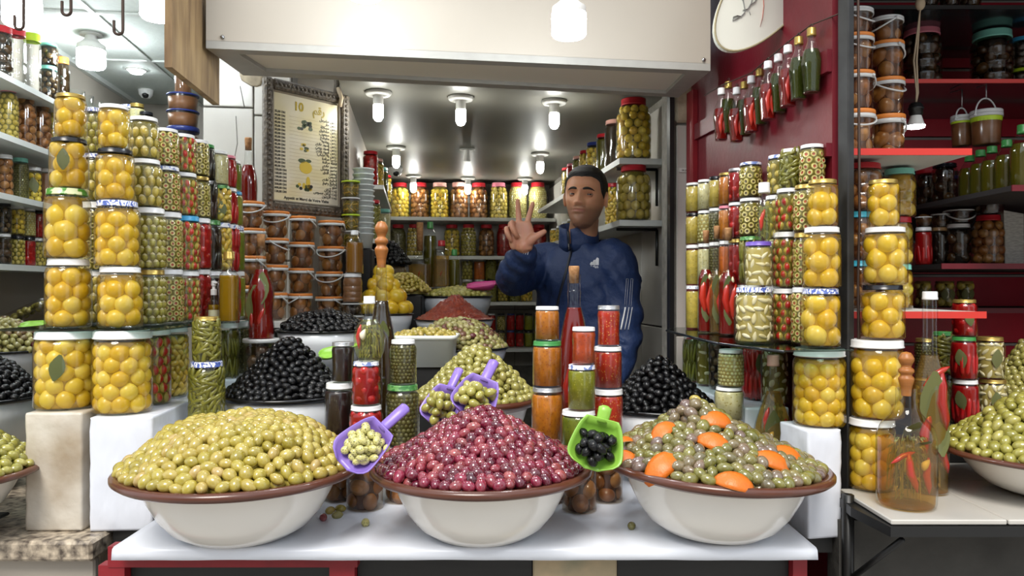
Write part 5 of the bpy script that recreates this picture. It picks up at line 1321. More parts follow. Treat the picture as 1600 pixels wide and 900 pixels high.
# ---------------------------------------------------------------- buckets of the neighbour on the right
bucket_column(4, 1.95, 1.6835, .0455, 'front bucket column by the dark post', ['orange', 'orange', 'orange', 'clearlid'], tops=(174, 116, 58, 18), u=(1338, 1337, 1336, 1335))
bucket_column(4, 2.04, 1.6835, .0415, 'rear bucket column by the dark post', ['orange', 'orange', 'orange', 'clearlid'], tops=(181, 124, 67, 30), u=(1388, 1387, 1386, 1385))
for u, d, v0, v1, w, what in ((1503, 2.34, 229, 182, 33, 'rear bucket of green paste hanging by its white handle'), (1541, 2.28, 227, 174, 46, 'front bucket of green paste hanging by its white handle')):
    t = bucket(u, d, PZ(v0, d), w / 2 * d / F, PZ(v1, d) - PZ(v0, d), 'brownpaste', 'clearlid', what, None, 'up', True)
    mb = MB(); lathe(mb, [(w / 2 * d / F * .93, .068), (w / 2 * d / F * .955, .084)], 24); obj('yellow_band', mb.mesh('yellow_band', [LID['lime']]), t)
    hz = PZ(v0, d) + (PZ(v1, d) - PZ(v0, d)) * .86 + w / 2 * d / F * 1.2
    mb = MB(); tube(mb, [(0, 0, hz - PZ(v0, d) - .004), (0, 0, 1.955 - PZ(v0, d)), (0, .05, 1.958 - PZ(v0, d))], .0022, 6); obj('hook', mb.mesh('hook', [M['steel']]), t)
for i, (u, d, h) in enumerate(((1515, 2.33, .135), (1532, 2.27, .14), (1550, 2.21, .14), (1573, 2.14, .145), (1598, 2.06, .17))):
    vb = V(1.6175, d); px = F / d; w = .031 * px
    bottle(f'green-capped plastic bottle of dark oil on the dark shelf, {order[i]} from the buckets', u, d, vb, [(w, vb - 2), (w, vb - h * .45 * px), (w * .95, vb - h * .62 * px), (w * .5, vb - h * .82 * px), (w * .36, vb - h * .88 * px)], 'clear', 'oilgreen', vb - h * .7 * px, ('green', vb - h * px, w * .45, vb - h * .86 * px), z=1.6175)
for u, d, z, r, h, what in ((1443, 2.42, PZ(356, 2.42), .024, .034, 'small clear tub on the white-lidded pepper jar'), (1469, 2.42, PZ(356, 2.42), .027, .042, 'small clear tub on the ribbed jar of black olives'), (1499, 2.40, PZ(350, 2.40), .042, .042, 'wide clear tub with a white handle on the wide white-lidded jar'), (1545, 2.36, PZ(336, 2.36), .045, .042, 'clear tub on the red-lidded jar of brown limes')):
    bucket(u, d, z + .0012, r, h, 'darklem', 'clearlid', what, None, 'side' if 'handle' in what else None, False, 'plastic_tub', cat='tub')
mb = MB()
for k in range(9):
    y = .004 * k; mb.add([(-.0 + .003 * math.sin(k), y, 0), (.062, y + .006, .002 * (k % 3)), (.06, y + .004, .155 - .006 * (k % 4)), (-.004, y - .002, .165 - .004 * (k % 3))], [[0, 1, 2, 3]])
o = obj('newspaper', mb.mesh('newspaper', [pm('newsprint', 'b9b7b0', .8, var=.35, scale=60, stretch=(1, 1, 4))], False), None, (PX(1570, 2.33), 2.33, 1.4205)); tag(o, 'sheaf of folded newspaper standing beside the red-lidded jar of brown limes', 'newspaper')
md = o.modifiers.new('thick', 'SOLIDIFY'); md.thickness = .0008

# tubs with blue lids, next shop
crate('display_stand', PX(270, 2.9) - .02, PX(306, 2.9) + .02, 2.84, 3.0, 0, 1.78, 'pale block under the blue-lidded tubs', 'cream')
z = 1.781
for i, vt in enumerate((200, 175, 149)):
    h = rd(PZ(vt, 2.92) - z, .003) - .001
    bucket(286, 2.92, z, .058, h, 'bran', 'navy', f'wide blue-lidded tub of brown paste, {TIERS[3][i]} of the pile beside the tile pillar', None, None, False, 'plastic_tub', cat='tub'); z += h + .0006
jar(PX(286, 2.92), 2.92, z + .001, .03, .10, 'brownpaste', 'green', 'green-lidded jar of brown paste on top of the blue-lidded tubs', 'std')

# ---------------------------------------------------------------- lamps
def lamp(x, y, ztop, kind, label, group=None, s=1.0, cool=False, cord=0.0):
    t = thing('ceiling_lamp' if not cord else 'hanging_lamp', label, 'lamp', (x, y, ztop), (0, 0, 0), group)
    if cord:
        mb = MB(); tube(mb, [(0, 0, 0), (.002, 0, cord)], .003, 6); obj('lamp_cord', mb.mesh('lamp_cord', [M['cord']]), t)
    mb = MB()
    if kind == 'tube':     # round plate, short socket, capsule bulb
        lathe(mb, [(0, 0), (.048 * s, 0), (.050 * s, -.006 * s), (.044 * s, -.014 * s), (.020 * s, -.016 * s), (0, -.016 * s)], 20); obj('fitting', mb.mesh('fitting', [M['fitting']]), t)
        mb = MB(); lathe(mb, [(.019 * s, -.014 * s), (.0195 * s, -.046 * s), (.018 * s, -.05 * s)], 16); obj('socket', mb.mesh('socket', [M['lampbody']]), t)
        mb = MB(); lathe(mb, [(.0185 * s, -.05 * s), (.0195 * s, -.06 * s), (.019 * s, -.095 * s), (.012 * s, -.108 * s), (0, -.112 * s)], 16); obj('bulb', mb.mesh('bulb', [M['lamp']]), t)
    else:                  # wide drum bulb on a neck
        lathe(mb, [(0, 0), (.02 * s, 0), (.022 * s, -.02 * s), (.036 * s, -.035 * s), (.050 * s, -.045 * s), (.0515 * s, -.065 * s)], 24); obj('bulb_neck', mb.mesh('bulb_neck', [M['lampbody']]), t)
        mb = MB(); lathe(mb, [(.0515 * s, -.065 * s), (.0515 * s, -.125 * s), (.046 * s, -.132 * s), (0, -.135 * s)], 24); obj('bulb', mb.mesh('bulb', [M['lampcool']]), t)
        if kind == 'drum_plate': mb = MB(); lathe(mb, [(0, .001), (.042 * s, .001), (.04 * s, -.008 * s), (0, -.008 * s)], 20); obj('fitting', mb.mesh('fitting', [M['fitting']]), t)
    return t
CZL = 2.08
for u, vt, what in ((591, 143, 'lamp with a grey plate nearest the price board'), (720, 151, 'lamp in the middle of the front row'), (866, 157, 'lamp nearest the side shelves'),
    (619, 229, 'lamp in the second row above the jars of brown lemons'), (844, 239, 'lamp in the second row above the shopkeeper hand'), (646, 274, 'small far lamp above the first back-shelf jars'), (731, 277, 'small far lamp in the middle of the back row'), (820, 278, 'small far lamp nearest the side shelves')):
    d = (CZL - CZ) * F / (HZ - vt)
    lamp(PX(u, d), min(d, 5.2), CZL - .0005, 'tube', 'white ' + what + ', on the shop ceiling')
d = (CZL - CZ) * F / (HZ - 233)
t = thing('lamp_socket', 'empty white lamp socket in the middle of the shop ceiling', 'lamp socket', (PX(730, d), d, CZL - .0005))
mb = MB(); lathe(mb, [(0, 0), (.04, 0), (.04, -.005), (0, -.005)], 18); obj('fitting', mb.mesh('fitting', [M['fitting']]), t)
mb = MB(); lathe(mb, [(.019, -.004), (.019, -.062), (.014, -.062), (.014, -.02), (0, -.02)], 16); obj('socket', mb.mesh('socket', [M['lampbody']]), t)
lamp(PX(138, 3.0), 3.02, 2.349, 'drum_plate', 'drum-shaped lamp under the panel ceiling of the shop next door', cool=True)
lamp(PX(35, 2.25), 2.25, PZ(-20, 2.25) + .02, 'drum', 'drum-shaped lamp hanging nearest the frame corner above the plastic jars', cord=.5)
lamp(PX(247, 2.35), 2.35, PZ(-28, 2.35) + .02, 'drum', 'drum-shaped lamp half hidden by the weathered board', cord=.5)
lamp(PX(889, 1.78), 1.78, PZ(-12, 1.78), 'drum', 'large drum-shaped lamp hanging in front of the cream shutter box', s=.78, cord=.6)
lamp(PX(570, 1.78), 1.78, PZ(-72, 1.78), 'drum', 'drum-shaped lamp at the top edge in front of the shutter box', s=.78, cord=.5)
d = (2.35 - CZ) * F / (HZ - 108)
t = thing('downlight', 'round recessed downlight in the panel ceiling next door', 'lamp', (PX(213, d), d, 2.349))
mb = MB(); lathe(mb, [(.045, 0), (.047, -.004), (.036, -.008), (.034, -.002)], 20); obj('ring', mb.mesh('ring', [M['lampbody']]), t)
mb = MB(); lathe(mb, [(.034, -.003), (.026, -.018), (0, -.024)], 20); obj('bulb', mb.mesh('bulb', [M['lampcool']]), t)
# bare bulb on a knotted cord, right
t = thing('hanging_lamp', 'bare bulb in a black socket on a beige cord over the dark shelves', 'lamp', (PX(1431, 2.15), 2.15, PZ(162, 2.15)))
mb = MB(); lathe(mb, [(0, .004), (.012, .002), (.018, -.004), (.018, -.010), (.0205, -.011), (.0205, -.016), (.018, -.017), (.018, -.03), (.015, -.034), (0, -.034)], 16); obj('socket', mb.mesh('socket', [M['black']]), t)
mb = MB(); lathe(mb, [(.0145, -.034), (.020, -.052), (.024, -.062)], 16); obj('bulb_neck', mb.mesh('bulb_neck', [M['lampbody']]), t)
mb = MB(); lathe(mb, [(.024, -.062), (.022, -.068), (0, -.072)], 16); obj('bulb', mb.mesh('bulb', [M['lampcool']]), t)
mb = MB(); tube(mb, [(0, 0, 0), (.002, 0, .03), (-.006, 0, .12), (.004, 0, .20), (.014, .0, .28), (.02, 0, .5)], .0025, 6); tube(mb, [(0, 0, 0), (.006, 0, .03), (.002, 0, .12), (.008, 0, .2), (.012, 0, .28)], .0025, 6); ball(mb, (.012, 0, .28), (.014, .012, .02), 2); obj('lamp_cord', mb.mesh('lamp_cord', [M['cord']]), t)
# cameras
def dome(u, d, z, label, r):
    t = thing('security_camera', label, 'camera', (PX(u, d), d, z))
    mb = MB(); lathe(mb, [(0, 0), (r * 1.05, 0), (r * 1.05, -r * .25), (r, -r * .3)], 20); obj('base', mb.mesh('base', [M['lampbody']]), t)
    mb = MB(); lathe(mb, [(r, -r * .3), (r * .95, -r * .7), (r * .6, -r * 1.15), (0, -r * 1.3)], 20); obj('housing', mb.mesh('housing', [M['lampbody']]), t)
    mb = MB(); ball(mb, (r * .15, -r * .45, -r * .8), r * .52, 2); obj('lens', mb.mesh('lens', [M['black']]), t)
dome(618, (CZL - CZ) * F / (HZ - 262), CZL - .0005, 'white dome security camera on the shop ceiling above the first back jars', .042)
dome(228, (2.35 - CZ) * F / (HZ - 140), 2.349, 'white dome security camera on the panel ceiling next door', .035)
# hooks hanging at the frame top
for u, vb, d, what in ((30, 46, 1.75, 'over the frame corner lamp'), (104, 24, 1.75, 'short one between the lamps'), (185, 54, 1.75, 'long one beside the drum-shaped lamp')):
    z1 = PZ(vb, d); x = PX(u, d); w = 7 * d / F
    mb = MB(); tube(mb, [(x + w, d, 2.42), (x + w, d, z1 + w)] + [(x + w * math.cos(a), d, z1 + w + w * math.sin(a)) for a in np.linspace(0, -PI, 9)] + [(x - w, d, z1 + w + .022)], .0035, 7)
    tag(obj('hanging_hook', mb.mesh('hanging_hook', [M['wire']])), f'rusty iron hook hanging from above, {what}', 'hook')
mb = MB(); tube(mb, [(-1.5, 1.75, 2.42), (-.7, 1.75, 2.42)], .008, 8); tag(obj('hanging_rail', mb.mesh('hanging_rail', [M['wire']])), 'iron rail above the frame that carries the hooks', 'rail')

# ---------------------------------------------------------------- bowls
BM = {'white': pm('bowl_glaze', 'f0ece4', 0.18, var=0.05, scale=4, coat=0.3), 'enamel': pm('white_enamel', 'dfe2e6', 0.2, coat=0.3), 'rim': pm('terracotta_rim', '5c3324', 0.28, var=0.15, scale=20, coat=0.3),
      'blackrim': pm('black_enamel_rim', '131314', 0.25), 'tray': pm('tray_plastic', 'e6e8e2', 0.35), 'pot': pm('chip', '8d8678', .8)}
def glazed_bowl(label, x, y, z, R, H, tilt=0.0, group=None):
    t = thing('bowl', label, 'bowl', (x, y, z), (0, tilt, 0), group)
    mb = MB(); lathe(mb, [(0, 0), (.33 * R, 0), (.36 * R, .004), (.44 * R, .05 * H), (.56 * R, .17 * H), (.66 * R, .36 * H), (.74 * R, .60 * H), (.80 * R, .84 * H), (.82 * R, .88 * H), (.78 * R, .86 * H), (.6 * R, .45 * H), (0, .2 * H)], 64)
    obj('body', mb.mesh('body', [BM['white']]), t)
    mb = MB(); lathe(mb, [(.80 * R, .80 * H), (.90 * R, .86 * H), (.97 * R, .88 * H), (1.0 * R, .92 * H), (1.0 * R, .96 * H), (.975 * R, 1.0 * H), (.93 * R, .99 * H), (.84 * R, .93 * H), (.79 * R, .84 * H)], 72)
    obj('rim', mb.mesh('rim', [BM['rim']]), t)
    return t
def enamel_bowl(label, x, y, z, R, H, foot=.55, group=None, rim='blackrim', body='enamel'):
    t = thing('enamel_bowl', label, 'bowl', (x, y, z), (0, 0, 0), group)
    mb = MB(); lathe(mb, [(0, 0), (foot * R, 0), ((foot + .05) * R, .02 * H), (.80 * R, .30 * H), (.92 * R, .65 * H), (.97 * R, .97 * H), (.94 * R, .97 * H), (.7 * R, .3 * H), (0, .2 * H)], 48)
    obj('body', mb.mesh('body', [BM[body]]), t)
    mb = MB(); lathe(mb, [(.965 * R, .93 * H), (1.0 * R, .945 * H), (1.01 * R, .975 * H), (1.0 * R, 1.0 * H), (.955 * R, 1.0 * H), (.94 * R, .96 * H)], 48)
    obj('rim', mb.mesh('rim', [BM[rim]]), t)
    return t

# ---------------------------------------------------------------- olives
OL = {
 'yellow': pm('yellow_green_olive', cols=['a39336', 'b5a445', '998a31', 'c1af58', 'ab993d', 'b8a350', 'af9a42', 'bea365'], rough=0.24, var=0.18, scale=2.4, coat=0.8),
 'purple': pm('purple_olive', cols=['63102a', '821a36', '4c0c20', '982c46', '701430', 'aa5454', '580f26', '8a243c', 'a0424a'], rough=0.16, var=0.35, scale=2.2, coat=1.0),
 'mottled': pm('mottled_olive', cols=['757232', '88823f', '6e6350', '7f7a37', '7b6560', '938b4a', '6c6a2e', '87715f', '7c793a'], rough=0.22, var=0.28, scale=2.2, coat=0.9),
 'black': pm('black_oily_olive', cols=['070708', '0b0b0d', '050506', '0e0e11'], rough=0.22, bump=0.6, bscale=3.5, coat=0.32, bdist=.004, spec=.2),
 'pitted': pm('pitted_green_olive', cols=['98924a', 'a8a055', '8c8640', 'b3aa66', '9f9550'], rough=0.26, var=0.15, scale=2.4, coat=0.7),
 'green': pm('green_olive', cols=['9a9440', 'aaa34d', '8f8a3a', 'b8af5e'], rough=0.24, var=0.15, scale=2.4, coat=0.8),
 'marinated': pm('marinated_olive', cols=['a8a05c', 'b5ad6c', '959052', 'c0b87c', '6a2238', 'a39a58', '9a9460'], rough=0.25, var=0.3, scale=3, coat=0.4),
 'herb': pm('herbed_olive', 'cbc47e', 0.28, col2='47521f', scale=3.6, sharp=.57, coat=0.35),
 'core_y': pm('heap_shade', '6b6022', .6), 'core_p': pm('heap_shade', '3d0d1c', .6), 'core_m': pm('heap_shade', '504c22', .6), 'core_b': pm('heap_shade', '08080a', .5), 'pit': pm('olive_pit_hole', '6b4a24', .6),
}
OSHAPE = {}
def olive_meshes(kind, pit=False, sub=3):
    key = (kind, pit, sub)
    if key in OSHAPE: return OSHAPE[key]
    out = []
    for i in range(3):
        v, f = ico(sub); v = v.copy(); rr = np.random.default_rng(i + 3)
        z = v[:, 2]
        a = (.70, .76, .82)[i]
        k = a * (1 - .10 * np.abs(z) ** 4) * (1 + .05 * z * rr.uniform(-1, 1))
        v[:, 0] *= k; v[:, 1] *= k; v[:, 2] = z * 1.0 + .06 * (z > .9)
        if kind == 'black':
            d = 1 + .05 * np.sin(v @ np.array([7.1, 3.3, 5.7]) + i) * np.cos(v @ np.array([2.9, 8.3, 4.4]))
            v *= d[:, None]
        mb = MB(); mats = [OL[kind]]
        if pit:   # stoned olives: a dark hole sunk into one end
            top = z > .93; v[top, 2] = .74
            mm = [1 if all(z[q] > .84 for q in ff) else 0 for ff in f]
            mb.add(v, f, mm); mats.append(OL['pit'])
        else: mb.add(v, f)
        out.append(mb.mesh(kind + '_olive', mats))
    OSHAPE[key] = out
    return out

HEAPS = {}
class Heap:
    def __init__(s, x, y, z, R, prof, tilt=0.0, ax=0.0, ay=0.0, noise=0.006, seed=1):
        s.x, s.y, s.z, s.R, s.tilt, s.ax, s.ay = x, y, z, R, tilt, ax, ay
        s.pt = np.array([p[0] for p in prof]); s.ph = np.array([p[1] for p in prof]); s.noise = noise; s.seed = seed
    def h(s, X, Y):
        X = np.asarray(X, float); Y = np.asarray(Y, float)
        r = np.hypot(X, Y) / s.R
        k = np.clip(1 - r, 0, 1)
        q = np.hypot(X - s.ax * k, Y - s.ay * k) / s.R
        n = s.noise * (np.sin(X * 38 + s.seed) * np.cos(Y * 33 + 2 * s.seed) + .5 * np.sin(X * 71 + Y * 55)) * np.clip(1.1 - r, 0, 1)
        return np.interp(q, s.pt, s.ph) + n - s.tilt * X
    def P(s, X, Y): return np.stack([s.x + X, s.y + Y, s.z + s.h(X, Y)], -1)
    def normal(s, X, Y):
        e = .004; gx = (s.h(X + e, Y) - s.h(X - e, Y)) / (2 * e); gy = (s.h(X, Y + e) - s.h(X, Y - e)) / (2 * e)
        n = np.stack([-gx, -gy, np.ones_like(gx)], -1); return n / np.linalg.norm(n, axis=-1, keepdims=True)
    def points(s, sp, seed, edge=.0):
        g = np.random.default_rng(seed)
        area = 0.0
        rs = np.linspace(0, s.R - edge, 40); hh = s.h(rs, 0 * rs)
        area = float(np.sum(2 * PI * (rs[1:] + rs[:-1]) / 2 * np.hypot(np.diff(rs), np.diff(hh))))
        n = max(8, int(area / (.80 * sp * sp)))
        r = (s.R - edge) * np.sqrt(g.random(n)); t = g.random(n) * 2 * PI
        p = np.stack([r * np.cos(t), r * np.sin(t)], -1)
        for it in range(36):
            q = np.concatenate([p, s.h(p[:, 0], p[:, 1])[:, None]], 1)
            d = q[:, None, :] - q[None, :, :]; L = np.sqrt((d ** 2).sum(-1)) + np.eye(n) * 9
            w = np.clip(sp * 1.0 - L, 0, None) / L * .5
            p = p + (d[:, :, :2] * w[:, :, None]).sum(1) * .6
            rr = np.hypot(p[:, 0], p[:, 1]); k = np.minimum(1, (s.R - edge) / np.maximum(rr, 1e-6)); p *= k[:, None]
        return p

def rot_to(axis, roll):
    z = Vector(axis).normalized(); a, b = frame_of(z)
    m = Matrix((a, b, z)).transposed()
    return m @ Matrix.Rotation(roll, 3, 'Z')

def fill_heap(hp, kind, name, sp, size, most, label, group, core, seed, pit=False, cat='olive', under=True, avoid=()):
    """The top layer of a heap: the pieces that show largest as things of their own, the rest, the layer below and the mound as one stuff."""
    p = hp.points(sp, seed); g = random.Random(seed)
    N = hp.normal(p[:, 0], p[:, 1]); W = hp.P(p[:, 0], p[:, 1])
    toc = np.array([0, 0, CZ]) - W; dist = np.linalg.norm(toc, axis=1)
    face = (N * toc / dist[:, None]).sum(1)
    uu = 800 + W[:, 0] / W[:, 1] * F; inframe = (uu > -8) & (uu < 1608)
    vis = np.where((face > .02) & inframe)[0]; vis = vis[np.argsort(dist[vis])][:most]
    vs = set(vis.tolist())
    meshes = olive_meshes(kind, pit, 3); low = ico(2)
    mb = MB(); n = 0
    for i in range(len(p)):
        th = g.uniform(0, 2 * PI); nn = Vector(N[i]); a, b = frame_of(nn)
        ax = (a * math.cos(th) + b * math.sin(th) + nn * g.uniform(-.35, .55 if not pit else .9)).normalized()
        m = rot_to(ax, g.uniform(0, 6.28)); s = size * .5 * g.uniform(.90, 1.10)
        pos = Vector(W[i]) + nn * (size * .12 + g.uniform(-.06, .10) * size)
        if any((pos - q).length < r_ for q, r_ in avoid): continue
        if i in vs:
            o = bpy.data.objects.new(name, meshes[n % 3]); COL.objects.link(o); n += 1
            o.matrix_basis = Matrix.Translation(pos) @ m.to_4x4() @ Matrix.Diagonal((s, s, s, 1))
            o['label'] = label; o['category'] = cat; o['group'] = group
        else:
            mb.add(low[0], low[1], 0, np.array(Matrix.Translation(pos) @ m.to_4x4() @ Matrix.Diagonal((s * .77, s * .77, s, 1))))
    if under:
        p2 = hp.points(sp * 1.05, seed + 50, sp * .3); N2 = hp.normal(p2[:, 0], p2[:, 1]); W2 = hp.P(p2[:, 0], p2[:, 1]) - N2 * sp * .55
        for i in range(len(p2)):
            s = size * .5; m = rot_to((g.uniform(-1, 1), g.uniform(-1, 1), g.uniform(-.4, .4)), 0)
            mb.add(low[0], low[1], 0, np.array(Matrix.Translation(W2[i]) @ m.to_4x4() @ Matrix.Diagonal((s * .8, s * .8, s, 1))))
    # mound below them
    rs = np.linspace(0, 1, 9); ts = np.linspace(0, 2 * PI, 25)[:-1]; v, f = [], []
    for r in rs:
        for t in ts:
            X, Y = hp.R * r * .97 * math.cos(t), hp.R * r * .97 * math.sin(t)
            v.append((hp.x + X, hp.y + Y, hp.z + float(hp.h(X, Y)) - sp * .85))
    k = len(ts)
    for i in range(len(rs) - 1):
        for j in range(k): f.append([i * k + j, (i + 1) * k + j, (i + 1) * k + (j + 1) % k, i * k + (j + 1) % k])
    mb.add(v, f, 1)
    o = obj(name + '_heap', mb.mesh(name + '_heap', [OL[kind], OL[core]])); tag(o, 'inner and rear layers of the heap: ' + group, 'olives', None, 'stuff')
    return vis

def on_heap(hp, u, v):
    """Where the sight line through (u, v) meets the heap."""
    for d in np.arange(hp.y - hp.R - .05, hp.y + hp.R, .002):
        x, z = PX(u, d), PZ(v, d)
        X, Y = x - hp.x, d - hp.y
        if math.hypot(X, Y) < hp.R and z <= hp.z + float(hp.h(X, Y)): return Vector((x, d, z)), Vector(hp.normal(np.array(X), np.array(Y)))
    return Vector((PX(u, hp.y), hp.y, PZ(v, hp.y))), Vector((0, -.3, .95))

BH = .146
B1x, B2x, B3x, BY = PX(376, 1.57), PX(752, 1.57), PX(1113, 1.57), 1.575
glazed_bowl('white bowl with terracotta rim heaped with yellow-green olives, nearest the white box', B1x, BY, TZ + .0005, .243, BH)
glazed_bowl('white bowl with terracotta rim heaped with purple olives, middle of the front counter', B2x, BY, TZ + .0005, .2265, BH)
glazed_bowl('white tilted bowl with terracotta rim of olives and orange peel', B3x, BY, TZ + .006, .2305, BH + .002, math.radians(2.6))
H1 = Heap(B1x, BY, TZ + BH - .002, .219, [(0, .085), (.25, .085), (.45, .083), (.60, .072), (.80, .040), (1, .004)], seed=2)
H2 = Heap(B2x, BY, TZ + BH - .002, .204, [(0, .104), (.12, .100), (.30, .083), (.50, .058), (.75, .029), (1, .004)], seed=5)
H3 = Heap(B3x, BY, TZ + BH + .004, .208, [(0, .116), (.10, .108), (.28, .083), (.50, .057), (.75, .032), (1, .004)], tilt=math.tan(math.radians(2.6)), ax=-.035, seed=9)
fill_heap(H1, 'yellow', 'yellow_olive', .0238, .0315, 300, 'glossy yellow-green olive in the heaped bowl nearest the white box', 'yellow-green olives in the first front bowl', 'core_y', 21)
fill_heap(H2, 'purple', 'purple_olive', .0218, .0285, 300, 'glossy purple or pink olive heaped in the middle front bowl', 'purple olives in the middle front bowl', 'core_p', 22)

# orange peel
PEEL = [pm('orange_peel', 'd9701c', 0.4, var=.12, scale=160, bump=.3, bscale=300, bdist=.002), pm('peel_pith', 'e0b27a', 0.6)]
def peel_mesh(w):
    mb = MB(); v, f = [], []; R = .040; nu, nv = 9, 6
    for lay, rr in ((0, R), (1, R - .003)):
        for i in range(nu):
            a = -1.0 + 2.0 * i / (nu - 1)
            for j in range(nv):
                b = (-1 + 2 * j / (nv - 1)) * w * max(.04, math.cos(a * 1.45)) ** .7
                v.append((rr * math.cos(b) * math.sin(a), rr * math.sin(b), rr * math.cos(b) * math.cos(a) - R))
    m = []
    for lay in (0, 1):
        o = lay * nu * nv
        for i in range(nu - 1):
            for j in range(nv - 1):
                q = [o + i * nv + j, o + (i + 1) * nv + j, o + (i + 1) * nv + j + 1, o + i * nv + j + 1]
                f.append(q if lay == 0 else q[::-1]); m.append(lay)
    ring = [i * nv for i in range(nu)] + [(nu - 1) * nv + j for j in range(1, nv)] + [i * nv + nv - 1 for i in range(nu - 2, -1, -1)] + [j for j in range(nv - 2, 0, -1)]
    for a, b in zip(ring, ring[1:] + ring[:1]): f.append([a, a + nu * nv, b + nu * nv, b]); m.append(1)
    mb.add(v, f, m); return mb.mesh('orange_peel', PEEL)
PEELS = ((1037, 681, 1.2, .46, .95, 'upright against the far side of the heap'), (1118, 662, -.2, .45, 1.0, 'nearest the heap peak'), (1115, 697, -.45, .5, .95, 'in the middle just below the peak'), (975, 721, .15, .45, .8, 'at the rim by the green scoop'),
    (1035, 733, .9, .48, 1.15, 'largest, low on the heap front'), (1204, 726, -.5, .44, 1.05, 'on the slope facing the scuffed box'), (1228, 716, -.6, .4, 1.0, 'farthest toward the scuffed box'), (1146, 759, -.3, .44, 1.0, 'lowest, close to the front rim'))
AVOID = []
for i, (u, v, rz, w, s, what) in enumerate(PEELS):
    p, n = on_heap(H3, u, v); AVOID.append((p, .024 * s))
    s *= 1.12
    n2 = (n + Vector((0, -.55, .0))).normalized(); a, b = frame_of(n2)
    m = Matrix((a, b, n2)).transposed() @ Matrix.Rotation(rz, 3, 'Z')
    o = obj('orange_peel', cached(('peel', w), lambda: peel_mesh(w))); o.matrix_basis = Matrix.Translation(p + n2 * .021) @ m.to_4x4() @ Matrix.Diagonal((s, s, s, 1))
    tag(o, f'piece of orange peel among mottled olives, {what}', 'peel', 'orange peel in the olive bowl')
fill_heap(H3, 'mottled', 'mottled_olive', .0232, .0300, 300, 'green or greyish mauve olive heaped around the orange peel', 'mottled olives in the bowl with orange peel', 'core_m', 23, avoid=AVOID)
p, n = on_heap(H3, 992, 695)
tag(obj('dried_peel', peel_mesh(.25), None, p + n * .016, (.4, .3, .7)), 'curled tan strip of dried peel beside the green scoop', 'peel')

# olives that rolled onto the cloth
for u, v, k, nm, what in ((516, 798, 'yellow', 'yellow_olive', 'stray green olive on the cloth under the rim of the first bowl'), (532, 795, 'yellow', 'yellow_olive', 'stray yellow olive beside the brown lemon jar foot'), (527, 805, 'marinated', 'marinated_olive', 'stray tan olive in front of two others on the cloth'),
    (571, 817, 'herb', 'herb_olive', 'single herbed olive alone on the cloth between two bowls'), (505, 809, 'purple', 'purple_olive', 'small purple olive under the first bowl rim'), (987, 822, 'mottled', 'mottled_olive', 'stray grey-green olive against the tilted bowl'), (1086, 631, 'yellow', 'yellow_olive', 'single yellow olive perched on the peak by the black olives')):
    s = .0125
    if v > 700: d = (CZ - TZ - s * .7) * F / (v - HZ); x, z = PX(u, d), TZ + s * .74
    else: d = 1.575; x, z = PX(u, d), H3.z + .128
    o = obj(nm, olive_meshes(k)[0], None, (x, d, z), (PI / 2, 0, random.uniform(0, 3)), s); tag(o, what, 'olive')

# ---------------------------------------------------------------- scoops
SCM = {'purple': pm('purple_plastic', '8a6fc4', .32, var=.08), 'lime': pm('lime_plastic', '8fc24a', .32, var=.15, scale=14), 'pink': pm('pink_plastic', 'c8488a', .32), 'white': BM['tray']}
def scoop(col, pos, up, lip, L, W, label, handle=.6, D=.35, group=None):
    """A scoop: lip = the way its open edge points, up = the way it is open."""
    up = Vector(up).normalized(); lip = Vector(lip); lip = (lip - up * lip.dot(up)).normalized(); sx = lip.cross(up)
    t = thing('scoop', label, 'scoop', (0, 0, 0), (0, 0, 0), group)
    t.matrix_basis = Matrix.Translation(pos) @ Matrix((sx, lip, up)).transposed().to_4x4()
    nu, nv = 17, 14; v, f = [], []
    for j in range(nv):
        q = j / (nv - 1)
        wd = W / 2 * (.70 + .36 * math.sin(min(1, q * 1.15) * PI / 2)) * (1 if q < .72 else math.sqrt(max(.02, 1 - ((q - .72) / .30) ** 2)))
        for i in range(nu):
            a = -1 + 2 * i / (nu - 1)
            side = abs(a) ** 3.2; back = max(0, 1 - q / .22) ** 2; front = max(0, (q - .75) / .25) ** 2 * .25
            v.append((wd * a * (1 - .12 * back), L * (q - .5) - .0 * back, W * D * max(side * (1 - .45 * q), back, front * .4)))
    for j in range(nv - 1):
        for i in range(nu - 1): f.append([j * nu + i, j * nu + i + 1, (j + 1) * nu + i + 1, (j + 1) * nu + i])
    mb = MB(); mb.add(v, f); o = obj('pan', mb.mesh('pan', [SCM[col]]), t)
    md = o.modifiers.new('thick', 'SOLIDIFY'); md.thickness = .0022; md.offset = -1
    mb = MB(); z0 = W * D * .75
    tube(mb, [(0, -L * .46, z0), (0, -L * .56, z0 + .002), (0, -L * (.5 + handle * .6), z0 + .006), (0, -L * (.5 + handle) + .004, z0 + .008), (0, -L * (.5 + handle), z0 + .008)], [W * .10, W * .125, W * .13, W * .13, W * .07], 10, 0, True, .5)
    obj('handle', mb.mesh('handle', [SCM[col]]), t)
    return t
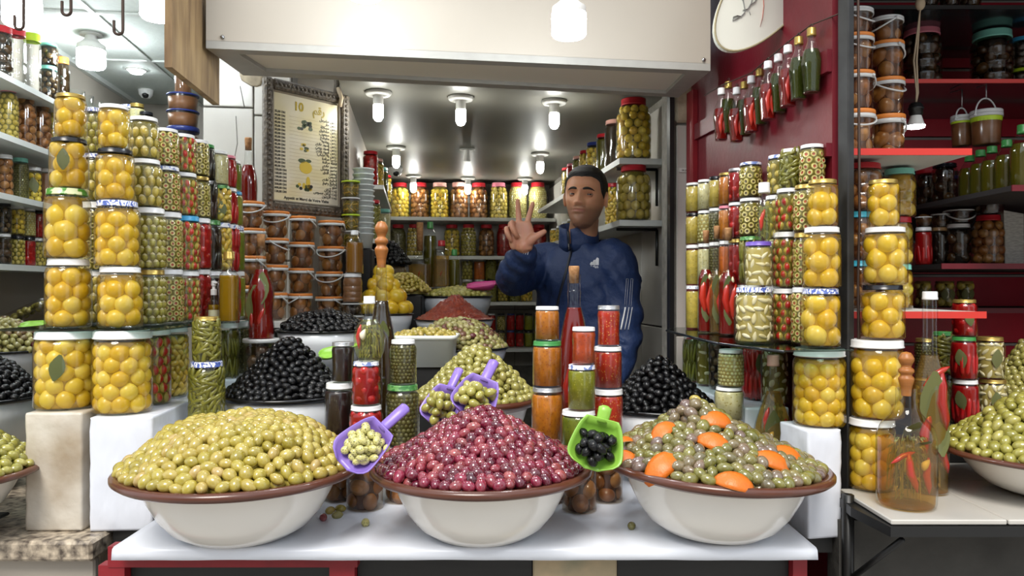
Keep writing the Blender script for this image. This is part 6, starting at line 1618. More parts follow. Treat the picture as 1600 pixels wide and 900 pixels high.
def in_scoop(t, kind, name, n, L, W, size, label, group, seed, pit=False):
    g = random.Random(seed); ms = olive_meshes(kind, pit); pts = []; st = size * .80
    for lay, lim in ((0, 1.0), (1, .74), (2, .40)):        # three layers, each smaller
        for j in range(-9, 10):
            for i in range(-9, 10):
                x, y = (i + .5 * (j % 2) + .25 * lay) * st, (j + .4 * lay) * st * .87
                hw = W * .40 * lim * (1 if y < .08 * L else math.sqrt(max(0, 1 - ((y / L - .08) / (.36 * lim)) ** 2)))
                if abs(x) <= hw and -L * .36 * lim <= y <= L * .44 * lim:
                    pts.append((x + g.uniform(-.1, .1) * size, y + g.uniform(-.1, .1) * size, W * .05 + size * (.40 + .58 * lay) + (abs(x) / W * 2) ** 3 * W * .12))
    for i, q in enumerate(pts):
        o = obj(name, ms[i % 3]); m = rot_to((g.uniform(-1, 1), g.uniform(-1, 1), g.uniform(-.5, .5)), 0)
        s = size / 2 * g.uniform(.92, 1.08)
        o.matrix_basis = t.matrix_basis @ Matrix.Translation(q) @ m.to_4x4() @ Matrix.Diagonal((s, s, s, 1))
        tag(o, label, 'olive', group)
sc1 = scoop('purple', (PX(569, 1.46), 1.46, PZ(703, 1.46)), (.05, -.80, .60), (-.62, -.2, -.62), .098, .090, 'purple scoop of herbed olives bridging the yellow and purple olive bowls', .62, .36, 'purple scoops')
in_scoop(sc1, 'herb', 'herb_olive', 26, .098, .086, .0205, 'pale herb-flecked olive in the purple scoop between the bowls', 'herbed olives in the lower purple scoop', 3)
sc2 = scoop('purple', (PX(694, 1.70), 1.70, PZ(640, 1.70)), (-.15, -.72, .70), (-.25, -.3, -.6), .085, .085, 'purple scoop behind the purple heap, partly under its twin', .62, .36, 'purple scoops')
in_scoop(sc2, 'green', 'green_olive', 16, .085, .085, .026, 'green olive in the further purple scoop behind the purple heap', 'olives in the further purple scoop', 4)
sc3 = scoop('purple', (PX(743, 1.64), 1.64, PZ(628, 1.64)), (.12, -.70, .72), (-.28, -.3, -.6), .088, .092, 'purple scoop topmost on the purple olive heap', .62, .36, 'purple scoops')
in_scoop(sc3, 'green', 'green_olive', 18, .088, .092, .026, 'green olive in the purple scoop topping the purple heap', 'olives in the topmost purple scoop', 5)
sc4 = scoop('lime', (PX(931, 1.47), 1.47, PZ(699, 1.47)), (.02, -.85, .52), (-.22, -.2, -.8), .092, .098, 'lime-green scoop of black olives leaning between purple and mottled olives', .30, .34)
in_scoop(sc4, 'black', 'black_olive', 24, .085, .085, .024, 'shiny black olive in the lime-green scoop', 'black olives in the lime scoop', 6)

# ---------------------------------------------------------------- the bowls further in
def stand(x, y, w, z1, label, z0=None, mat='blackpanel', dy=None):
    z0 = (TZ + .001 if y + w / 2 < 2.7 else 0) if z0 is None else z0
    if z1 - z0 < .006: return
    crate('display_stand', x - w / 2, x + w / 2, y - (dy or w) / 2, y + (dy or w) / 2, z0, z1, label, mat)
def bowl_heap(u, d, R, vr, H, prof, kind, name, sp, size, most, blabel, olabel, group, core, seed, pit=False, style='enamel', slabel=None, z0=None, foot=.55, **k):
    x, zr = PX(u, d), PZ(vr, d)
    if style == 'enamel': enamel_bowl(blabel, x, d, zr - H, R, H, foot)
    else: glazed_bowl(blabel, x, d, zr - H, R, H)
    if slabel: stand(x, d, R * 1.0, zr - H - .0005, slabel, z0)
    hp = Heap(x, d, zr - .004, R * (.93 if style == 'enamel' else .9), prof, seed=seed, noise=.004, **k)
    fill_heap(hp, kind, name, sp, size, most, olabel, group, core, seed, pit)
    return hp
cone = lambda h: [(0, h), (.12, h * .95), (.35, h * .70), (.6, h * .40), (.85, h * .14), (1, .003)]
dome = lambda h: [(0, h), (.3, h * .95), (.55, h * .75), (.8, h * .38), (1, .003)]
bowl_heap(450, 2.05, .167, 612, .20, cone(.145), 'black', 'black_olive', .0205, .0250, 120, 'white enamel bowl with a black rim of black olives behind the yellow olives', 'wrinkled black olive in the black-rimmed bowl behind the yellow olives', 'black olives behind the yellow heap', 'core_b', 31, slabel='stand hidden under the black olive bowl', foot=.6)
bowl_heap(505, 2.42, .145, 514, .125, dome(.055), 'black', 'black_olive', .0205, .0250, 50, 'white enamel bowl of black olives below the orange-lidded buckets', 'black olive in the bowl below the orange-lidded buckets', 'black olives below the buckets', 'core_b', 32, slabel='stand under the black olives by the buckets')
bowl_heap(1030, 2.02, .146, 632, .185, cone(.125), 'black', 'black_olive', .0205, .0250, 95, 'white bowl of black olives behind the olives with orange peel', 'black olive in the bowl behind the orange peel', 'black olives behind the orange peel', 'core_b', 33, foot=.6)
HP = bowl_heap(745, 2.16, .180, 618, .16, [(0, .135), (.15, .128), (.38, .098), (.62, .060), (.85, .022), (1, .003)], 'pitted', 'pitted_olive', .0235, .0285, 260, 'bowl with a terracotta rim of pitted green olives behind the purple heap', 'pitted green olive heaped behind the purple olives', 'pitted green olives behind the purple heap', 'core_y', 34, True, 'glazed', 'stand hidden under the pitted olive bowl')
bowl_heap(716, 2.68, .175, 541, .11, dome(.095), 'marinated', 'marinated_olive', .0205, .0245, 130, 'dark-rimmed bowl of herb-marinated mixed olives below the red chilli paste', 'marinated green or purple olive below the red chilli paste', 'marinated mixed olives below the chilli paste', 'core_m', 35, slabel='dark stand under the marinated olives', z0=0)
bowl_heap(712, 3.225, .155, 462, .13, dome(.030), 'green', 'green_olive', .021, .025, 40, 'pale blue-white enamel bowl with black rim behind the red chilli paste', 'small green olive in the pale enamel bowl beside the pink scoop', 'green olives in the pale enamel bowl', 'core_y', 36, slabel='dark stand under the pale enamel bowl', z0=0, foot=.35)
scoop('pink', (PX(752, 3.19), 3.19, PZ(452, 3.19)), (0, -.25, .95), (-.95, .1, -.12), .12, .085, 'bright pink scoop resting on the pale enamel bowl', .75, .36)
# red chilli paste
x, d, zr = PX(710, 2.88), 2.88, PZ(498, 2.88)
enamel_bowl('shallow black-rimmed bowl of red chilli paste between two olive bowls', x, d, zr - .075, .151, .075, .6)
stand(x, d + .035, .16, zr - .0755, 'dark stand under the chilli paste bowl', 0, dy=.08)
hp = Heap(x, d, zr - .004, .145, cone(.092), seed=4, noise=.005)
mb = MB(); rs = np.linspace(0, 1, 26); ts = np.linspace(0, 2 * PI, 65)[:-1]; v, f = [], []
for r in rs:
    for t_ in ts:
        X, Y = hp.R * r * math.cos(t_), hp.R * r * math.sin(t_)
        v.append((X, Y, float(hp.h(X, Y)) + .004 * math.sin(X * 310 + 2) * math.cos(Y * 280) + .003 * math.sin(X * 150 - Y * 190)))
for i in range(25):
    for j in range(64): f.append([i * 64 + j, (i + 1) * 64 + j, (i + 1) * 64 + (j + 1) % 64, i * 64 + (j + 1) % 64])
mb.add(v, f)
tag(obj('chilli_paste', mb.mesh('chilli_paste', [pm('red_chilli_paste', '7a2412', .3, col2='9c3c1c', scale=60, bump=.8, bscale=130, coat=.3)]), None, (x, d, hp.z)), 'pointed heap of dark red chilli paste with seeds', 'chilli paste', None, 'stuff')
# white tray of yellow olives
t = thing('tray', 'white rectangular plastic tray of yellow olives behind the caper jars', 'tray', (PX(662, 2.42), 2.44, 1.105))
tw, td, th_ = .205, .15, .098
mb = MB()
out = [(-tw / 2, -td / 2), (tw / 2, -td / 2), (tw / 2, td / 2), (-tw / 2, td / 2)]
def rring(k, z, n=5, rad=.02):
    o = []
    for (sx, sy, a0) in ((-1, -1, PI), (1, -1, 1.5 * PI), (1, 1, 0), (-1, 1, .5 * PI)):
        for i in range(n):
            a = a0 + PI / 2 * i / (n - 1); o.append((sx * (tw / 2 * k - rad) + rad * math.cos(a), sy * (td / 2 * k - rad) + rad * math.sin(a), z))
    return o
rows = [rring(.90, 0), rring(.98, th_ * .86), rring(1.05, th_ * .88), rring(1.06, th_), rring(1.0, th_), rring(.88, .01)]
v = sum(rows, []); n = 20; f = [[r * n + i, r * n + (i + 1) % n, (r + 1) * n + (i + 1) % n, (r + 1) * n + i] for r in range(5) for i in range(n)] + [list(range(n - 1, -1, -1)), [5 * n + i for i in range(n)]]
mb.add(v, f); obj('tub', mb.mesh('tub', [BM['tray']]), t)
stand(PX(662, 2.42), 2.44, .17, 1.1045, 'stand under the white olive tray', None, 'blackpanel', .12)
g = random.Random(5); ms = olive_meshes('yellow'); pts = []
for _ in range(3000):
    px_, py_ = g.uniform(-tw * .44, tw * .44), g.uniform(-td * .42, td * .42); pz_ = .086 + .02 * math.cos(px_ / tw * 3) + .012 * (py_ / td)
    if len(pts) < 85 and all((px_ - q[0]) ** 2 + (py_ - q[1]) ** 2 > .0185 ** 2 for q in pts): pts.append((px_, py_, pz_))
for i, q in enumerate(pts):
    o = obj('tray_olive', ms[i % 3], None, (PX(662, 2.42) + q[0], 2.44 + q[1], 1.105 + q[2]), (g.uniform(0, 6), g.uniform(0, 6), g.uniform(0, 6)), .0118); tag(o, 'yellow olive in the white plastic tray behind the capers', 'olive', 'yellow olives in the white tray')
# preserved lemons in a heap
x, d, zr = PX(600, 2.88), 2.88, PZ(489, 2.88)
enamel_bowl('black-rimmed enamel bowl of yellow preserved lemons behind the turned stopper', x, d, zr - .11, .110, .11, .6)
stand(x, d, .13, zr - .1105, 'dark stand under the preserved lemons', 0)
me = lemon_mesh('lemon'); k = 0
for ring, (rad, zz, n) in enumerate(((.082, .018, 9), (.050, .030, 6), (.058, .062, 7), (.030, .078, 4), (.036, .104, 4), (.018, .128, 3), (.012, .155, 2))):
    for i in range(n):
        a = 2 * PI * (i + .5 * (ring % 2)) / n + .3
        o = obj('lemon', me, None, (x + rad * math.cos(a), d + rad * math.sin(a), zr + zz), (random.uniform(0, 6), random.uniform(0, 6), 0), random.uniform(.026, .031)); tag(o, 'plump yellow preserved lemon in the heap behind the turned stopper', 'lemon', 'preserved lemons in a heap')
hp = Heap(PX(632, 3.12), 3.13, PZ(456, 3.05), .10, dome(.07), seed=3)
stand(hp.x, hp.y, .16, hp.z - .012, 'dark stand under the small pale olives', 0)
fill_heap(hp, 'yellow', 'pale_olive', .018, .021, 70, 'small pale yellow olive heaped behind the preserved lemons', 'small pale olives behind the preserved lemons', 'core_y', 41)
# black olives in a plastic wrapped tub behind
mb = MB(); v, f = ico(4); v = v * np.array([.105, .09, .06]); v[:, 2] = np.maximum(v[:, 2], -.05); v = v * (1 + .05 * np.sin(v[:, [0]] * 120 + v[:, [2]] * 90) * np.cos(v[:, [1]] * 110 + 1))
mb.add(v, f); tag(obj('wrapped_bundle', mb.mesh('wrapped_bundle', [pm('brown_cling_film', '6a5a44', .15, var=.5, scale=30, coat=.5, bump=.6, bscale=40)]), None, (PX(596, 3.3), 3.3, PZ(425, 3.3))), 'bundle wrapped in brown shiny plastic beneath black olives at the back', 'bundle')
stand(PX(596, 3.3), 3.3, .17, PZ(425, 3.3) - .0505, 'dark stand under the wrapped bundle', 0)
hp = Heap(PX(600, 3.3), 3.3, PZ(412, 3.3), .105, dome(.09), seed=6)
fill_heap(hp, 'black', 'black_olive', .021, .025, 40, 'black olive heaped on the brown wrapped bundle', 'black olives on the wrapped bundle', 'core_b', 42)

# neighbours' bowls
bowl_heap(1652, 1.62, .232, 700, .095, [(0, .125), (.2, .115), (.45, .085), (.7, .045), (1, .004)], 'green', 'green_olive', .0235, .0285, 150, 'white bowl with terracotta rim of green olives on the tiled counter', 'small green olive in the bowl on the tiled counter', 'green olives on the tiled counter', 'core_y', 51, False, 'glazed')
bowl_heap(1618, 2.28, .135, 610, .05, cone(.175), 'pitted', 'pitted_olive', .021, .026, 60, 'dark-rimmed bowl of pitted olives at the back beside the garlic jars', 'pitted olive heaped at the back beside the garlic jars', 'pitted olives beside the garlic jars', 'core_y', 52, True, 'enamel')
bowl_heap(-122, 1.66, .232, 733, .125, [(0, .13), (.2, .12), (.45, .09), (.7, .05), (1, .004)], 'green', 'green_olive', .0235, .0285, 60, 'white bowl with terracotta rim of green olives cut by the frame on granite', 'green olive in the bowl on the granite counter', 'green olives on the granite counter', 'core_y', 53, False, 'glazed', 'stand under the granite counter bowl', .8255)
bowl_heap(-38, 2.06, .165, 618, .16, dome(.10), 'black', 'black_olive', .0205, .0250, 45, 'white enamel bowl of black olives beside the grimy wrapped box', 'black olive in the bowl beside the grimy wrapped box', 'black olives beside the grimy box', 'core_b', 54, False, 'enamel', 'stand under the black olives beside the grimy box', .8255)
bowl_heap(2, 2.42, .15, 545, .12, dome(.09), 'marinated', 'marinated_olive', .0205, .0245, 60, 'bowl of mixed olives behind the black olives on the granite counter', 'marinated olive behind the black olives on the granite counter', 'marinated olives on the granite side', 'core_m', 55, False, 'enamel', 'stand under the mixed olives on the granite side', .8255)
scoop('lime', (PX(52, 2.30), 2.30, PZ(512, 2.30)), (.1, -.2, .95), (-.9, -.3, -.1), .07, .06, 'lime-green scoop in the mixed olives beside the lemon tower', .5, .3)
scoop('lime', (PX(522, 2.22), 2.22, PZ(556, 2.22)), (.0, -.3, .9), (-.8, -.3, -.3), .08, .07, 'lime-green scoop behind the black olive heap', .5, .3)
t = thing('tray', 'tilted clear plastic tray of green olives under the lowest wall shelf', 'tray', (PX(52, 2.72), 2.72, PZ(505, 2.72)), (.12, -.42, 0))
mb = MB(); v = sum([[(x * k, y * k, z) for x, y, z in rring(1, zz)] for k, zz in ((.92, 0), (1.0, .06), (.97, .06), (.9, .004))], []); n = 20
f = [[r * n + i, r * n + (i + 1) % n, (r + 1) * n + (i + 1) % n, (r + 1) * n + i] for r in range(3) for i in range(n)] + [list(range(n - 1, -1, -1))]
mb.add(v, f); obj('tub', mb.mesh('tub', [G['tub']]), t)
stand(PX(52, 2.72), 2.72, .16, PZ(505, 2.72) - .05, 'stand under the tilted olive tray', .8255)
g = random.Random(8); ms = olive_meshes('green'); pts = []
for _ in range(3000):
    px_, py_ = g.uniform(-tw * .40, tw * .40), g.uniform(-td * .40, td * .40)
    if len(pts) < 60 and all((px_ - q[0]) ** 2 + (py_ - q[1]) ** 2 > .019 ** 2 for q in pts): pts.append((px_, py_, .038 + g.uniform(0, .012)))
for i, q in enumerate(pts):
    o = obj('green_olive', ms[i % 3]); m = rot_to((g.uniform(-1, 1), g.uniform(-1, 1), .2), 0)
    o.matrix_basis = Matrix.Translation(t.location) @ t.rotation_euler.to_matrix().to_4x4() @ Matrix.Translation(q) @ m.to_4x4() @ Matrix.Diagonal((.012, .012, .012, 1)); tag(o, 'green olive in the tilted clear tray', 'olive', 'green olives in the tilted tray')

# ---------------------------------------------------------------- the shopkeeper
from mathutils.bvhtree import BVHTree
def remeshed(mb, voxel, smooth=4, name='body', factor=.5):
    me = mb.mesh(name, [])
    o = bpy.data.objects.new('tmp', me); COL.objects.link(o)
    r = o.modifiers.new('r', 'REMESH'); r.mode = 'VOXEL'; r.voxel_size = voxel; r.use_smooth_shade = True
    if smooth: s_ = o.modifiers.new('s', 'SMOOTH'); s_.iterations = smooth; s_.factor = factor
    dg = bpy.context.evaluated_depsgraph_get(); dg.update()
    out = bpy.data.meshes.new_from_object(o.evaluated_get(dg)); out.name = name
    bpy.data.objects.remove(o); bpy.data.meshes.remove(me)
    return out
def loft(mb, secs, seg=28, yaw=0.0, mat=0, e=2.3):
    """secs: (x, y, z, half width, half depth); closed ends."""
    v, f = [], []; c, s_ = math.cos(yaw), math.sin(yaw)
    for (x, y, z, w, d) in secs:
        for i in range(seg):
            t = 2 * PI * i / seg; ct, st = math.cos(t), math.sin(t)
            k = 1 / (abs(ct) ** e + abs(st) ** e) ** (1 / e)
            a, b = w * k * ct, d * k * st
            v.append((x + a * c - b * s_, y + a * s_ + b * c, z))
    for r in range(len(secs) - 1):
        for i in range(seg):
            j = (i + 1) % seg; f.append([r * seg + i, r * seg + j, (r + 1) * seg + j, (r + 1) * seg + i])
    f.append(list(range(seg - 1, -1, -1))); f.append(list(range((len(secs) - 1) * seg, len(secs) * seg)))
    mb.add(v, f, mat)
def pxp(u, v, d): return (PX(u, d), d, PZ(v, d))
def limb(mb, pts, rad, seg=16, n=5):
    """Smooth tapering limb through its joints, with round ends."""
    P_, R_ = [], []
    for i in range(len(pts) - 1):
        p0, p1, p2, p3 = [Vector(pts[max(0, min(len(pts) - 1, k))]) for k in (i - 1, i, i + 1, i + 2)]
        for k in range(n):
            t = k / n
            P_.append(0.5 * (2 * p1 + (p2 - p0) * t + (2 * p0 - 5 * p1 + 4 * p2 - p3) * t * t + (3 * p1 - p0 - 3 * p2 + p3) * t ** 3)); R_.append(rad[i] + (rad[i + 1] - rad[i]) * t)
    P_.append(Vector(pts[-1])); R_.append(rad[-1])
    tube(mb, P_, R_, seg); ball(mb, P_[0], R_[0], 2); ball(mb, P_[-1], R_[-1], 2)

YAW = math.radians(-35)
BC = Vector((.262, 2.93, 0))                      # middle of the trunk
def bl(rt, fw, z):                                  # body frame: to his left, forward, up
    c, s_ = math.cos(YAW), math.sin(YAW)
    return (BC.x + rt * c + fw * s_, BC.y + rt * s_ - fw * c, z)
man = thing('person', 'man in a navy tracksuit jacket holding up two fingers and thumb behind the harissa jars', 'person', (BC.x, BC.y, 0))
OFF = Matrix.Translation((-BC.x, -BC.y, 0))
def mpart(name, me, parent=man):
    o = obj(name, me, parent); o.matrix_basis = OFF if parent is man else Matrix(); return o
HC = Vector((PX(915, 2.87), 2.87, PZ(309.5, 2.87)))
HYAW = math.radians(-19); HROLL = math.radians(4)
HM = Matrix.Translation(HC) @ Matrix.Rotation(HYAW, 4, 'Z') @ Matrix.Rotation(HROLL, 4, 'Y') @ Matrix.Rotation(math.radians(-2), 4, 'X') @ Matrix.Diagonal((1.0, 1.0, 1.0, 1))
HZs = np.array([-.1175, -.114, -.104, -.085, -.06, -.03, 0, .025, .055, .085, .103, .113, .1175])
HWs = np.array([.004, .022, .036, .048, .0585, .0668, .0735, .0745, .0725, .061, .043, .023, .003])
HFs = np.array([.060, .074, .084, .089, .0905, .0915, .0915, .0925, .089, .074, .053, .028, .004])
HBs = np.array([-.035, -.018, .008, .034, .060, .082, .096, .101, .099, .082, .060, .032, .004])
def G2(x, z, cx, cz, sx, sz): return math.exp(-((x - cx) / sx) ** 2 / 2 - ((z - cz) / sz) ** 2 / 2)
def face_relief(x, z):
    a = abs(x); d = 0.0
    tz = max(0, min(1, (.020 - z) / .048))
    if -.046 < z < .030:
        amp = np.interp(z, [-.046, -.040, -.034, -.028, -.010, .012, .024, .030], [0, .003, .016, .0225, .0155, .008, .004, 0])
        sg = np.interp(z, [-.04, -.028, 0, .025], [.0105, .0100, .0070, .0085])
        d += amp * math.exp(-(x / sg) ** 2 / 2)
    d += .0085 * G2(a, z, .0145, -.031, .0052, .0058)
    d -= .0125 * G2(a, z, .031, .003, .0135, .0085)
    d += .0055 * G2(a, z, .030, .0225, .020, .0060) + .002 * G2(x, z, 0, .022, .02, .006)
    d += .0055 * G2(a, z, .047, -.020, .014, .011) - .0045 * G2(a, z, .043, -.056, .011, .018)
    d += .0045 * G2(x, z, 0, -.056, .022, .014) + .0036 * G2(x, z, 0, -.0505, .0150, .0034) - .0062 * G2(x, z, 0, -.0560, .0200, .0022)
    d += .0046 * G2(x, z, 0, -.0620, .0135, .0040) - .0040 * G2(x, z, 0, -.0700, .016, .004) + .0065 * G2(x, z, 0, -.094, .015, .011)
    d -= .0022 * G2(a, z, .0225 + .25 * max(0, -.036 - z), -.045, .0035, .012)
    return d
def head_pt(t, z, off=0.0):
    w = np.interp(z, HZs, HWs) + off; fr = np.interp(z, HZs, HFs) + off; bk = np.interp(z, HZs, HBs) + off
    c, s_ = math.cos(t), math.sin(t)                    # t = 0: straight ahead
    x = w * math.copysign(abs(s_) ** .92, s_)
    y = -fr * c ** .92 if c > 0 else bk * abs(c)
    if c > .12: y -= face_relief(x, z) * min(1, (c - .12) * 3)
    return (x, y, z)
skin = MB(); NS, NZ = 128, 96
zs = [-.1175 + .235 * (.5 - .5 * math.cos(PI * k / NZ)) * .55 + .235 * (k / NZ) * .45 for k in range(NZ + 1)]
v = [head_pt(2 * PI * i / NS, z) for z in zs for i in range(NS)]
f = [[r * NS + (i + 1) % NS, r * NS + i, (r + 1) * NS + i, (r + 1) * NS + (i + 1) % NS] for r in range(NZ) for i in range(NS)] + [list(range(NS)), list(range((NZ + 1) * NS - 1, NZ * NS - 1, -1))]
skin.add(v, f, 0, np.array(HM))
for sx in (1, -1):                                     # ears: a shell with a hollow
    ve, fe = ico(3); ve = ve.copy() * np.array([.0075, .0175, .031])
    ve[:, 1] *= 1 + .22 * ve[:, 2] / .031
    rim = np.hypot(ve[:, 1] / .0175, ve[:, 2] / .031); out = ve[:, 0] * sx > 0
    ve[:, 0] += sx * np.where(out, -.006 * np.clip(1 - (rim / .72) ** 2, 0, 1), 0)
    Mx = HM @ Matrix.Translation((sx * .0775, .010, -.004)) @ Matrix.Rotation(sx * .42, 4, 'Z') @ Matrix.Rotation(-.12, 4, 'X')
    skin.add(ve, fe, 0, np.array(Mx))
# neck and trunk
nb = bl(0, .0, 1.47); hb = HM @ Vector((0, .012, -.075))
limb(skin, [bl(0, -.01, 1.42), nb, hb], [.075, .058, .053], 24)
loft(skin, [(*bl(0, 0, z), w, d) for z, w, d in ((.80, .14, .10), (.92, .155, .105), (1.05, .14, .10), (1.20, .145, .105), (1.34, .158, .105), (1.42, .150, .09), (1.47, .10, .07))], 28, YAW)
RSH, LSH = bl(-.168, 0, 1.455), bl(.160, .0, 1.455)
REL, RWR = pxp(801, 436, 2.80), pxp(819, 388, 2.61)
LEL, LWR = bl(.196, .02, 1.19), bl(.19, .13, .99)
limb(skin, [RSH, REL, RWR], [.052, .042, .029], 16); limb(skin, [LSH, LEL, LWR], [.052, .042, .029], 16)
for sx in (-1, 1): limb(skin, [bl(sx * .085, 0, .86), bl(sx * .095, .02, .48), bl(sx * .10, -.01, .09)], [.085, .058, .042], 16)
# raised right hand, palm to the street
D = 2.585
def hp_(u, v, dy=0.0): return pxp(u, v, D + dy)
def ell(mb, c, ax, r):
    vv, ff = ico(3); z = Vector(ax).normalized(); a = Vector((1, 0, 0)); a = (a - z * a.dot(z)).normalized(); b = z.cross(a)
    m = Matrix((a, b, z)).transposed().to_4x4(); mb.add(vv, ff, 0, np.array(Matrix.Translation(c) @ m @ Matrix.Diagonal((*r, 1))))
limb(skin, [RWR, hp_(818, 384, .0)], [.028, .027], 16)
loft(skin, [(*hp_(818.5, 391), .027, .020), (*hp_(817, 382), .036, .020), (*hp_(815.5, 370), .043, .0175), (*hp_(813.5, 358), .044, .0150), (*hp_(812, 349), .040, .0125), (*hp_(811.5, 346), .036, .010)], 24, -.12, 0, 2.4)
ell(skin, hp_(829, 375, -.012), (.6, 0, .6), (.017, .016, .031))      # ball of the thumb
ell(skin, hp_(802, 376, -.008), (0, 0, 1), (.015, .014, .032))
limb(skin, [hp_(823, 353, 0), hp_(826.5, 338, .004), hp_(829.5, 328, .002), hp_(832.5, 318, -.003)], [.0105, .0095, .0088, .0072], 12, 4)   # index
limb(skin, [hp_(811.5, 351, 0), hp_(810, 335, .004), hp_(809.5, 324, .002), hp_(809, 313.5, -.003)], [.0108, .0098, .0090, .0074], 12, 4)   # middle
limb(skin, [hp_(802, 353, .0), hp_(800, 348, -.018), hp_(801, 356, -.038), hp_(806, 366, -.034), hp_(808, 370, -.022)], [.0100, .0098, .0096, .0088, .0074], 12, 4)  # ring, folded
limb(skin, [hp_(794, 361, .0), hp_(791.5, 357, -.014), hp_(792.5, 364, -.032), hp_(797, 373, -.029), hp_(799, 377, -.018)], [.0090, .0088, .0086, .0078, .0066], 12, 4)   # little, folded
limb(skin, [hp_(826, 381, -.006), hp_(835, 372, -.014), hp_(843, 366.5, -.016), hp_(850.5, 362, -.016)], [.0150, .0120, .0108, .0086], 12, 4)     # thumb
# lowered left hand, hidden behind the bowls
lw = Vector(LWR); dn = Vector((-.04, -.02, -1)).normalized()
ell(skin, lw + dn * .055, dn, (.022, .038, .052))
for k, (o_, L) in enumerate(((-.028, .075), (-.010, .085), (.009, .08), (.027, .062))):
    a = lw + dn * .09 + Vector((0, o_, 0)); limb(skin, [a, a + dn * L * .55 + Vector((-.008, 0, 0)), a + dn * L + Vector((-.026, 0, 0))], [.0092, .0085, .007], 10, 3)
limb(skin, [lw + dn * .03 + Vector((-.01, -.03, 0)), lw + dn * .06 + Vector((-.03, -.05, 0)), lw + dn * .085 + Vector((-.045, -.052, 0))], [.013, .0105, .008], 10, 3)
sk = remeshed(skin, .0029, 2, 'body', .35)
# skin tone: lips, shaven shadow of the beard, ruddier palm
SKIN = pm('skin', 'b5805f', .48, sss=.0)
nt = SKIN.node_tree; at = nt.nodes.new('ShaderNodeVertexColor'); at.layer_name = 'tone'
nz = nt.nodes.new('ShaderNodeTexNoise'); nz.inputs['Scale'].default_value = 45; mxn = nt.nodes.new('ShaderNodeMix'); mxn.data_type = 'RGBA'; mxn.blend_type = 'MULTIPLY'; mxn.inputs[0].default_value = .18
nt.links.new(at.outputs[0], mxn.inputs[6]); nt.links.new(nz.outputs['Color'], mxn.inputs[7]); nt.links.new(mxn.outputs[2], nt.nodes['Principled BSDF'].inputs['Base Color'])
sk.materials.clear(); sk.materials.append(SKIN)
HI = np.array(HM.inverted()); co = np.empty(len(sk.vertices) * 3); sk.vertices.foreach_get('co', co); co = co.reshape(-1, 3)
hl = co @ HI[:3, :3].T + HI[:3, 3]
base = np.array(C('cf9470')[:3]); col = np.tile(base, (len(co), 1)); x, y, z = hl.T; ax_ = np.abs(x)
inhead = (np.hypot(x, y) < .14) & (z > -.17) & (z < .13)
sm = lambda e0, e1, q: np.clip((q - e0) / (e1 - e0), 0, 1)
beard = sm(-.030, -.052, z + .30 * np.clip(.030 - ax_, 0, .03) * (z > -.06) - .10 * np.clip(ax_ - .045, 0, .03)) * sm(.035, -.005, y) * sm(-.16, -.11, z)
beard = np.maximum(beard * .8, np.exp(-((z + .044) / .0045) ** 2) * (ax_ < .024) * .9) * (y < .03)
lips = np.exp(-((z + .0565) / .0062) ** 4) * np.exp(-(ax_ / .021) ** 4) * (y < -.05)
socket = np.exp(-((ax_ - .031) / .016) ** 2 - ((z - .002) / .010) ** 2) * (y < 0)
mix = lambda c, w: col * (1 - w[:, None]) + np.array(C(c)[:3]) * w[:, None]
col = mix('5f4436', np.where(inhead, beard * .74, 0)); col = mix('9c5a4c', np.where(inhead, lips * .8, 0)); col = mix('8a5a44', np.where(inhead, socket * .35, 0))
pal = (co[:, 1] < 2.66) & (co[:, 2] > 1.44); col = np.where(pal[:, None], np.array(C('c98d70')[:3]), col)
ca = sk.color_attributes.new('tone', 'FLOAT_COLOR', 'POINT'); ca.data.foreach_set('color', np.concatenate([col, np.ones((len(col), 1))], 1).ravel())
mpart('body', sk)

# eyes, lids, brows, hair
EYEW, IRIS = pm('eye_white', 'a89c90', .2), pm('iris', '1d120c', .1)
HOFF = OFF @ HM
def hpart(name, me):
    o = obj(name, me, man); o.matrix_basis = HOFF; return o
for sx in (1, -1):
    mb = MB(); ball(mb, (sx * .0312, -.0690, .0020), .0122, 3); ball(mb, (sx * .0312 + .0004, -.0730, .0018), .0094, 3, 1)
    hpart('eye', mb.mesh('eye', [EYEW, IRIS]))
    vv, ff = ico(4); keep = []
    zz = vv[:, 2] - .10 * np.abs(vv[:, 0])
    slit = (np.abs(zz - .02) < .135 * np.sqrt(np.clip(1 - (vv[:, 0] / .92) ** 2, 0, 1))) & (vv[:, 1] < 0)
    ff2 = [q for q in ff if not any(slit[i] for i in q)]
    mb = MB(); mb.add(vv * .0134 + np.array([sx * .0312, -.0690, .0020]), ff2); hpart('eyelids', mb.mesh('eyelids', [pm('lid_skin', 'a06c50', .5)]))
    mb = MB(); pts = []
    for k in range(8):
        q = k / 7; xx = .011 + .041 * q; z_ = .0185 + .0060 * math.sin(PI * min(1, q * .85 + .1)) - .004 * q ** 3
        w = np.interp(z_, HZs, HWs); c = math.sqrt(max(0, 1 - (xx / w) ** 2)); y_ = -np.interp(z_, HZs, HFs) * c ** .95 - face_relief(xx, z_)
        pts.append((sx * xx, y_ + .0005, z_))
    tube(mb, pts, [.0026, .0042, .0046, .0046, .0040, .0034, .0024, .0012], 8); hpart('eyebrow', mb.mesh('eyebrow', [pm('brow_hair', '17110e', .7)]))
def hairline(t):                                       # lowest hair at an angle from straight ahead
    t = abs((t + PI) % (2 * PI) - PI)
    return np.interp(t, [0, .35, .75, .98, 1.12, 1.40, 1.55, 1.75, 2.0, 2.4, PI], [.066, .069, .064, .050, .018, -.008, .018, .030, -.020, -.062, -.068])
v, f = [], []; NH, NT = 34, 96
